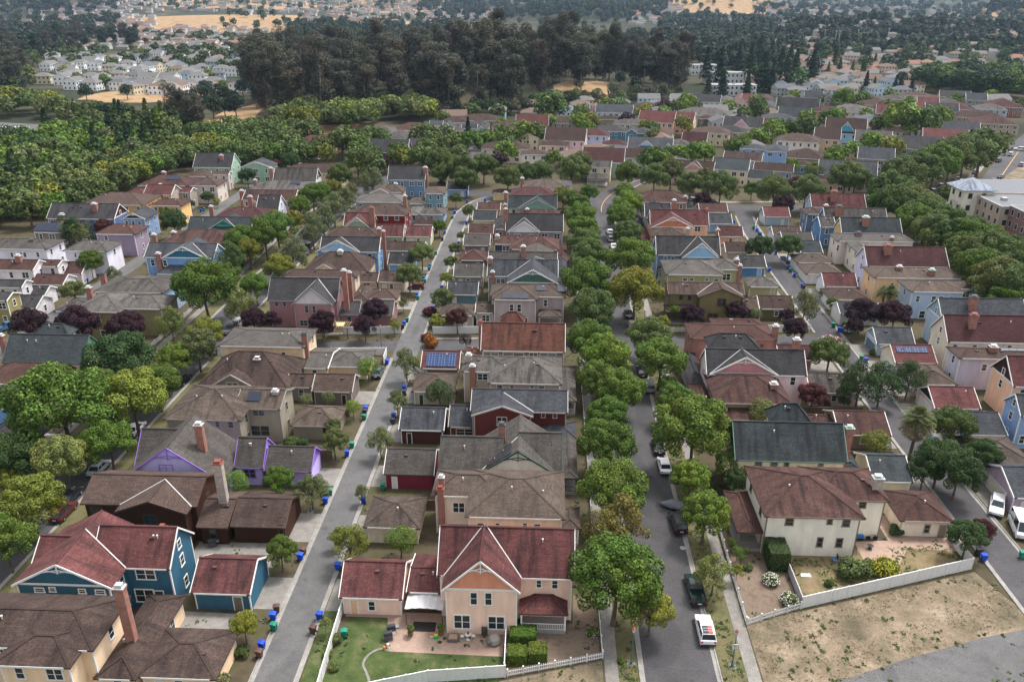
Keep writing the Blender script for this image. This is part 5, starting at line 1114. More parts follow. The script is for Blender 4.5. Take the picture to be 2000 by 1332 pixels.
REST='''f 190 115 100 p;f 490 125 120 p;f 810 130 105 p;l 320 1150 80 p;l 430 1150 60 p;l 760 1170 88 p;l 1100 1090 88 p;l 1040 1190 70 p;h 365 215 42 p ball;n 1180 1205 75 p;n 1120 1120 45 p;n 510 1120 75 p;n 800 1090 70 p;n 570 370 55 p;n 1100 400 60 p;n 1190 262 50 r;o 610 1100 95 p;o 820 1120 95 p;o 560 1190 50 p;m 580 120 48 p;l 1165 430 38 p;l 1240 240 40 p;m 210 265 26 p ball
b 490 480 92 g;b 255 960 80 y;g 690 1180 100 m loose;g 840 870 85 m;g 830 770 50 m;g 480 1130 95 g;g 200 1145 85 b ball;g 1060 390 68 b ball;g 960 650 52 b ball;b 780 950 38 l loose;b 940 430 115 y loose;b 860 380 50 y loose;b 1270 410 100 g ball;b 1020 95 45 m loose;g 1140 870 82 m loose;g 1250 610 65 m loose;g 1310 370 85 m loose;g 1530 560 90 d ball;h 135 235 55 o bush;h 110 200 40 r bush;m 130 1100 48 r bush;m 180 1165 65 y bush;m 310 1140 70 r;m 210 1010 70 m;m 240 880 42 y;m 275 775 48 m;m 300 690 45 m;m 335 600 30 m;m 390 440 45 m;l 1410 720 80 m;l 1330 860 85 m;l 1525 540 45 g;l 1220 700 50 o bush;m 300 360 40 m;l 1290 1040 35 m loose;l 1230 1180 38 y loose;g 800 590 45 w ball;g 660 600 45 w ball
n 950 680 85 d;n 1135 670 80 h;n 1240 1050 85 w loose;n 390 1090 45 g;n 315 1165 48 y;n 920 1110 38 w ball;j 260 340 125 h;j 140 640 95 r;j 245 680 32 d conifer;j 480 560 140 d loose;j 640 550 120 d loose;j 840 510 105 d loose;j 1160 850 130 h;j 1060 1100 150 d;j 1200 1180 150 d;j 1370 1060 110 d;j 950 1180 100 d;j 600 980 95 y ball;j 370 680 38 g;n 1355 975 24 g ball;n 1420 1040 36 g;e 1300 380 100 d;e 1400 340 60 r;i 960 690 100 l ball;i 770 1030 105 l;i 790 1130 80 d;j 575 330 28 g bush;o 520 1190 38 g bush;d 800 610 42 y loose
d 650 620 112 l loose;m 1170 325 60 g;m 1000 350 70 l;m 1050 370 60 g;m 640 230 90 m;m 760 200 80 h;m 850 190 80 h;m 1050 180 100 m;m 1120 130 80 m;m 480 150 88 h;m 340 170 100 h;m 370 240 80 h;m 200 130 100 h;m 220 200 70 h;m 1420 190 75 g;m 1580 100 70 g;n 90 200 78 g;n 260 220 90 m;n 370 190 90 m;n 490 270 88 m;n 590 230 70 m;n 690 290 105 m;n 895 300 50 g;n 1040 310 105 m;n 1250 310 100 m;n 240 110 70 g;n 330 120 60 b;n 440 80 50 b;n 520 70 50 b;n 600 70 40 b;n 820 30 60 g;n 1310 200 60 w ball;n 1510 220 100 m;n 1360 160 36 b;n 1450 60 45 m;n 1150 140 40 g;o 570 240 90 m
k 1130 510 80 d;k 1090 448 48 g;k 1245 395 25 d;k 1350 350 38 d;k 1450 305 26 d;k 1412 380 24 y ball;l 275 210 52 d;k 580 770 72 g;k 480 960 70 m;k 500 590 80 d loose;k 420 540 50 d loose;k 670 540 52 r;k 960 600 24 d ball;k 250 1050 45 m bush;k 1010 1150 35 g ball;k 740 860 50 w loose;k 1095 1090 35 d ball;l 1300 100 62 y;l 1170 130 48 p;l 860 190 60 w;l 1090 250 80 w loose;l 560 120 60 d;l 470 140 34 r'''.replace('\n',';').split(';')
for s in REST: tpx(s,'garden and alley trees')
PROM='o 790 320 105;o 880 230 105;o 980 180 105;o 1090 130 105;o 1190 100 105;o 1290 70 100;o 1390 50 95;o 740 400 80;o 850 400 105;o 960 400 100;o 1040 470 105;o 960 510 95;o 1150 520 105;o 1070 580 100;o 1200 620 105;o 1310 640 110;o 1260 720 95;o 1400 720 115;o 1520 760 120;o 1380 830 115;o 1620 800 110;o 1480 900 125;o 1600 940 120;o 1560 1030 90;o 1640 1040 80;o 1160 340 55;o 1330 560 70;o 1450 640 90;o 1620 690 70'.split(';')
for i,s in enumerate(PROM): tpx(big(s,1.2)+' '+'hmhg'[i%4],'trees along the diagonal avenue','olive green tree in the dense double row along the diagonal avenue')
for l in MID.strip().split('\n'):
    q=l.split('|')[4].split(); X_=cx(q[1],float(q[2])); build(l,'houses of the painted neighbourhood',lod=1,rot=rad(-17) if X_>1240 else (rad(-8) if X_>1050 else 0))
# ---------------- distant towns: a few house meshes shared by many houses
def farhouse(w,d,z,zr,kind):
    v=dict(k=kind,x0=-w/2,x1=w/2,y0=-d/2,y1=d/2,z=z,zr=zr); m=MB(); roof_mb(m,v,0,0); q=MB(); wall_mb(q,v,0,0)
    x0,x1,y0,y1=wall_rect(v)
    for zz in ([1.6,4.6] if z>4.5 else [1.6]):
        n=int(w/3)
        for i in range(n): xx=x0+(x1-x0)*(i+.5)/n; q.box(xx-.5,xx+.5,y0-.03,y0+.02,zz-.7,zz+.6,1)
        n=int(d/3)
        for s in (x0,x1):
            for i in range(n): yy=y0+(y1-y0)*(i+.5)/n; q.box(s-.03,s+.03,yy-.5,yy+.5,zz-.7,zz+.6,1)
    for uv in list(m.uv): pass
    b=MB(); b.v=q.v+m.v; b.f=q.f+[tuple(i+len(q.v) for i in f) for f in m.f]; b.m=q.m+[2 if k==0 else 0 for k in m.m]
    return b
PWALL=simple('house_wall',(.6,.6,.6),.8,objcol=True,var=.08)
def roofm(i,c): return simple('roof_shingles_%s'%i,c,.95,var=.25,vs=1.5)
ROOFS=[roofm(n,c) for n,c in (('grey',(.13,.125,.12)),('brown',(.13,.09,.07)),('slate',(.09,.095,.105)),('tile',(.2,.11,.08)))]
FH={}
for i,(w,d,z,zr,k) in enumerate(((13,10,5.8,8.,'H'),(15,11,5.8,8.6,'G'),(11,13,6.,8.6,'F'),(16,12,3.2,5.6,'H'),(12,10,3.2,5.4,'G'))):
    for j,rm in enumerate(ROOFS): FH[i,j]=farhouse(w,d,z,zr,k).mesh('house',[PWALL,GLASS,rm])
WN={'w':('white','ececea'),'c':('cream','d3c8ac'),'b':('beige','bfb096'),'g':('grey','a9aaa8'),'l':('pale blue','b3c3cf'),'p':('pinkish','cdb3a5')}
RN=['grey','brown','slate','tile']
FT=0
FARXY=[]
def ground_at(px,py):
    d=ray(px,py); lo,hi=200.,9000.
    # march along the ray until it is under the terrain
    y=200.
    while y<9000:
        t=y/d[1]; x=t*d[0]; z=CH+t*d[2]
        if z<terr(x,y): break
        y+=max(4,y*.01)
    return x,y
def fh(px,py,i,j,w,rz,label,group,sc=1.):
    x,y=ground_at(px,py); z=terr(x,y)
    o=link(FH[i,j],'house',None,(x,y,z-.3),hexl(WN[w][1]),rz); o.scale=(sc,sc,sc); FARXY.append((x,y)); return tag(o,label,'house',group)
rg=random.Random(5)
# white hillside estate at the left
# grey pink tract at the right
k=0
def region(n,poly,kinds,cols,roofs,label,group,sc=1.,rot=.3,mind=11.):
    """random houses inside a pixel quad (x0,x1,y0,y1)"""
    x0,x1,y0,y1=poly; c=0; tries=0
    while c<n and tries<n*30:
        tries+=1; px=rg.uniform(x0,x1); py=rg.uniform(y0,y1); x,y=ground_at(px,py)
        if any(abs(x-a)<mind*1.2 and abs(y-b)<mind for a,b in FARXY): continue
        i=rg.choice(kinds); j=rg.choice(roofs); w=rg.choice(cols)
        fh(px,py,i,j,w,rg.uniform(-rot,rot),label%(WN[w][0],RN[j]),group,sc); c+=1
for a_,n_ in (((85,240,118,180),26),((240,400,100,188),44),((400,478,88,180),22)): region(n_,a_,[0,1,2,0],'wwwwcl',[0,0,2,0,1],'%s house with %s roof in the white estate on the left hillside','houses of the white estate on the left hillside',1.15,.25)
region(105,(1470,2020,112,170),[0,1,3,3,4],'cbgpwb',[0,1,1,0,3],'%s house with %s roof in the dense tract at right','houses of the dense tract at right',1.1)
region(22,(1500,1800,165,192),[0,1,2],'lwcg',[2,1,0],'%s house with %s roof among conifers right of the redwoods','houses among the conifers at right',1.05)
region(20,(560,900,34,66),[0,1,3],'wcgb',[0,1],'%s house with %s roof beyond the eucalyptus grove','houses beyond the eucalyptus grove',1.2)
region(34,(230,520,58,96),[0,1,3],'wcg',[0,1],'%s house with %s roof below the golden hill','houses below the golden hill',1.1)
region(24,(1330,1640,40,112),[0,1,2],'wclb',[0,0,1],'%s house with %s roof in the wooded valley at right','houses in the wooded valley at right',1.3)
HR=[(v[1],v[2],v[3],v[4]) for v in HOUSES.values()]
_k=0
for _ in range(1500):
    if _k>=38: break
    px,py=rg.uniform(880,1990),rg.uniform(205,335)
    if py<215+(1100-px)*.12 and px<1100: continue
    if px>1500 and py>320-(px-1500)*.16: continue
    x,y=U(px,py)
    if any(a-8.5<x<b+8.5 and c-7<y<d+7 for a,b,c,d in HR): continue
    HR.append((x-6,x+6,y-5,y+5)); i,j,w=rg.choice([0,1,2,3]),rg.choice([0,0,1,1,2]),rg.choice('cbgplw'); _k+=1
    nb=min(list(HOUSES.values())[:-0 or None],key=lambda v:(v[1]/2+v[2]/2-x)**2+(v[3]/2+v[4]/2-y)**2)
    fh(px,py,i,j,w,rg.choice([0,0,.1,-.1]),' '.join(('%s house with %s roof beside the %s'%(WN[w][0],RN[j],re.split(' with | behind | beside | above | below |, | right of | left of ',nb[0])[0])).split()[:16]),'houses filling the middle distance')
# ---------------- beyond that: distant roofs one could not count
def stuffhouses(name,label,polys,n,seed):
    r=random.Random(seed); m=MB()
    for c in range(n):
        x0,x1,y0,y1=r.choice(polys); px=r.uniform(x0,x1); py=r.uniform(y0,y1); x,y=ground_at(px,py); z=terr(x,y)-.5
        w,d,h=r.uniform(11,20),r.uniform(10,15),r.choice([3.4,6.,6.4]); p=h+r.uniform(1.8,3)
        m.box(x-w/2,x+w/2,y-d/2,y+d/2,z,z+h,r.choice([0,0,1])); w+=1;d+=1
        A=[(x-w/2,y-d/2,z+h),(x+w/2,y-d/2,z+h),(x+w/2,y,z+p),(x-w/2,y,z+p),(x+w/2,y+d/2,z+h),(x-w/2,y+d/2,z+h)]; k=r.choice([2,2,3,4])
        m.face([A[0],A[1],A[2],A[3]],k); m.face([A[4],A[5],A[3],A[2]],k); m.face([A[1],A[4],A[2]],0); m.face([A[0],A[3],A[5]],0)
    o=m.obj(name,[simple('pale_wall',(.5,.49,.46),.8),simple('tan_wall',(.4,.33,.27),.8),ROOFS[0],ROOFS[1],ROOFS[3]]); return struct(o,label,'stuff')
stuffhouses('distant_houses','many tiny pale houses spread over the distant town and hills',[(200,860,2,24),(200,860,2,24),(430,900,2,30),(820,960,22,56),(600,900,20,60),(1480,2000,2,60),(1480,2000,10,70),(1500,1680,4,36),(60,300,20,60),(60,480,55,98),(60,480,60,100),(1290,1520,38,90),(1230,1330,15,50),(1000,1060,4,10),(1560,2000,55,112),(120,260,14,62),(1850,2010,45,90)],2000,9)
def stufftrees(name,label,polys,n,seed,cols,rr=(4,8)):
    r=random.Random(seed); v=[];f=[]
    base=crown(300,95,.3,.8,6,(.4,.6),spread=.5,fill=1.)
    bs=[crown(300+i,120,.27,.85,6,(.4,.6),spread=.5,fill=1.) for i in range(4)]
    for c in range(n):
        x0,x1,y0,y1=r.choice(polys); px=r.uniform(x0,x1); py=r.uniform(y0,y1); x,y=ground_at(px,py); z=terr(x,y); R_=r.uniform(*rr)*(1+y/5000); b=len(v); bv,bf=r.choice(bs); sz=r.uniform(.8,1.3)
        v+=[(x+p[0]*R_,y+p[1]*R_,z+R_*.75+p[2]*R_*sz) for p in bv]; f+=[tuple(b+i for i in q) for q in bf]
    me=bpy.data.meshes.new(name); me.from_pydata(v,[],f); me.materials.append(LEAF); o=link(me,name,color=cols); return struct(o,label,'stuff')
stufftrees('distant_wood','dark wooded hillsides and tree cover far away',[(0,230,0,75),(0,120,60,110),(820,1300,0,50),(820,1300,0,30),(1290,1500,40,112),(1480,2000,60,108),(1200,1480,75,140),(1480,2000,0,60),(560,900,55,80),(1480,2000,50,108),(1520,2000,0,50),(820,1300,0,40),(1290,1500,40,100)],1800,3,(.03,.046,.024),(5,10))
stufftrees('distant_tree_cover','green tree cover between distant houses',[(430,900,10,60),(250,860,0,24),(1470,2000,90,115),(60,500,70,90),(1490,2000,0,60),(1100,1500,0,60),(560,900,55,90),(80,480,100,140)],620,4,(.06,.085,.035),(4,7))
# ------------------------------------------------------------------ woods and groves in the middle distance
rw=random.Random(77)
def inpoly(x,y,P):
    c=False; j=len(P)-1
    for i in range(len(P)):
        if (P[i][1]>y)!=(P[j][1]>y) and x<(P[j][0]-P[i][0])*(y-P[i][1])/(P[j][1]-P[i][1])+P[i][0]: c=not c
        j=i
    return c
def wood(poly,sp,r,cols,kinds,label,group,hf=None,clear=4.,far=None,name=None,maxn=400):
    W=[U(*p) for p in poly]; xs=[p[0] for p in W]; ys=[p[1] for p in W]; n=0
    y=min(ys)
    row=0
    while y<max(ys):
        x=min(xs)+(row%2)*sp/2
        while x<max(xs):
            a=x+rw.uniform(-.35,.35)*sp; b=y+rw.uniform(-.35,.35)*sp
            if inpoly(a,b,W) and n<maxn:
                nb=nearest(a,b)
                if nb[0]>clear*clear:
                    q=rw.uniform(*r); col=rw.choice(cols); kd=rw.choice(kinds); 
                    tree(a,b,q,col,kd,(hf*rw.uniform(.8,1.15)) if hf else None,label%TNAME[col],group,far=far,name=name,mass=None if name=='eucalyptus' else MASS); n+=1
            x+=sp
        y+=sp*.9; row+=1
MASS=[]
# left wood
wood([(-60,345),(-60,460),(60,430),(92,395),(180,350),(300,318),(372,300),(360,285),(230,300),(130,320),(60,300)],8.2,(3.2,6.4),'gghddbhmwhdk',['round','round','oak','conifer'],'%s tree of the thick wood at the left','trees of the thick wood at the left')
wood([(-60,420),(-20,465),(90,440),(95,400),(190,365),(270,345),(368,325),(362,300),(200,330),(90,380),(0,405)],8,(3.,5.6),'hmlhwm',['round','loose'],'%s tree along the near edge of the left wood','trees along the near edge of the left wood')
wood([(130,262),(135,262),(250,300),(340,312),(365,292),(310,268),(170,245),(130,245)],10,(3.6,7),'mmhwdkh',['round','round','conifer'],'%s tree in the belt behind the left wood','trees in the belt behind the left wood')
wood([(-40,345),(60,335),(100,300),(160,290),(210,300),(130,340),(-40,365)],9,(5.5,7),'bdg',['round'],'%s tree by the storage lot','trees by the storage lot')
wood([(210,280),(290,262),(345,268),(365,296),(330,305),(220,300)],11,(5,7),'mkdm',['round','conifer'],'%s tree in the hollow below the left estate','trees in the hollow below the left estate')
wood([(370,300),(372,288),(560,276),(640,288),(760,292),(770,312),(690,322),(640,305),(560,318),(470,322)],9,(4.6,6.2),'hmgmh',['round','loose'],'%s tree in the belt behind the upper left houses','trees in the belt behind the upper left houses')
wood([(520,275),(560,258),(700,262),(770,250),(740,240),(560,246),(520,255)],11,(5,6.5),'hyml',['loose','round'],'%s tree in front of the eucalyptus grove','trees in front of the eucalyptus grove')
wood([(690,310),(770,300),(850,295),(960,310),(950,330),(850,345),(760,335),(720,360),(690,345)],9.5,(4.5,6),'mhgm',['round'],'%s tree in the belt between the alley and the stucco houses','trees in the belt behind the alley')
wood([(540,235),(640,225),(790,222),(860,232),(860,245),(700,246)],12,(4.5,6),'lhmy',['loose'],'%s sapling at the foot of the eucalyptus grove','saplings at the foot of the eucalyptus grove',clear=6)
# eucalyptus grove
wood([(475,222),(560,240),(700,236),(850,226),(1000,224),(1130,200),(1170,186),(1300,190),(1360,184),(1340,150),(1300,140),(1000,128),(700,120),(560,125),(480,140)],20,(8.5,12),'eeef',['euc'],'%s eucalyptus of the tall dark grove','eucalyptus trees of the tall dark grove',hf=21,far=True,name='eucalyptus',clear=5,maxn=215)
wood([(325,285),(400,290),(405,255),(335,250)],13,(6,8),'eem',['euc'],'%s tall tree beside the dry meadow','tall trees beside the dry meadow',hf=13,far=True,name='eucalyptus')
wood([(0,150),(60,170),(60,120),(230,95),(270,105),(290,85),(150,75),(0,100)],42,(8,11),'eek',['euc'],'%s tree of the dark belt left of the estate','trees of the dark belt left of the estate',hf=15,far=True,name='eucalyptus')
wood([(-30,205),(130,215),(130,240),(0,232),(-40,225)],13,(5,6.5),'mmhy',['round'],'%s tree in the light belt at the left edge','trees in the light belt at the left edge')
wood([(-30,190),(70,195),(60,165),(-30,165)],22,(8,10),'ee',['euc'],'%s tree at the left edge below the estate','tall trees at the left edge',hf=17,far=True,name='eucalyptus')
wood([(90,430),(150,398),(270,343),(380,303),(520,314),(640,310),(650,328),(500,340),(395,330),(330,352),(260,388),(180,420),(95,458)],8,(3.8,5.2),'hmyhg',['round','loose'],'%s tree behind the upper left houses','trees behind the upper left houses',clear=2.5)
wood([(-30,120),(60,110),(80,112),(60,150),(60,190),(-30,200)],20,(4.5,6.5),'kdme',['round'],'%s tree around the left estate','trees around the left estate',clear=3)
wood([(480,240),(700,240),(850,232),(1000,230),(1130,212),(1330,196),(1330,190),(1120,202),(850,226),(560,242)],9,(2.2,4.2),'fkedm',['round'],'%s undergrowth at the foot of the grove','undergrowth at the foot of the grove')
# redwoods and dark conifers on the right
for (px,py,r,h) in ((1405,170,7,22),(1462,165,8,30),(1378,165,7,26),(1490,180,8,20),(1505,182,6,18),(1535,178,6,16),(1480,150,8,28),(1410,190,6,13),(1458,190,6,12),(1382,190,5,12),(1688,186,5,13),(1704,186,4,10),(1745,186,4,10),(1756,186,4,10),(1778,186,4,9),(568,96,8,30),(600,98,8,28),(598,95,6,22),(915,292,5,9),(102,296,6,12),(275,300,5,12),(290,312,5,11)):
    x,y=U(px,py); tree(x,y,r,'k','conifer',h*.62,'dark pointed conifer '+('beside the white terraces' if 1350<px<1550 else 'at the right tract edge' if px>1600 else 'near the eucalyptus grove' if 500<px<700 else 'standing in the left wood' if px<400 else 'among the stucco houses'),'dark pointed conifers',far=True)
wood([(1440,175),(1600,190),(1600,150),(1500,120),(1440,130)],30,(6,9),'kkd',['round','conifer'],'%s tree around the redwoods','trees around the redwoods',hf=11,clear=5)
wood([(1600,168),(2000,178),(2000,100),(1600,110)],42,(4,6.5),'kdm',['round','round','conifer'],'%s tree between the roofs of the right hand tract','trees between the roofs of the right hand tract',clear=0)
wood([(1780,180),(2010,200),(2010,165),(1800,160)],13,(6,8),'dkg',['round'],'%s tree in the green patch of the right hand tract','trees in the green patch of the right hand tract')
wood([(100,175),(240,190),(480,185),(480,105),(240,95),(80,100)],44,(2.8,4.2),'dgmy',['round'],'%s tree between the houses of the left estate','trees between the houses of the left estate',clear=0)
for (px,py) in ((403,190),(440,205),(455,213),(410,212),(440,228),(418,232),(462,228),(430,190),(475,190),(250,196),(170,196),(1210,185),(1240,190)):
    x,y=U(px,py); tree(x,y,rw.uniform(3.8,5.8),'k','round',None,'dark oak on the dry meadow left of the eucalyptus grove' if px<600 else 'dark oak on the dry knoll right of the eucalyptus grove','dark oaks on the dry meadow',name='oak_tree')
# garden trees between the middle distance houses
wood([(860,300),(960,345),(1110,352),(1200,330),(1300,320),(1420,330),(1560,345),(1700,345),(1760,320),(1900,250),(2000,230),(2000,200),(1500,200),(1080,225),(860,245)],25,(3.2,4.8),'gbhmbpbyg',['round','ball','loose'],'%s garden tree between the middle distance houses','garden trees between the middle distance houses',clear=1.2,far=True)
for s in 'r 610 890 60;r 730 870 75;r 830 860 75;r 1010 800 42;r 1100 800 62;r 910 700 90;s 640 1000 20;s 350 1010 55;s 420 1000 55;s 520 990 60;s 590 1000 45;s 820 930 60;s 1030 860 70;s 960 910 50;s 1110 850 50;s 1250 840 60;s 1400 780 55;s 930 700 70;s 840 740 55;s 470 670 50;s 380 700 40;s 1490 640 60;t 880 770 100;t 780 790 60;t 1010 800 80;t 1100 780 70;t 480 640 45;t 660 920 50;t 770 910 40;t 460 1010 55;t 300 1110 55;t 160 1080 45;t 640 750 50;t 780 1000 30'.split(';'):
    q=s.split(); tpx(s+' '+rw.choice('gbhhb'),'garden trees between the middle distance houses')

# the trees of the woods that show largest stand alone, the others form one mass
def leafv():
    m=LEAF.copy(); m.name='leaves_mixed'; n=m.node_tree; oi=[q for q in n.nodes if q.type=='OBJECT_INFO'][0]
    a=N(n,'ShaderNodeAttribute',attribute_name='tint')
    for l in list(n.links):
        if l.from_node==oi and l.from_socket.name=='Color': n.links.new(a.outputs['Color'],l.to_socket)
    return m
MASS.sort(key=lambda t:-t[0]); KEEP=[t for t in MASS if t[2]<470][:46]; REST=[t for t in MASS if t not in KEEP]
for q,(s_,x,y,r,c,kind,hc,lab,grp,nm,z0) in enumerate(KEEP):
    me=FAR_['round'][q%3] if kind!='conifer' else FAR_['conifer'][q%2]; o=link(me,'tree',None,(x,y,z0+hc),c,q*1.7); o.scale=(r,r,r); tag(o,lab,'tree',grp)
import numpy as np
VS=[];LP=[];NV=0;CL=[];NF=0
def arr(me):
    v=np.zeros(len(me.vertices)*3,dtype=np.float32); me.vertices.foreach_get('co',v); f=[tuple(p.vertices) for p in me.polygons if p.material_index==0 and len(p.vertices)==4]; return v.reshape(-1,3),np.array(f,dtype=np.int32)
AR={k:[arr(m_) for m_ in FAR_[k]] for k in ('round','oak','conifer')}
for q,(s_,x,y,r,c,kind,hc,lab,grp,nm,z0) in enumerate(REST):
    k='conifer' if kind=='conifer' else ('round' if y<480 else 'oak'); v,f=AR[k][q%len(AR[k])]; a=q*2.4; ca,sa=math.cos(a),math.sin(a)
    w_=np.stack([(v[:,0]*ca-v[:,1]*sa)*r+x,(v[:,0]*sa+v[:,1]*ca)*r+y,v[:,2]*r+z0+hc],1); VS.append(w_); LP.append(f+NV); NV+=len(v); CL.append(np.tile(np.array([*c,1.],dtype=np.float32),(len(f),1)))
V_=np.concatenate(VS); F2=np.concatenate(LP); C2=np.concatenate(CL)
me=bpy.data.meshes.new('tree_cover'); me.vertices.add(len(V_)); me.vertices.foreach_set('co',V_.ravel()); me.loops.add(F2.size); me.loops.foreach_set('vertex_index',F2.ravel()); me.polygons.add(len(F2)); me.polygons.foreach_set('loop_start',np.arange(0,F2.size,4,dtype=np.int32)); me.polygons.foreach_set('loop_total',np.full(len(F2),4,dtype=np.int32))
me.update(calc_edges=True); at=me.attributes.new('tint','FLOAT_COLOR','FACE'); at.data.foreach_set('color',C2.ravel()); lv=leafv(); [setattr(q.inputs[1],'default_value',.2) for q in lv.node_tree.nodes if q.type=='MATH' and abs(q.inputs[1].default_value-.38)<1e-3]; me.materials.append(lv); struct(link(me,'tree_cover'),'tree cover of the left wood and between the farther roofs','stuff')
# ------------------------------------------------------------------ fences
WHITE=(.62,.62,.6)
def fence(pts,label,kind='solid',h=1.8,col=WHITE,group='white fences'):
    ox,oy=pts[0]; root=thing({'solid':'privacy_fence','picket':'picket_fence','wood':'wooden_fence'}[kind],label,'fence',(ox,oy,0),0,group)
    P=[(x-ox,y-oy) for x,y in pts]; panels=MB(); rails=MB()
    for (a,b) in zip(P,P[1:]):
        L=math.dist(a,b); d=((b[0]-a[0])/L,(b[1]-a[1])/L); n=(-d[1],d[0]); k=max(1,round(L/2.4))
        for i in range(k+(b==P[-1])):
            p=MB(); x,y=a[0]+d[0]*L*i/k,a[1]+d[1]*L*i/k; hh=h+.08 if kind=='picket' else h+.005; p.box(x-.065,x+.065,y-.065,y+.065,0,hh); p.box(x-.085,x+.085,y-.085,y+.085,hh,hh+.04)
            p.obj('post',TRIM,root,color=col)
        at=lambda t,o,z:(a[0]+d[0]*t+n[0]*o,a[1]+d[1]*t+n[1]*o,z)
        if kind=='picket':
            m=int(L/.21)
            for i in range(m): t=(i+.5)*L/m; panels.prism([at(t-.045,-.02,.08),at(t+.045,-.02,.08),at(t+.045,-.02,h-.06),at(t,-.02,h),at(t-.045,-.02,h-.06)],(n[0]*.03,n[1]*.03,0))
            for z in (.25,h-.3): rails.prism([at(0,.015,z),at(L,.015,z),at(L,.015,z+.09),at(0,.015,z+.09)],(n[0]*.04,n[1]*.04,0))
        else:
            m=max(1,int(L/.6))
            for i in range(m):
                t0=L*i/m+.006; t1=L*(i+1)/m-.006; panels.prism([at(t0,-.02,.05),at(t1,-.02,.05),at(t1,-.02,h-.12),at(t0,-.02,h-.12)],(n[0]*.04,n[1]*.04,0))
            rails.prism([at(0,-.05,h-.12),at(L,-.05,h-.12),at(L,-.05,h),at(0,-.05,h)],(n[0]*.1,n[1]*.1,0))
    panels.obj('pickets' if kind=='picket' else 'panel',TRIM,root,color=col); rails.obj('rail',TRIM,root,color=tuple(c*1.05 for c in col)); return root
fence([(7.3,69.6),(3.6,68.5),(0,67.5),(-3.5,66.5)],'white picket fence slanting across the weedy lot below the peach farmhouse','picket',1.05)
fence([(7.3,69.9),(7.2,88),(7.3,103),(7.3,150)],'low white picket fence along the sidewalk left of the main street','picket',1.0)
fence([(-3.75,66.4),(-12.2,65.3),(-26,61)],'tall white fence at the bottom edge below the green lawn','solid',1.8)
fence([(-3.85,66.8),(-4.,75)],'white fence dividing the tan patio from the porch garden','solid',1.7)
fence([(-24.2,79),(-24.3,76.4),(-24.,64.8),(-23.9,62)],'white fence between the alley grass and the green lawn')
fence([(25,75.9),(25.1,86),(25.3,100)],'white picket fence along the right hand sidewalk by the cream stucco house','picket',1.05)
fence([(25.1,75.7),(28.7,77.3),(32.3,78.8)],'white picket fence above the straw coloured field','picket',1.05)
fence([(32.5,78.9),(40.7,81.7),(48.8,84.5),(57,87.3)],'long tall white fence above the straw coloured field','solid',1.9)
fence([(57.05,87.5),(56.9,91.4),(57.1,94)],'short white fence beside the red leaved tree at the right alley')
fence([(32.55,79.1),(32.6,86.5)],'grey white fence inside the corner lot beside the tall clipped hedge','solid',1.5,(.42,.41,.42))
fence([(-47,150.6),(-33.2,151.4),(-33,147)],'white fence on the south side of the cross street by the cream house')
fence([(-45,162.2),(-32.4,163.2)],'white fence under the dark plum trees north of the cross street')
fence([(-25,163.2),(-12.8,164)],'white fence with creepers north of the cross street beside the alley')
fence([(26.8,166.5),(33,167)],'short white picket fence at the corner right of the main street','picket',1.05)
fence([(47,167.2),(59.5,168)],'white fence beside the plum trees at the right alley corner')
fence([(-84.6,152),(-84.6,160)],'white picket fence along the left street sidewalk, nearer length','picket',1.05)
fence([(-84.8,163),(-84.9,178)],'white picket fence along the left street sidewalk by the olive house','picket',1.05)
fence([(-85.4,262),(-83.5,290)],'white picket fence at the upper end of the left street','picket',1.1)
fence([(-84.3,98),(-84.3,112)],'white picket fence below the pale blue house at the left','picket',1.1)
fence([(67.2,146.2),(77,146.2)],'short white fence between slate and red roofed garages')
fence([(66.8,252),(70,262)],'white fence beside the pale blue garage at the alley top')
BRW=(.13,.085,.06)
for i,(a,b) in enumerate((((45.5,114),(57,114.3)),((-16.5,124.5),(-16.3,131)),((-17,97.5),(-15.3,97.6)),((-34.5,110.5),(-47,110.5)),((44,129),(57.5,129.6)),((-16,190),(-16,196)),((-43,124.8),(-35,124.8)),((78,200),(82,200.3)),((50,184),(58,184)))):
    fence([a,b],uniq('brown wooden fence',(a[0]+b[0])/2,(a[1]+b[1])/2),'wood',1.6,BRW,'brown garden fences')
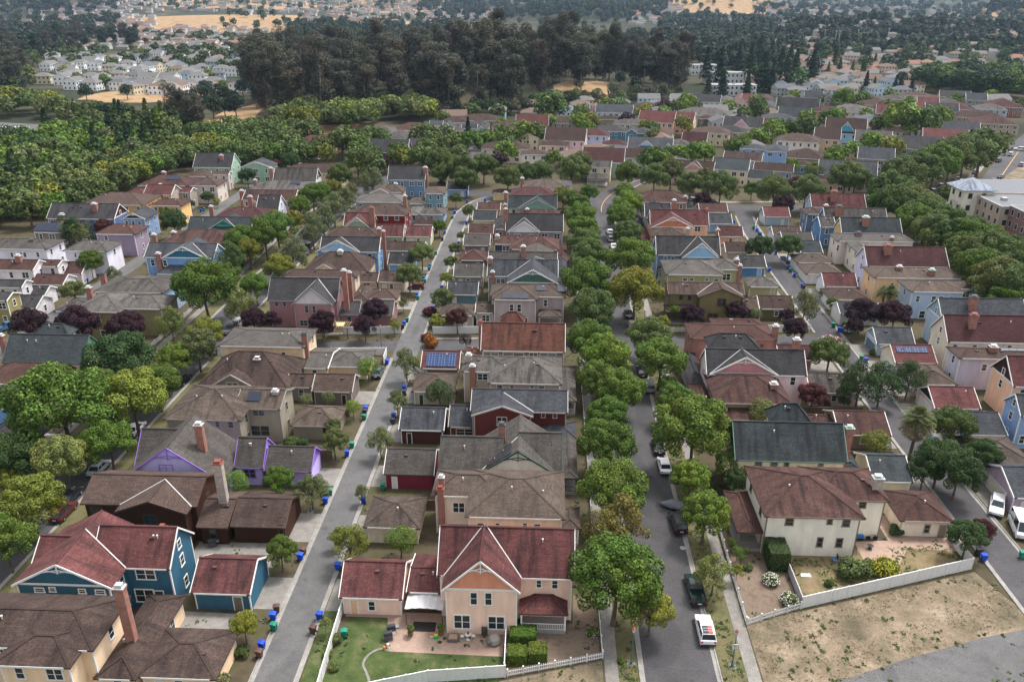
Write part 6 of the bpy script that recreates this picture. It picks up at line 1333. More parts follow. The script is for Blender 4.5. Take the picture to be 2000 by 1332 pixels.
# ------------------------------------------------------------------ cars
CM={}
def carmesh(kind):
    if kind in CM: return CM[kind]
    #        L    W    belt roof  cabin y: rear-base front-base rear-top front-top hood z
    spec=dict(suv=(4.7,1.9,1.08,1.75,-2.2,1.0,-1.95,.25,1.05),sedan=(4.7,1.82,.95,1.42,-1.6,1.25,-.95,.35,.86),hatch=(4.2,1.75,.98,1.5,-2.0,1.15,-1.6,.35,.92),van=(5.0,1.95,1.1,1.78,-2.4,1.7,-2.2,.7,1.0),pickup=(5.5,1.95,1.12,1.75,-.55,1.45,-.35,.75,1.08),camper=(5.0,2.1,1.25,2.5,-2.45,2.1,-2.35,1.4,1.25))[kind]
    L,W_,bz,rz_,yb,yf,tb,tf,hz=spec; w=W_/2; h=L/2; g=.28
    b=MB(); pr=[(-h+.05,g),(-h,.55),(-h+.04,bz-.08),(yb-.0,bz),(yf,bz),(h-.35,hz-.06),(h-.05,hz-.25),(h,.5),(h-.08,g)]
    if kind=='pickup': pr=[(-h+.05,g),(-h,.6),(-h,bz-.35),(yb,bz-.35),(yb,bz),(yf,bz),(h-.3,hz-.05),(h-.04,hz-.25),(h,.5),(h-.08,g)]
    i0=len(b.v); n=len(pr)
    # body in 4 longitudinal skins for rounded flanks
    for sx,sc in ((-1,1.),(-.93,0),( .93,0),(1,1.)):
        pass
    b.prism([(-w*.96,y,z) for y,z in pr],(W_*.96,0,0)); b.prism([(-w,y,g+.12 if z<g+.12 else min(z,bz-.22)) for y,z in [(-h+.12,g),(-h+.08,.6),(-h+.12,bz-.22),(h-.2,hz-.3),(h-.08,.55),(h-.12,g)]],(W_,0,0))
    if kind=='pickup':
        for s in (-1,1): b.box(s*w*.96-(.09 if s>0 else 0),s*w*.96+(.09 if s<0 else 0),-h+.02,yb-.01,bz-.36,bz-.02)
        b.box(-w*.86,w*.86,-h+.0,-h+.09,bz-.36,bz-.04)
    cw=w*.9; tw=w*.76
    gl=MB(); q=[(-cw,yb,bz-.01),(cw,yb,bz-.01),(cw,yf,bz-.01),(-cw,yf,bz-.01)]; t=[(-tw,tb,rz_-.05),(tw,tb,rz_-.05),(tw,tf,rz_-.05),(-tw,tf,rz_-.05)]
    for a in range(4):
        c=(a+1)%4; gl.face([q[a],q[c],t[c],t[a]])
    gl.face(t)
    rf=MB(); rf.box(-tw-.03,tw+.03,tb-.04,tf+.04,rz_-.06,rz_); rf.box(-tw*.8,tw*.8,tb+.15,tf-.1,rz_,rz_+.03)
    for a in range(4): rf.bar(q[a],t[a],.09)
    if kind in('suv','van','hatch','sedan','camper'):
        for s in (-1,1): rf.bar((s*cw*1.0,(yb+yf)/2-.15,bz),(s*tw*1.02,(tb+tf)/2,rz_-.04),.08)
    if kind=='suv' :
        for s in (-1,1): rf.box(s*tw-.03,s*tw+.03,tb+.1,tf-.05,rz_+.03,rz_+.1)
    lr=MB(); 
    for s in (-1,1): lr.box(s*w*.8-.12,s*w*.8+.12,-h-.02,-h+.04,.72,.95)
    lf=MB()
    for s in (-1,1): lf.box(s*w*.72-.18,s*w*.72+.18,h-.1,h+.01,.58,.74)
    pl=MB(); pl.box(-.26,.26,-h-.025,-h+.01,.62,.76)
    bp=MB(); bp.box(-w*.95,w*.95,-h-.04,-h+.05,g+.05,.55); bp.box(-w*.95,w*.95,h-.08,h+.04,g,.48)
    wh=[]
    tm=MB(); tm.tube([(-.11,0,0),(.11,0,0)],[.34,.34],16); rm=MB(); rm.tube([(-.125,0,0),(.125,0,0)],[.2,.2],10)
    CM[kind]=dict(b=b.mesh('body',GLOSS),gl=gl.mesh('windows',GLASS),rf=rf.mesh('roof',GLOSS),lr=lr.mesh('tail_light',simple('red_lamp',(.45,.02,.02),.3)),lf=lf.mesh('headlight',CHROME),pl=pl.mesh('number_plate',TRIM),bp=bp.mesh('bumper',DARK),t=tm.mesh('tyre',RUB),r=rm.mesh('rim',CHROME),wy=(-h+.9,h-.95),w=w)
    return CM[kind]
def car(x,y,rz,kind,col,label,group='cars parked along the kerbs',name='parked_car',roof=None):
    M=carmesh(kind); r=thing(name,label,{'pickup':'pickup truck','van':'van','camper':'camper van'}.get(kind,'car'),(x,y,.03),rz,group)
    link(M['b'],'body',r,color=col); link(M['gl'],'window_glass',r); link(M['rf'],'roof',r,color=roof or col); link(M['lr'],'tail_light',r); link(M['lf'],'headlight',r); link(M['pl'],'number_plate',r,color=(.6,.6,.58)); link(M['bp'],'bumper',r)
    for sx in (-1,1):
        for yy in M['wy']:
            t=link(M['t'],'wheel',r,(sx*(M['w']-.1),yy,.34)); link(M['r'],'rim',t)
    return r
BK,WT,SV,TN,DG,BL,RD,GY=(.012,.013,.016),(.72,.72,.72),(.28,.29,.31),(.4,.33,.24),(.006,.022,.018),(.06,.13,.22),(.09,.02,.02),(.1,.1,.11)
def carpx(c,x,y,rz,kind,col,label,**k):
    X,Y=U(cx(c,x),cy(c,y),.7); return car(X,Y,rad(rz),kind,col,label,**k)
suv=carpx('d',590,985,0,'suv',WT,'white older four wheel drive with roof rack and red cargo pad',roof=WT)
m=MB()
for k in range(4): m.box(-.6,.6,-1.6+k*.42,-1.55+k*.42,1.84,1.9)
m.obj('roof_rack',CHROME,suv); m=MB(); m.box(-.66,.0,-1.9,-.75,1.80,1.86); m.obj('roof_mat',DARK,suv); m=MB(); m.box(.05,.5,-1.9,-.7,1.80,1.86); m.obj('red_cargo_pad',PAINT,suv,color=(.6,.08,.06))
pk=carpx('d',527,725,2,'pickup',DG,'dark green pickup truck with open bed parked behind the white four wheel drive')
m=MB(); m.box(-.82,.82,-2.65,-.6,.5,.8); m.obj('truck_bed',DARK,pk)
carpx('d',415,290,4,'suv',BK,'black four wheel drive parked under the roadside tree, right side of main street')
carpx('i',325,1025,1,'sedan',WT,'white sedan parked beside the big round tree on the main street')
carpx('i',285,900,1,'sedan',BK,'black sedan half hidden by the big round tree on the main street')
carpx('i',220,510,2,'van',SV,'silver grey minivan parked on the main street')
carpx('i',178,415,2,'sedan',BK,'black car half under a tree ahead of the silver minivan')
carpx('i',115,110,2,'hatch',TN,'champagne tan car parked on the main street')
carpx('i',92,40,2,'sedan',BK,'black car parked ahead of the champagne tan car')
carpx('m',1302,575,4,'sedan',WT,'white car, farthest of four parked nose to tail on upper main street')
carpx('m',1308,622,4,'suv',SV,'silver car, third of four parked on upper main street')
carpx('m',1325,668,4,'sedan',WT,'white car, second of four parked on upper main street')
carpx('m',1330,700,4,'hatch',WT,'white hatchback, nearest of four parked on upper main street')
carpx('m',1300,440,-8,'hatch',(.3,.42,.5),'pale blue car parked on the curve of the main street')
carpx('m',1375,885,2,'sedan',(.08,.1,.1),'dark car parked in the shade on the main street')
carpx('f',455,1225,0,'sedan',BK,'black sedan parked on the left street beside the shingled house')
carpx('f',412,1325,0,'suv',RD,'dark red car parked on the left street behind the deep blue house')
carpx('f',640,1040,0,'sedan',(.45,.5,.5),'pale silver sedan under the yellow tree on the left street')
carpx('f',880,785,0,'sedan',WT,'white car between trees on the left street')
carpx('f',1185,470,0,'suv',BK,'black four wheel drive on the left street below the bright green tree')
carpx('f',1555,95,0,'suv',WT,'white four wheel drive parked beside the plum trees on the left street')
carpx('f',1500,140,0,'pickup',GY,'dark grey pickup parked by the cream hip roofed house')
carpx('l',665,705,0,'sedan',GY,'grey car parked left of the sky blue house'); carpx('l',680,665,0,'suv',BK,'black car ahead of the grey car left of the sky blue house')
carpx('l',950,405,-5,'sedan',WT,'white car below the willowy hedge on the left street'); carpx('l',1112,205,-70,'suv',WT,'white car parked under trees at the top of the left street')
carpx('k',1187,502,170,'sedan',RD,'dark red car outside the yellow carriage house'); carpx('k',45,1190,-30,'pickup',BL,'light blue pickup parked at the left edge'); carpx('l',1375,930,90,'hatch',RD,'dark red car in the driveway under the round alley tree')
carpx('g',1125,420,0,'sedan',(.02,.05,.04),'dark green car behind the round alley tree'); 
carpx('e',1490,185,150,'suv',WT,'white four wheel drive on the driveway at the right edge',name='parked_car')
carpx('e',1640,325,165,'camper',WT,'white camper van with round windows at the right edge')
carpx('n',1120,750,10,'sedan',BL,'blue car beneath the round tree on the right alley')
for i,(x,y,rz,kd,cl,lb) in enumerate(((1635,38,60,'suv',WT,'white four wheel drive high on the diagonal avenue'),(1582,72,-42,'suv',(.5,.5,.5),'white car behind it on the diagonal avenue'),(1500,112,-42,'suv',BK,'black car parked on the left kerb of the diagonal avenue'),(1350,188,-42,'sedan',BK,'black sedan by the row of trees on the diagonal avenue'),(1240,232,-42,'sedan',SV,'silver car by the row of trees on the diagonal avenue'),(1130,278,-42,'suv',BK,'black car, upper of two near the cream tower building'),(1080,312,-42,'suv',GY,'dark grey car, lower of two near the cream tower building'),(1465,240,-42,'sedan',SV,'silver sedan beside the grassy bank on the avenue'),(1517,217,-42,'sedan',GY,'dark sedan beside the grassy bank on the avenue'),(1652,140,-42,'suv',SV,'grey car at the right edge of the avenue'),(1000,342,-42,'sedan',WT,'white car peeping out of the avenue trees'))):
    carpx('o',x,y,rz,kd,cl,lb)
carpx('n',505,365,80,'sedan',SV,'silver car on the curving street by the black plum tree'); carpx('n',630,378,80,'sedan',BK,'black car on the curving street under the trees')
# covered watercraft beside the black car
def tarp():
    X,Y=U(cx('d',385),cy('d',175),.6); r=thing('covered_boat','small boat under a grey tarpaulin standing out from the kerb','boat',(X,Y,0),rad(80),None)
    m=MB(); n=12
    R=[(-1.9,.15,.75),(-1.5,.75,.95),(-.6,.95,1.15),(.3,.9,1.35),(1.1,.6,1.0),(1.9,.1,.7)]
    pr=[]
    for y,w,z in R: pr.append([(w*math.cos(a),y,.45+(z-.45)*math.sin(a)) for a in [math.pi*k/8 for k in range(9)]])
    for a,b in zip(pr,pr[1:]):
        for k in range(8): m.face([a[k],a[k+1],b[k+1],b[k]])
    m.face([p[0] for p in pr]+[p[-1] for p in reversed(pr)])
    m.obj('tarpaulin',PAINT,r,color=(.16,.165,.19),smooth=True); q=MB(); q.bar((0,-2.2,.4),(0,2.6,.4),.1); q.obj('trailer_frame',DARK,r)
    for s in (-1,1): w=MB(); w.tube([(s*.75,0,.28),(s*.9,0,.28)],[.28,.28],12); w.obj('wheel',RUB,r)
tarp()
# ------------------------------------------------------------------ wheelie bins
def mkbin():
    b=MB(); b.prism([(-.24,-.28,.1),(.24,-.28,.1),(.24,.28,.1),(-.24,.28,.1)],(0,0,.01))
    lo=[(-.23,-.26,.08),(.23,-.26,.08),(.23,.26,.08),(-.23,.26,.08)]; hi=[(-.31,-.36,1.0),(.31,-.36,1.0),(.31,.36,1.0),(-.31,.36,1.0)]
    for a in range(4): c=(a+1)%4; b.face([lo[a],lo[c],hi[c],hi[a]])
    b.face(lo[::-1]); b.box(-.33,.33,-.38,-.34,.93,1.0); b.box(-.33,.33,.34,.38,.93,1.0)
    l=MB(); l.prism([(-.34,-.4,1.0),(-.34,.42,1.0),(-.34,.4,1.09),(-.34,0,1.14),(-.34,-.36,1.07)],(.68,0,0)); l.bar((-.25,.46,1.02),(.25,.46,1.02),.04)
    w=MB(); w.tube([(-.31,.3,.13),(-.24,.3,.13)],[.13,.13],10); w2=MB(); w2.tube([(.24,.3,.13),(.31,.3,.13)],[.13,.13],10)
    return b.mesh('body',PAINT),l.mesh('lid',PAINT),w.mesh('wheel',RUB),w2.mesh('wheel',RUB)
BINM=mkbin(); BC=dict(b=((.01,.06,.42),'blue'),g=((.01,.17,.11),'green'),k=((.03,.03,.035),'black'),n=((.09,.045,.035),'brown'),y=((.12,.11,.11),'grey'))
def bin_(X,Y,c,rz):
    col,nm=BC[c]; lb=uniq(nm+' wheelie bin',X,Y); r=thing('wheelie_bin',lb,'bin',(X,Y,.03),rz,'wheelie bins set out along the alleys')
    j=random.Random(int(X*99+Y*7)).uniform(.8,1.2); col=tuple(q*j for q in col)
    for me,n_,cc in zip(BINM,('body','lid','wheel','wheel'),(col,col,None,None)): link(me,n_,r,color=cc)
BINS='b 445 905 b;b 450 972 g;b 372 1092 b;b 355 1147 n;b 468 855 n;b 745 902 b;b 703 990 n;b 865 580 b;b 622 517 b;b 640 482 n;b 785 152 b;b 792 118 y;b 815 97 g;b 1030 152 b;b 1158 62 g;b 905 1015 g;g 958 897 g;g 925 952 b;g 1047 662 b;g 1037 717 g;g 1040 683 k;g 1228 707 b;g 1220 742 k;g 1297 527 b;g 1297 557 k;g 1185 357 b;g 1317 84 g;g 1297 107 b;g 1288 127 k;l 1380 988 b;l 1385 1006 g;l 1425 880 b;l 1432 896 g;l 1465 800 b;l 1460 816 g;l 1503 715 g;l 1560 582 b;l 1545 626 k;l 1612 480 g;l 1627 451 b;l 1540 940 b;l 1490 1072 b;m 375 379 b;m 490 372 b;m 368 520 b;m 318 652 b;m 207 940 b;k 797 757 b;k 788 760 b;k 305 1065 g;k 333 1045 b;k 565 893 b;k 545 902 g;k 1307 438 b;k 1327 431 g;k 1240 468 b;i 1605 332 g;i 1635 347 b;i 1425 117 g;i 1462 147 b;i 1475 150 b;n 905 546 g;n 927 566 b;n 950 593 b;n 942 588 k;n 1050 712 b;n 1130 808 b;n 1143 826 g;n 1170 857 b;n 1222 925 b;n 1232 936 k;n 1010 822 b;n 1318 1028 b;n 778 512 b;j 1005 960 b;j 985 946 k;e 1372 483 k;e 1405 522 b;e 1655 503 g;m 293 448 b;m 277 482 g;g 500 842 g'.split(';')
for s in BINS:
    c,x,y,q=s.split(); X,Y=U(cx(c,float(x)),cy(c,float(y)),.55); bin_(X,Y,q,math.pi/2*(1 if (X<-29 or 30<X<62) else -1)+random.Random(int(float(x))).uniform(-.25,.25))
# ------------------------------------------------------------------ street lamps and the speed limit sign
def lamp(X,Y,label,h=4.6):
    r=thing('street_lamp',label,'street lamp',(X,Y,0),0,'street lamps'); m=MB(); m.box(-.45,.45,-.45,.45,0,.07); m.obj('base_slab',CONC,r)
    m=MB(); m.tube([(0,0,.07),(0,0,.5),(0,0,.6),(0,0,h)],[.17,.14,.07,.05],10); m.obj('pole',PAINT,r,color=(.08,.12,.14))
    m=MB(); m.tube([(0,0,h),(0,0,h+.1),(0,0,h+.5),(0,0,h+.55)],[.08,.14,.2,.2],10); m.obj('lantern',PAINT,r,color=(.5,.5,.46)); m=MB(); m.tube([(0,0,h+.55),(0,0,h+.72),(0,0,h+.85)],[.24,.14,.03],10); m.obj('lamp_cap',PAINT,r,color=(.3,.1,.06)); return r
l1=lamp(10.5,69,'green lamp post on the verge at the bottom left of the main street'); l2=lamp(21.9,69.1,'lamp post carrying the speed limit sign right of the main street')
sg=MB(); sg.box(-.31,.31,-.02,.02,-.38,.38); s=sg.obj('sign_plate',TRIM,None,(21.9,68.95,3.05),color=(.75,.75,.75)); s.name='speed_limit_sign'; tag(s,'white rectangular speed limit 25 sign fixed to the right hand lamp post','sign')
bd=MB()
for a,b,c,d in ((-.29,.29,.34,.36),(-.29,.29,-.36,-.34)): bd.box(a,b,-.024,-.02,c,d)
for a,b in ((-.29,-.27),(.27,.29)): bd.box(a,b,-.024,-.02,-.34,.34)
bd.obj('border_line',DARK,s)
def text(body,size,z,par):
    cu=bpy.data.curves.new('lettering','FONT'); cu.body=body; cu.size=size; cu.align_x='CENTER'; cu.extrude=.003; cu.offset=.008*size
    o=bpy.data.objects.new('lettering_tmp',cu); COL.objects.link(o); dg=bpy.context.evaluated_depsgraph_get(); me=bpy.data.meshes.new_from_object(o.evaluated_get(dg)); bpy.data.objects.remove(o)
    me.materials.clear(); me.materials.append(DARK); q=link(me,'lettering',par,(0,-.028,z)); q.rotation_euler=(math.pi/2,0,0); return q
text('SPEED',.17,.18,s); text('LIMIT',.17,.03,s); text('25',.4,-.3,s)
for (c,x,y,lb) in (('i',190,170,'lamp post right of the champagne tan car'),('k',1612,860,'dark lamp post beside the left street sidewalk'),('l',282,870,'dark lamp post below the left street trees'),('l',605,580,'lamp post near the yellow street tree on the left street'),('g',1150,265,'lamp post on the cross street corner by the plum trees'),('h',1195,130,'lamp post between the main street trees'),('b',688,225,'slim lamp post by the dark brown garage'),('n',1255,1150,'lamp post at the right alley corner')):
    X,Y=U(cx(c,x),cy(c,y)); lamp(X,Y,lb)
# ------------------------------------------------------------------ hedges, bushes and blossom
def hedge(x0,x1,y0,y1,z1,label,col=(.07,.13,.02),group='clipped hedges'):
    rng=random.Random(int(x0*7+y0)); v=[];f=[]; w,d=x1-x0,y1-y0; ox,oy=(x0+x1)/2,(y0+y1)/2
    A=2*(w+d)*z1+w*d
    for _ in range(int(A*110)):
        t=rng.random()*A; 
        if t<w*d: p=Vector((rng.uniform(-w/2,w/2),rng.uniform(-d/2,d/2),z1)); n_=Vector((0,0,1))
        else:
            z=rng.uniform(0,z1); u=rng.random()*(2*(w+d))
            if u<w: p=Vector((u-w/2,-d/2,z)); n_=Vector((0,-1,0))
            elif u<w+d: p=Vector((w/2,u-w-d/2,z)); n_=Vector((1,0,0))
            elif u<2*w+d: p=Vector((u-w-d-w/2,d/2,z)); n_=Vector((0,1,0))
            else: p=Vector((-w/2,u-2*w-d-d/2,z)); n_=Vector((-1,0,0))
        p+=n_*rng.uniform(-.08,.05); quad(v,f,p,n_,.1,rng)
    core=MB(); core.box(-w/2+.1,w/2-.1,-d/2+.1,d/2-.1,0,z1-.1)
    b=len(v); v+=core.v; f+=[tuple(b+i for i in q) for q in core.f]
    me=mk('hedge',(v,f),[LEAF]); o=link(me,'hedge',None,(ox,oy,0),col); return tag(o,label,'hedge',group)
def pxh(c,x0,x1,yb,yt,lb,zt=1.5,d=2.,**k):
    a=U(cx(c,x0),cy(c,yb)); b=U(cx(c,x1),cy(c,yb)); hedge(a[0],b[0],a[1],a[1]+d,zt,lb,**k)
pxh('c',652,822,1095,1000,'clipped square hedge nearest the porch, upper of three',1.5,2.0)
pxh('c',635,760,1228,1100,'clipped square hedge, lower left of three beside the white fence',1.6,1.9,col=(.085,.125,.02))
pxh('c',772,893,1215,1075,'clipped square hedge, lower right of three',1.6,1.9,col=(.09,.125,.02))
hedge(30.1,32.7,85.6,93.5,3.0,'tall clipped hedge against the cream stucco house',col=(.06,.09,.03))
def bush(c,x,y,rp,col,label,flowers=None,kind='bush'):
    t=tpx('%s %g %g %g %s %s'%(c,x,y,rp/1.18,col,kind),'garden shrubs',label)
    if flowers:
        rng=random.Random(int(x)); v=[];f=[]; cr=[q for q in t.children if q.name.startswith(('foliage','crown'))][0]; s=cr.scale[0]
        for _ in range(int(90*flowers[1])):
            d=Vector((rng.gauss(0,1),rng.gauss(0,1),abs(rng.gauss(.4,1)))).normalized(); p=Vector((d.x,d.y,d.z*.85))*rng.uniform(.85,1.03); quad(v,f,p,d,.075*min(1,1.3/s) if s<2 else .05,rng)
        o=link(mk('blossom',(v,f),[PAINT]),'blossom',t,cr.location,flowers[0]); o.scale=cr.scale
    return t
bush('c',1190,1010,48,'g','round bush with white flowers by the picket fence',((.7,.7,.65),.6)); bush('d',1015,670,60,'h','white flowering shrub in the bare corner yard',((.62,.6,.5),2.2)); bush('d',1135,800,62,'h','white flowering shrub growing over the picket fence',((.62,.6,.5),2.2))
for x,y,r,lb in ((765,425,40,'left of the porch bushes'),(800,482,44,'second of the porch bushes'),(850,480,30,'beside the porch pillar'),(825,518,30,'smallest of the porch bushes')): bush('d',x,y,r,'g','clipped round bush, '+lb,kind='ball')
bush('d',870,585,38,'h','sprawling green bush in the bare corner yard'); bush('e',560,610,110,'m','wide olive green shrub behind the white fence'); bush('e',755,598,95,'y','bright yellow shrub behind the white fence',((.35,.34,.02),5)); bush('e',640,590,70,'h','green shrub between the wide shrub and the yellow one'); bush('e',395,690,35,'d','dark blue green shrub by the white fence')
bush('e',830,350,55,'d','dark leafy bush beside the stucco garage'); bush('i',960,690,100,'m','cream flowering tree behind the craftsman',((.6,.55,.3),6),'round'); bush('i',770,1040,112,'m','cream flowering tree beside the black green roofed house',((.62,.5,.28),8),'round'); bush('j',265,320,128,'h','pink flowering tree by the right alley',((.5,.25,.27),7),'round')
bush('m',130,1095,50,'h','pink flowering shrub at the alley corner',((.6,.2,.35),6)); bush('i',1520,150,40,'g','white flowered bush beside the driveway',((.7,.7,.65),3)); bush('g',560,880,60,'h','low hedge behind the lavender garage'); bush('g',640,885,50,'d','dark low bush behind the lavender garage'); bush('a',960,880,60,'m','dry bush on the flagstone terrace'); bush('b',240,1140,60,'h','dark shrub beside the bottom left garage'); bush('b',260,930,70,'y','yellow green bush with white flowers in front of the crimson roofed garage',((.7,.7,.6),1)); bush('b',850,1060,50,'m','straggly bush by the alley fence'); bush('b',800,1150,40,'y','yellow green bush by the alley fence'); bush('b',840,1230,45,'m','dry bush in the fence border')
bush('c',1370,1195,26,'g','tuft of green by the lamp post verge')
bush('g',250,915,0.1+12,'g','tiny bush by the purple garage') if False else None
t=tpx('a 150 1200 45 k conifer','garden and alley trees','slim dark cypress in front of the cream house at the bottom left'); t2=tpx('a 1390 1330 90 w bush','garden shrubs','grey green shrub at the bottom edge beside the lower left garage')
# ------------------------------------------------------------------ palms
def palm(c,x,y,h,r,label,skirt=True):
    X,Y=U(cx(c,x),cy(c,y),h); rng=random.Random(int(x)); root=thing('palm_tree',label,'palm tree',(X,Y,0),0,'palm trees')
    m=MB(); m.tube([(0,0,0),(.05,0,h*.5),(0,0,h)],[.3,.24,.26],10); m.obj('trunk',BARK,root)
    def fr(n,up,length,seed,droop):
        v=[];f=[]; g=random.Random(seed)
        for i in range(n):
            a=g.uniform(0,6.283); e=g.uniform(*up); P=Vector((0,0,h)); pts=[]
            d=Vector((math.cos(a)*math.cos(e),math.sin(a)*math.cos(e),math.sin(e)))
            for k in range(7): pts.append(P+d*(length*k/6)+Vector((0,0,-droop*(k/6)**2)))
            s=d.cross(Vector((0,0,1))).normalized() if abs(d.z)<.98 else Vector((1,0,0))
            for k in range(2,6):
                for sd in (-1,1):
                    for q in range(2):
                        b=len(v); p=pts[k]+(pts[k+1]-pts[k])*q*.5; t_=p+s*sd*length*.22*(1-abs(k-3.5)/5)+(pts[k+1]-pts[k])*.9; w=(pts[k+1]-pts[k])*.3
                        v+= [tuple(p),tuple(p+w),tuple(t_)]; f.append((b,b+1,b+2))
            b=len(v); w=s*.03; v+=[tuple(pts[0]-w),tuple(pts[0]+w),tuple(pts[-1])]; f.append((b,b+1,b+2))
        return mk('fronds',(v,f),[LEAF])
    link(fr(170,(-.35,1.45),r,1,r*.4),'fronds',root,color=(.085,.11,.035))
    if skirt: link(fr(150,(-1.45,-.4),r*1.15,2,r*.3),'dead_fronds',root,color=(.26,.2,.14))
palm('j',905,790,8.6,2.7,'tall shaggy fan palm with brown skirt by the right alley'); palm('o',760,965,5.5,2.3,'fan palm in the yard of the golden peach house',False); palm('o',800,960,6.5,2.2,'smaller fan palm beside the pale blue hip roofed house',False); palm('k',500,560,8,2.8,'feathery palm by the taupe house, right of two',False); palm('k',430,540,8,2.6,'feathery palm by the taupe house, left of two',False); palm('j',1280,540,4.,1.2,'tiny palm hidden beside the taupe garage',False) if False else None
# ------------------------------------------------------------------ patio furniture and small yard things by the peach farmhouse
def at0(c,x,y,z=0): return U(cx(c,x),cy(c,y),z)
def prop(name,label,cat,c,x,y,parts,group=None,rz=0,z=0.03):
    X,Y=at0(c,x,y); r=thing(name,label,cat,(X,Y,z),rz,group)
    for nm,mb,mat,col in parts: mb.obj(nm,mat,r,color=col)
    return r
def boxm(*a): m=MB(); m.box(*a); return m
def tub(pts,rs,n=12): m=MB(); m.tube(pts,rs,n); return m
X0_,Y0_=at0('b',1300,935); 
cz=2.35; can=MB(); x0,x1=-16.2,-11.6; y0,y1=73.9,76.8
r=thing('patio_canopy','pale grey fabric canopy on thin posts against the peach farmhouse','canopy',((x0+x1)/2,(y0+y1)/2,0)); w,d=(x1-x0)/2,(y1-y0)/2; n=10
for i in range(n):
    a,b=-w+2*w*i/n,-w+2*w*(i+1)/n; za,zb=[cz+.35*math.cos(t/w*1.3)-.08*((i+q)%2) for q,t in ((0,a),(1,b))]
    can.prism([(a,-d,za),(b,-d,zb),(b,-d,zb+.04),(a,-d,za+.04)],(0,2*d,0))
can.obj('canopy_fabric',PAINT,r,color=(.5,.49,.49))
for sx in (-1,1):
    for sy in (-1,1): q=MB(); q.tube([(sx*w*.95,sy*d*.95,0),(sx*w*.95,sy*d*.95,cz)],[.04,.04],6); q.obj('canopy_post',DARK,r)
prop('floor_mat','dark mat on the tan patio in front of the canopy','mat','c',95,972,[('mat',boxm(-1.4,1.4,-.8,.8,0,.02),PAINT,(.03,.025,.025))]).name='floor_mat'
def chair(c,x,y,label,rz):
    m=MB(); m.tube([(0,0,.43),(0,0,.46)],[.22,.22],12); b=MB()
    for k in range(5): b.bar((-.18+.09*k,.2,.46),(-.18+.09*k,.24,.9-.05*abs(k-2)),.025)
    b.bar((-.2,.23,.86),(.2,.23,.86),.03); parts=[('seat',m,TRIM,WHITE),('backrest',b,TRIM,WHITE)]
    for sx in (-1,1):
        for sy in (-1,1): l=MB(); l.bar((sx*.2,sy*.2,0),(sx*.13,sy*.13,.44),.03); parts.append(('leg',l,TRIM,WHITE))
    return prop('bistro_chair',label,'chair',c,x,y,parts,'white bistro chairs',rz)
chair('c',343,1050,'white metal bistro chair left of the small round table',-1.4); chair('c',415,1048,'white metal bistro chair right of the small round table',1.4)
prop('bistro_table','small round white bistro table on the tan patio','table','c',380,1052,[('tabletop',tub([(0,0,.7),(0,0,.73)],[.35,.35],16),TRIM,WHITE),('pedestal',tub([(0,0,0),(0,0,.04),(0,0,.08),(0,0,.7)],[.25,.2,.03,.03]),TRIM,WHITE)])
def potm(): return tub([(0,0,0),(0,0,.1),(0,0,.55),(0,0,.6)],[.22,.26,.38,.4],14)
prop('planter','dark flower pot on top of the small bistro table','pot','c',382,1050,[('pot',tub([(0,0,.74),(0,0,.95)],[.1,.14],10),PAINT,(.12,.05,.03))])
for c,x,y,lb in (('c',205,1025,'terracotta pot with a round green shrub beside the canopy'),('b',1340,1030,'terracotta pot with a leafless shrub under the canopy edge')):
    p=prop('potted_plant',lb,'potted plant',c,x,y,[('pot',potm(),PAINT,(.2,.11,.07))]); o=link(CR_['bush'][0],'foliage',p,(0,0,1.),(.1,.14,.03)); o.scale=(.6,.6,.7)
prop('fire_pit','square fire pit full of ash on the tan patio','fire pit','c',283,1055,[('basin',boxm(-.65,.65,-.5,.5,.1,.42),PAINT,(.12,.1,.11)),('ash',boxm(-.5,.5,-.38,.38,.42,.5),PAINT,(.35,.22,.12))])
prop('wheelbarrow','dark wheelbarrow leaning upright against the peach wall','wheelbarrow','c',487,1040,[('tray',boxm(-.35,.35,-.1,.35,.35,1.25),PAINT,(.04,.035,.035)),('wheel',tub([(-.05,.0,.2),(.05,.0,.2)],[.2,.2]),RUB,None),('handle',boxm(-.3,-.25,.1,.16,1.2,1.7),BARK,None),('handle',boxm(.25,.3,.1,.16,1.2,1.7),BARK,None)])
prop('clay_oven','round grey domed oven with an opening on the patio','oven','c',550,1075,[('dome',tub([(0,0,0),(0,0,.35),(0,0,.8),(0,0,1.1),(0,0,1.2)],[.62,.8,.66,.35,.1],18),PAINT,(.24,.23,.21)),('mouth',tub([(-.5,-.5,.6),(-.75,-.75,.65)],[.28,.24],12),PAINT,(.12,.115,.11))])
prop('storage_box','white box beside the green box on the patio','box','c',147,1035,[('box',boxm(-.28,.28,-.22,.22,0,.4),PAINT,(.6,.58,.52)),('lid',boxm(-.3,.3,-.24,.24,.4,.46),PAINT,(.4,.12,.05))])
prop('storage_box','bright green box on the patio','box','c',172,1045,[('box',boxm(-.25,.25,-.22,.22,0,.42),PAINT,(.02,.35,.08)),('lid',boxm(-.2,.2,-.17,.17,.42,.5),PAINT,(.4,.4,.03))])
def grill(c,x,y,lb): return prop('barbecue',lb,'barbecue',c,x,y,[('lid',tub([(-.5,0,.95),(.5,0,.95)],[.32,.32],14),DARK,None),('cart',boxm(-.5,.5,-.28,.28,.1,.85),PAINT,(.08,.08,.09)),('side_shelf',boxm(.5,.9,-.25,.25,.8,.84),PAINT,(.2,.2,.21))],rz=.3)
grill('b',1215,1010,'black barbecue beside the lawn curve'); grill('b',1195,1055,'smaller dark barbecue next to the first'); grill('a',1385,450,'covered black barbecue behind the crimson roofed garage')
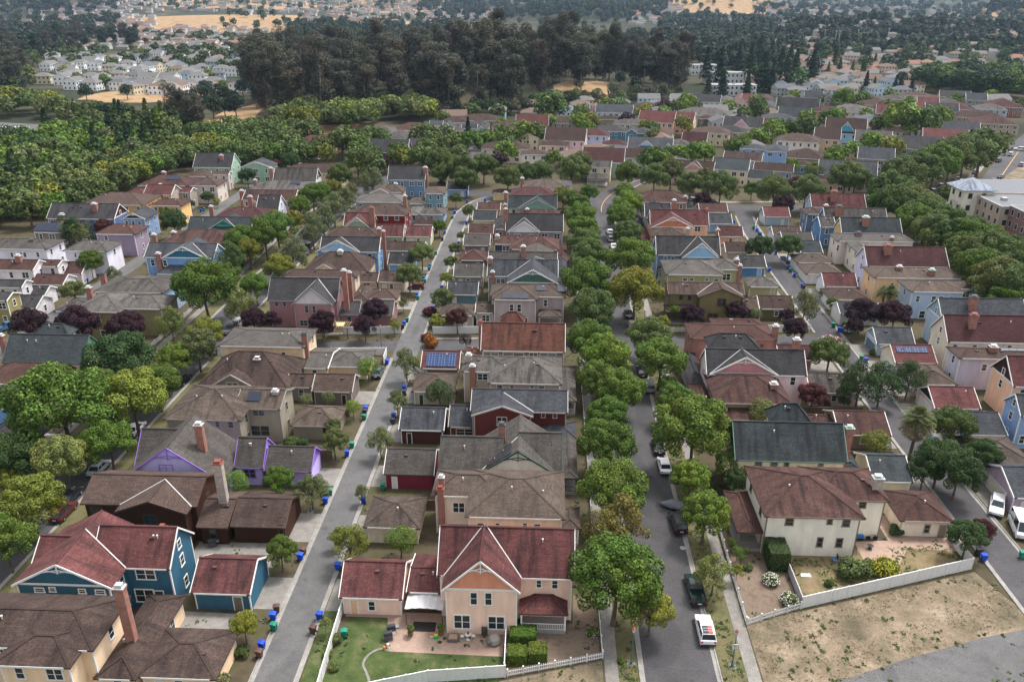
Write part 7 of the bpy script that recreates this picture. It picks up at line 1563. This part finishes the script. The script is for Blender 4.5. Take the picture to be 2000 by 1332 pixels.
prop('fuel_can','orange can beside the lawn edging','can','b',1168,1118,[('can',tub([(0,0,0),(0,0,.4),(0,0,.5)],[.17,.17,.05]),PAINT,(.55,.17,.04))]); prop('water_jug','white jug beside the orange can','jug','b',1192,1108,[('jug',tub([(0,0,0),(0,0,.6),(0,0,.7)],[.16,.16,.05]),PAINT,(.65,.65,.65))])
prop('garden_chair','blue reclining chair against the cream stucco wall','chair','e',430,545,[('seat',boxm(-.3,.3,-.5,.2,.35,.42),PAINT,(.05,.2,.4)),('backrest',boxm(.3,.36,-.3,.3,.4,1.1),PAINT,(.03,.03,.04))])
prop('cart','blue garden cart on the brick patio','cart','e',590,400,[('tray',boxm(-.5,.5,-.4,.4,.35,.75),PAINT,(.03,.14,.38)),('wheel',tub([(-.45,-.2,.2),(-.38,-.2,.2)],[.2,.2]),RUB,None),('wheel',tub([(.38,-.2,.2),(.45,-.2,.2)],[.2,.2]),RUB,None)])
prop('bicycle','black bicycle standing beside the blue cart','bicycle','e',672,408,[('wheel',tub([(-.5,-.02,.34),(-.5,.02,.34)],[.34,.34],18),RUB,None),('wheel',tub([(.5,-.02,.34),(.5,.02,.34)],[.34,.34],18),RUB,None),('frame',(lambda m:(m.bar((-.5,0,.34),(-.1,0,.8),.04),m.bar((-.1,0,.8),(.4,0,.85),.04),m.bar((-.1,0,.3),(.4,0,.8),.04),m.bar((-.5,0,.34),(-.1,0,.3),.04),m.bar((.4,0,.95),(.5,0,.34),.04),m)[-1])(MB()),DARK,None)]) 
prop('fire_bowl','small dark wire fire bowl on the brick patio','fire bowl','e',662,465,[('bowl',tub([(0,0,.3),(0,0,.55)],[.2,.42]),DARK,None),('stand',tub([(0,0,0),(0,0,.3)],[.3,.1]),DARK,None)])
t=boxm(-.7,.6,-.3,.35,0,.08).obj('white_cloth',PAINT,None,(*at0('e',247,640),.03),(.7,.7,.7)); tag(t,'crumpled white cloth on the dry lawn','cloth')
# utility cabinet on the left verge, planters
prop('utility_cabinet','green utility cabinet on the left street verge','cabinet','f',220,1100,[('cabinet',boxm(-.9,.9,-.6,.6,0,1.1),PAINT,(.05,.12,.09)),('cabinet_lid',boxm(-.95,.95,-.65,.65,1.1,1.18),PAINT,(.06,.13,.1))])
# pergola beside the mauve pink house
r=thing('pergola','brown wooden pergola beside the mauve pink house','pergola',(-46,161.2,0))
for sx in (-2.6,2.6):
    for sy in (-1.6,1.6): boxm(sx-.1,sx+.1,sy-.1,sy+.1,0,2.5).obj('post',BARK,r)
for sy in (-1.6,1.6): boxm(-3,3,sy-.08,sy+.08,2.5,2.7).obj('beam',PAINT,r,color=(.2,.12,.08))
for k in range(12): boxm(-2.8+k*.5,-2.72+k*.5,-2,2,2.7,2.84).obj('rafter',PAINT,r,color=(.3,.2,.12))
boxm(-1.4,1.6,-1.2,1.,2.85,2.9).obj('roof_sheet',PAINT,r,color=(.5,.4,.2))
# ------------------------------------------------------------------ buildings of the right hand avenue
def block(name,label,cat,x0,x1,y0,y1,h,wc,floors,brick=False,roofc=(.11,.115,.125),wn=True,group=None,z0=0.):
    r=thing(name,label,cat,((x0+x1)/2,(y0+y1)/2,z0),0,group); w,d=(x1-x0)/2,(y1-y0)/2
    m=MB(); m.box(-w,w,-d,d,-.3,h); m.obj('wall',BRK2 if brick else SID,r,color=wc)
    m=MB(); m.box(-w-.25,w+.25,-d-.25,d+.25,h,h+.35); m.obj('cornice',TRIM,r,color=(.5,.49,.46)); m=MB(); m.box(-w+.1,w-.1,-d+.1,d-.1,h+.35,h+.4); m.obj('roof',PAINT,r,color=roofc)
    for k in range(2): m=MB(); xx=random.Random(k+int(x0)).uniform(-w*.6,w*.6); m.box(xx-.8,xx+.8,-.7+k,.7+k,h+.4,h+1.3); m.obj('roof_unit',PAINT,r,color=(.4,.4,.4))
    if wn:
        fh=h/floors
        for f in range(floors):
            z=fh*f+fh*.55
            n=max(1,int(2*w/3.2))
            for i in range(n): window(r,-w+2*w*(i+.5)/n,-d,z,1.3,1.7,0,(.55,.54,.5),1)
            n=max(1,int(2*d/3.2))
            for i in range(n): window(r,-w,-d+2*d*(i+.5)/n,z,1.3,1.7,-math.pi/2,(.55,.54,.5),1)
    return r
BRK2=m_brick('dark_brick',(.2,.08,.07),(.25,.1,.085),(.25,.2,.18),.6)
t=block('apartment_building','cream three storey corner building with grey metal pyramid tower roof','building',134.5,143,261,270,11.6,hexl('ece4d2'),3)
m=MB(); roof_mb(m,dict(k='H',x0=-5.6,x1=5.6,y0=-5.8,y1=5.8,z=11.9,zr=15.),0,0); m.obj('tower_roof',SHI,t,color=(.25,.28,.33)); m=MB(); m.box(-5.4,-4.2,-4,0,6.8,7.); m.box(-5.4,-5.3,-4,0,7,7.9); m.obj('balcony',TRIM,t,color=(.6,.58,.52))
block('apartment_building','long cream flat roofed wing right of the tower','building',143.2,185,262,282,10.6,hexl('e2dac8'),3)
block('apartment_building','beige middle building with blue grey awning roofs between tower and brick block','building',139,160,246,260.8,10.,hexl('b8a592'),3)
block('apartment_building','dark red brick building with white framed windows at the right edge','building',141.5,178,222,245.8,10.4,(.2,.08,.07),3,brick=True)
for y in (225,231,237,243): 
    pass
# white terraces by the redwoods
for (px0,px1,pyb,h,lb) in ((1376,1450,157,9,'white flat roofed terrace building between redwoods, middle of three'),(1350,1398,140,9,'pale blue white terrace building, topmost of three by the redwoods'),(1390,1475,180,7.5,'white and blue terrace building, lowest of three by the redwoods')):
    a=U(px0,pyb+8); b=U(px1,pyb+8); block('terrace_building',lb,'building',a[0],b[0],a[1],a[1]+12,h,hexl('d0d2d2'),2,group='white terrace buildings by the redwoods',roofc=(.25,.25,.25))
sheet('bank','dry grassy bank right of the diagonal avenue',[(150,283),(190,283),(290,420),(262,440),(236,398),(176,322)],.03,FIELD)
# storage lot at the left edge
for i,(x,y,w,d,h,cl,lb,nm) in enumerate(((-289,428,16,3,3,(.6,.6,.6),'long white trailer in the storage lot','trailer'),(-281,420,9,3,2.6,(.5,.45,.3),'tan trailer beside the long white trailer','trailer'),(-268,409,16,5,2.2,(.03,.08,.2),'dark blue container in the storage lot','container'))):
    r=thing(nm,lb,nm,(x,y,0)); boxm(-w/2,w/2,-d/2,d/2,.6,h+.6).obj('body',PAINT,r,color=cl)
    boxm(-w/2-.05,w/2+.05,-d/2-.05,d/2+.05,h+.6,h+.75).obj('roof',PAINT,r,color=tuple(c*.9 for c in cl))
    for sx in (-1,1): tub([(sx*w*.3,-d/2-.05,.4),(sx*w*.3,d/2+.05,.4)],[.4,.4]).obj('wheel',RUB,r)
fence([(-335,386),(-262,391),(-258,408),(-262,455)],'dark red brown wall round the storage lot','wood',2.6,(.12,.045,.035),None)
# tall light poles
for (px,py,h) in ((1587,97,24),(1607,97,24),(1629,95,22),(1636,95,22),(1672,92,22),(1698,92,22),(1731,93,24),(609,64,38)):
    x,y=U(px,py); r=thing('light_pole','slim pale pole rising '+('between the redwoods and the tract' if px>1500 else 'beyond the eucalyptus grove' if px<700 else 'out of the grove at the dry knoll'),'pole',(x,y,0),0,'tall slim light poles'); tub([(0,0,0),(0,0,h)],[.45,.3],6).obj('pole',PAINT,r,color=(.5,.5,.5)); boxm(-1.2,1.2,-.3,.3,h,h+.8).obj('lamp_head',PAINT,r,color=(.5,.5,.5))
for (c,x,y,lb) in (('g',1120,530,'round dark manhole cover in the alley beside the brownish garage'),('b',780,330,'small manhole cover in the middle of the lower alley'),('h',1445,375,'pale manhole cover on the main street'),('d',445,460,'manhole cover on the main street near the black four wheel drive')):
    X,Y=at0(c,x,y); o=tub([(0,0,0),(0,0,.012)],[.42,.42],20).obj('manhole_cover',PAINT,None,(X,Y,.03),(.07,.065,.06) if 'dark' in lb or 'small' in lb else (.3,.3,.3)); tag(o,lb,'manhole cover')
# road markings
S('centre_line','orange centre line of the curving main street',curve(AV)[-22:-3],-.12,.12,.03,simple('orange_line',(.5,.26,.07),.8)); S('centre_line','orange centre line of the diagonal avenue',[(172,314),(226,398)],-.14,.14,.036,simple('orange_line',(.5,.26,.07),.8))
# mown edge around the lawn curve
S('lawn_edging','pale concrete edging curving round the lawn',curve([(-17.3,69.7),(-18.6,69.9),(-19.7,68.9),(-20,67.6),(-19.4,66.4),(-18.8,65),(-19,63)]),-.14,.14,.06,CONC,h=1)
# weeds and tufts
CLs=[(curve(A_C),3.),(curve(S_L),4.9),(curve(AV),4.9),(curve(A_R),3.4),(A_W,2.6),(CX,3.2),([(8.2,20),(8.2,285)],.9),([(23.9,20),(24.2,120),(25.2,262)],.9),([(-82.6,20),(-83,190),(-84.5,262)],1.)]
def onroad(x,y):
    for C,w in CLs:
        for a,b in zip(C,C[1:]):
            dx,dy=b[0]-a[0],b[1]-a[1]; t=min(1,max(0,((x-a[0])*dx+(y-a[1])*dy)/(dx*dx+dy*dy+1e-9)))
            if (x-a[0]-t*dx)**2+(y-a[1]-t*dy)**2<w*w: return True
    for lb,x0,x1,y0,y1,g in HOUSES.values():
        if x0-.2<x<x1+.2 and y0-.2<y<y1+.2: return True
        if g and y0<y<y1 and (x1<x<x1+5 or x0-4<x<x0): return True
    return False
def tufts(name,label,poly,n,col,s=.22,seed=1):
    r=random.Random(seed); v=[];f=[]; xs=[p[0] for p in poly]; ys=[p[1] for p in poly]; c=0
    while c<n:
        x,y=r.uniform(min(xs),max(xs)),r.uniform(min(ys),max(ys)); c+=1
        if not inpoly(x,y,poly) or onroad(x,y): continue
        if mn.noise(Vector((x*.22,y*.3,seed)))<-.02: continue
        q=r.randint(3,8); R_=r.uniform(.15,.5)
        for _ in range(q):
            a=r.uniform(0,6.28); quad(v,f,Vector((x+math.cos(a)*R_*r.random(),y+math.sin(a)*R_*r.random(),r.uniform(.03,.16))),Vector((0,0,1)),s*r.uniform(.4,1),r)
    o=link(mk(name,(v,f),[LEAF]),name,color=col); return struct(o,label,'stuff')
tufts('weeds','green weeds scattered over the straw coloured field',[(25,45),(25,76),(32.4,78.4),(57.2,86.8),(60,78),(50,73.5),(42,70.3),(34,67.2),(27,64)],4200,(.1,.1,.05),.075,seed=1)
tufts('dry_grass','dry straw tufts in the field and the weedy lot',[(25,45),(25,76),(32.4,78.4),(57.2,86.8),(60,78),(50,73.5),(42,70.3),(34,67.2),(27,64)],3600,(.2,.16,.1),.09,seed=2)
tufts('weeds','weeds in the lot below the picket fence',[(-12,50),(7.2,50),(7.2,69.3),(-3.6,66)],450,(.11,.11,.045),.13,seed=3); tufts('weeds','green patches in the dry back lawn',[(32.8,79.3),(56.6,87.6),(56.4,92),(44,92.5),(33,89)],1100,(.09,.12,.035),.15,seed=4)
tufts('grass','rough grass in the yard verges along the main street',[(20.7,40),(23.6,40),(24,157),(21,157)],1300,(.07,.1,.03),.16,seed=5); tufts('grass','rough grass of the verge left of the main street',[(8.8,40),(11,40),(11,157),(9,157)],1200,(.07,.1,.03),.16,seed=6)
tufts('ground_cover','low green plants in the gardens between the houses',[(-66,60),(60,60),(60,262),(-66,262)],9000,(.07,.1,.035),.26,seed=7)
tufts('ground_cover','low plants in the gardens at the far left and right',[(-160,150),(-84,100),(-84,300),(-150,300)],5000,(.05,.075,.025),.3,seed=8)
# ------------------------------------------------------------------ haze
m=MB(); m.box(-6500,6500,-300,7600,-3,480); hz=m.obj('haze',[]); struct(hz,'thin blue grey air','stuff')
hm=bpy.data.materials.new('air'); hm.use_nodes=True; nt=hm.node_tree; nt.nodes.clear(); out=nt.nodes.new('ShaderNodeOutputMaterial'); pv=nt.nodes.new('ShaderNodeVolumePrincipled')
pv.inputs['Color'].default_value=(.55,.75,1.,1); pv.inputs['Density'].default_value=HAZE; pv.inputs['Anisotropy'].default_value=.3; nt.links.new(pv.outputs[0],out.inputs['Volume']); hz.data.materials.append(hm)
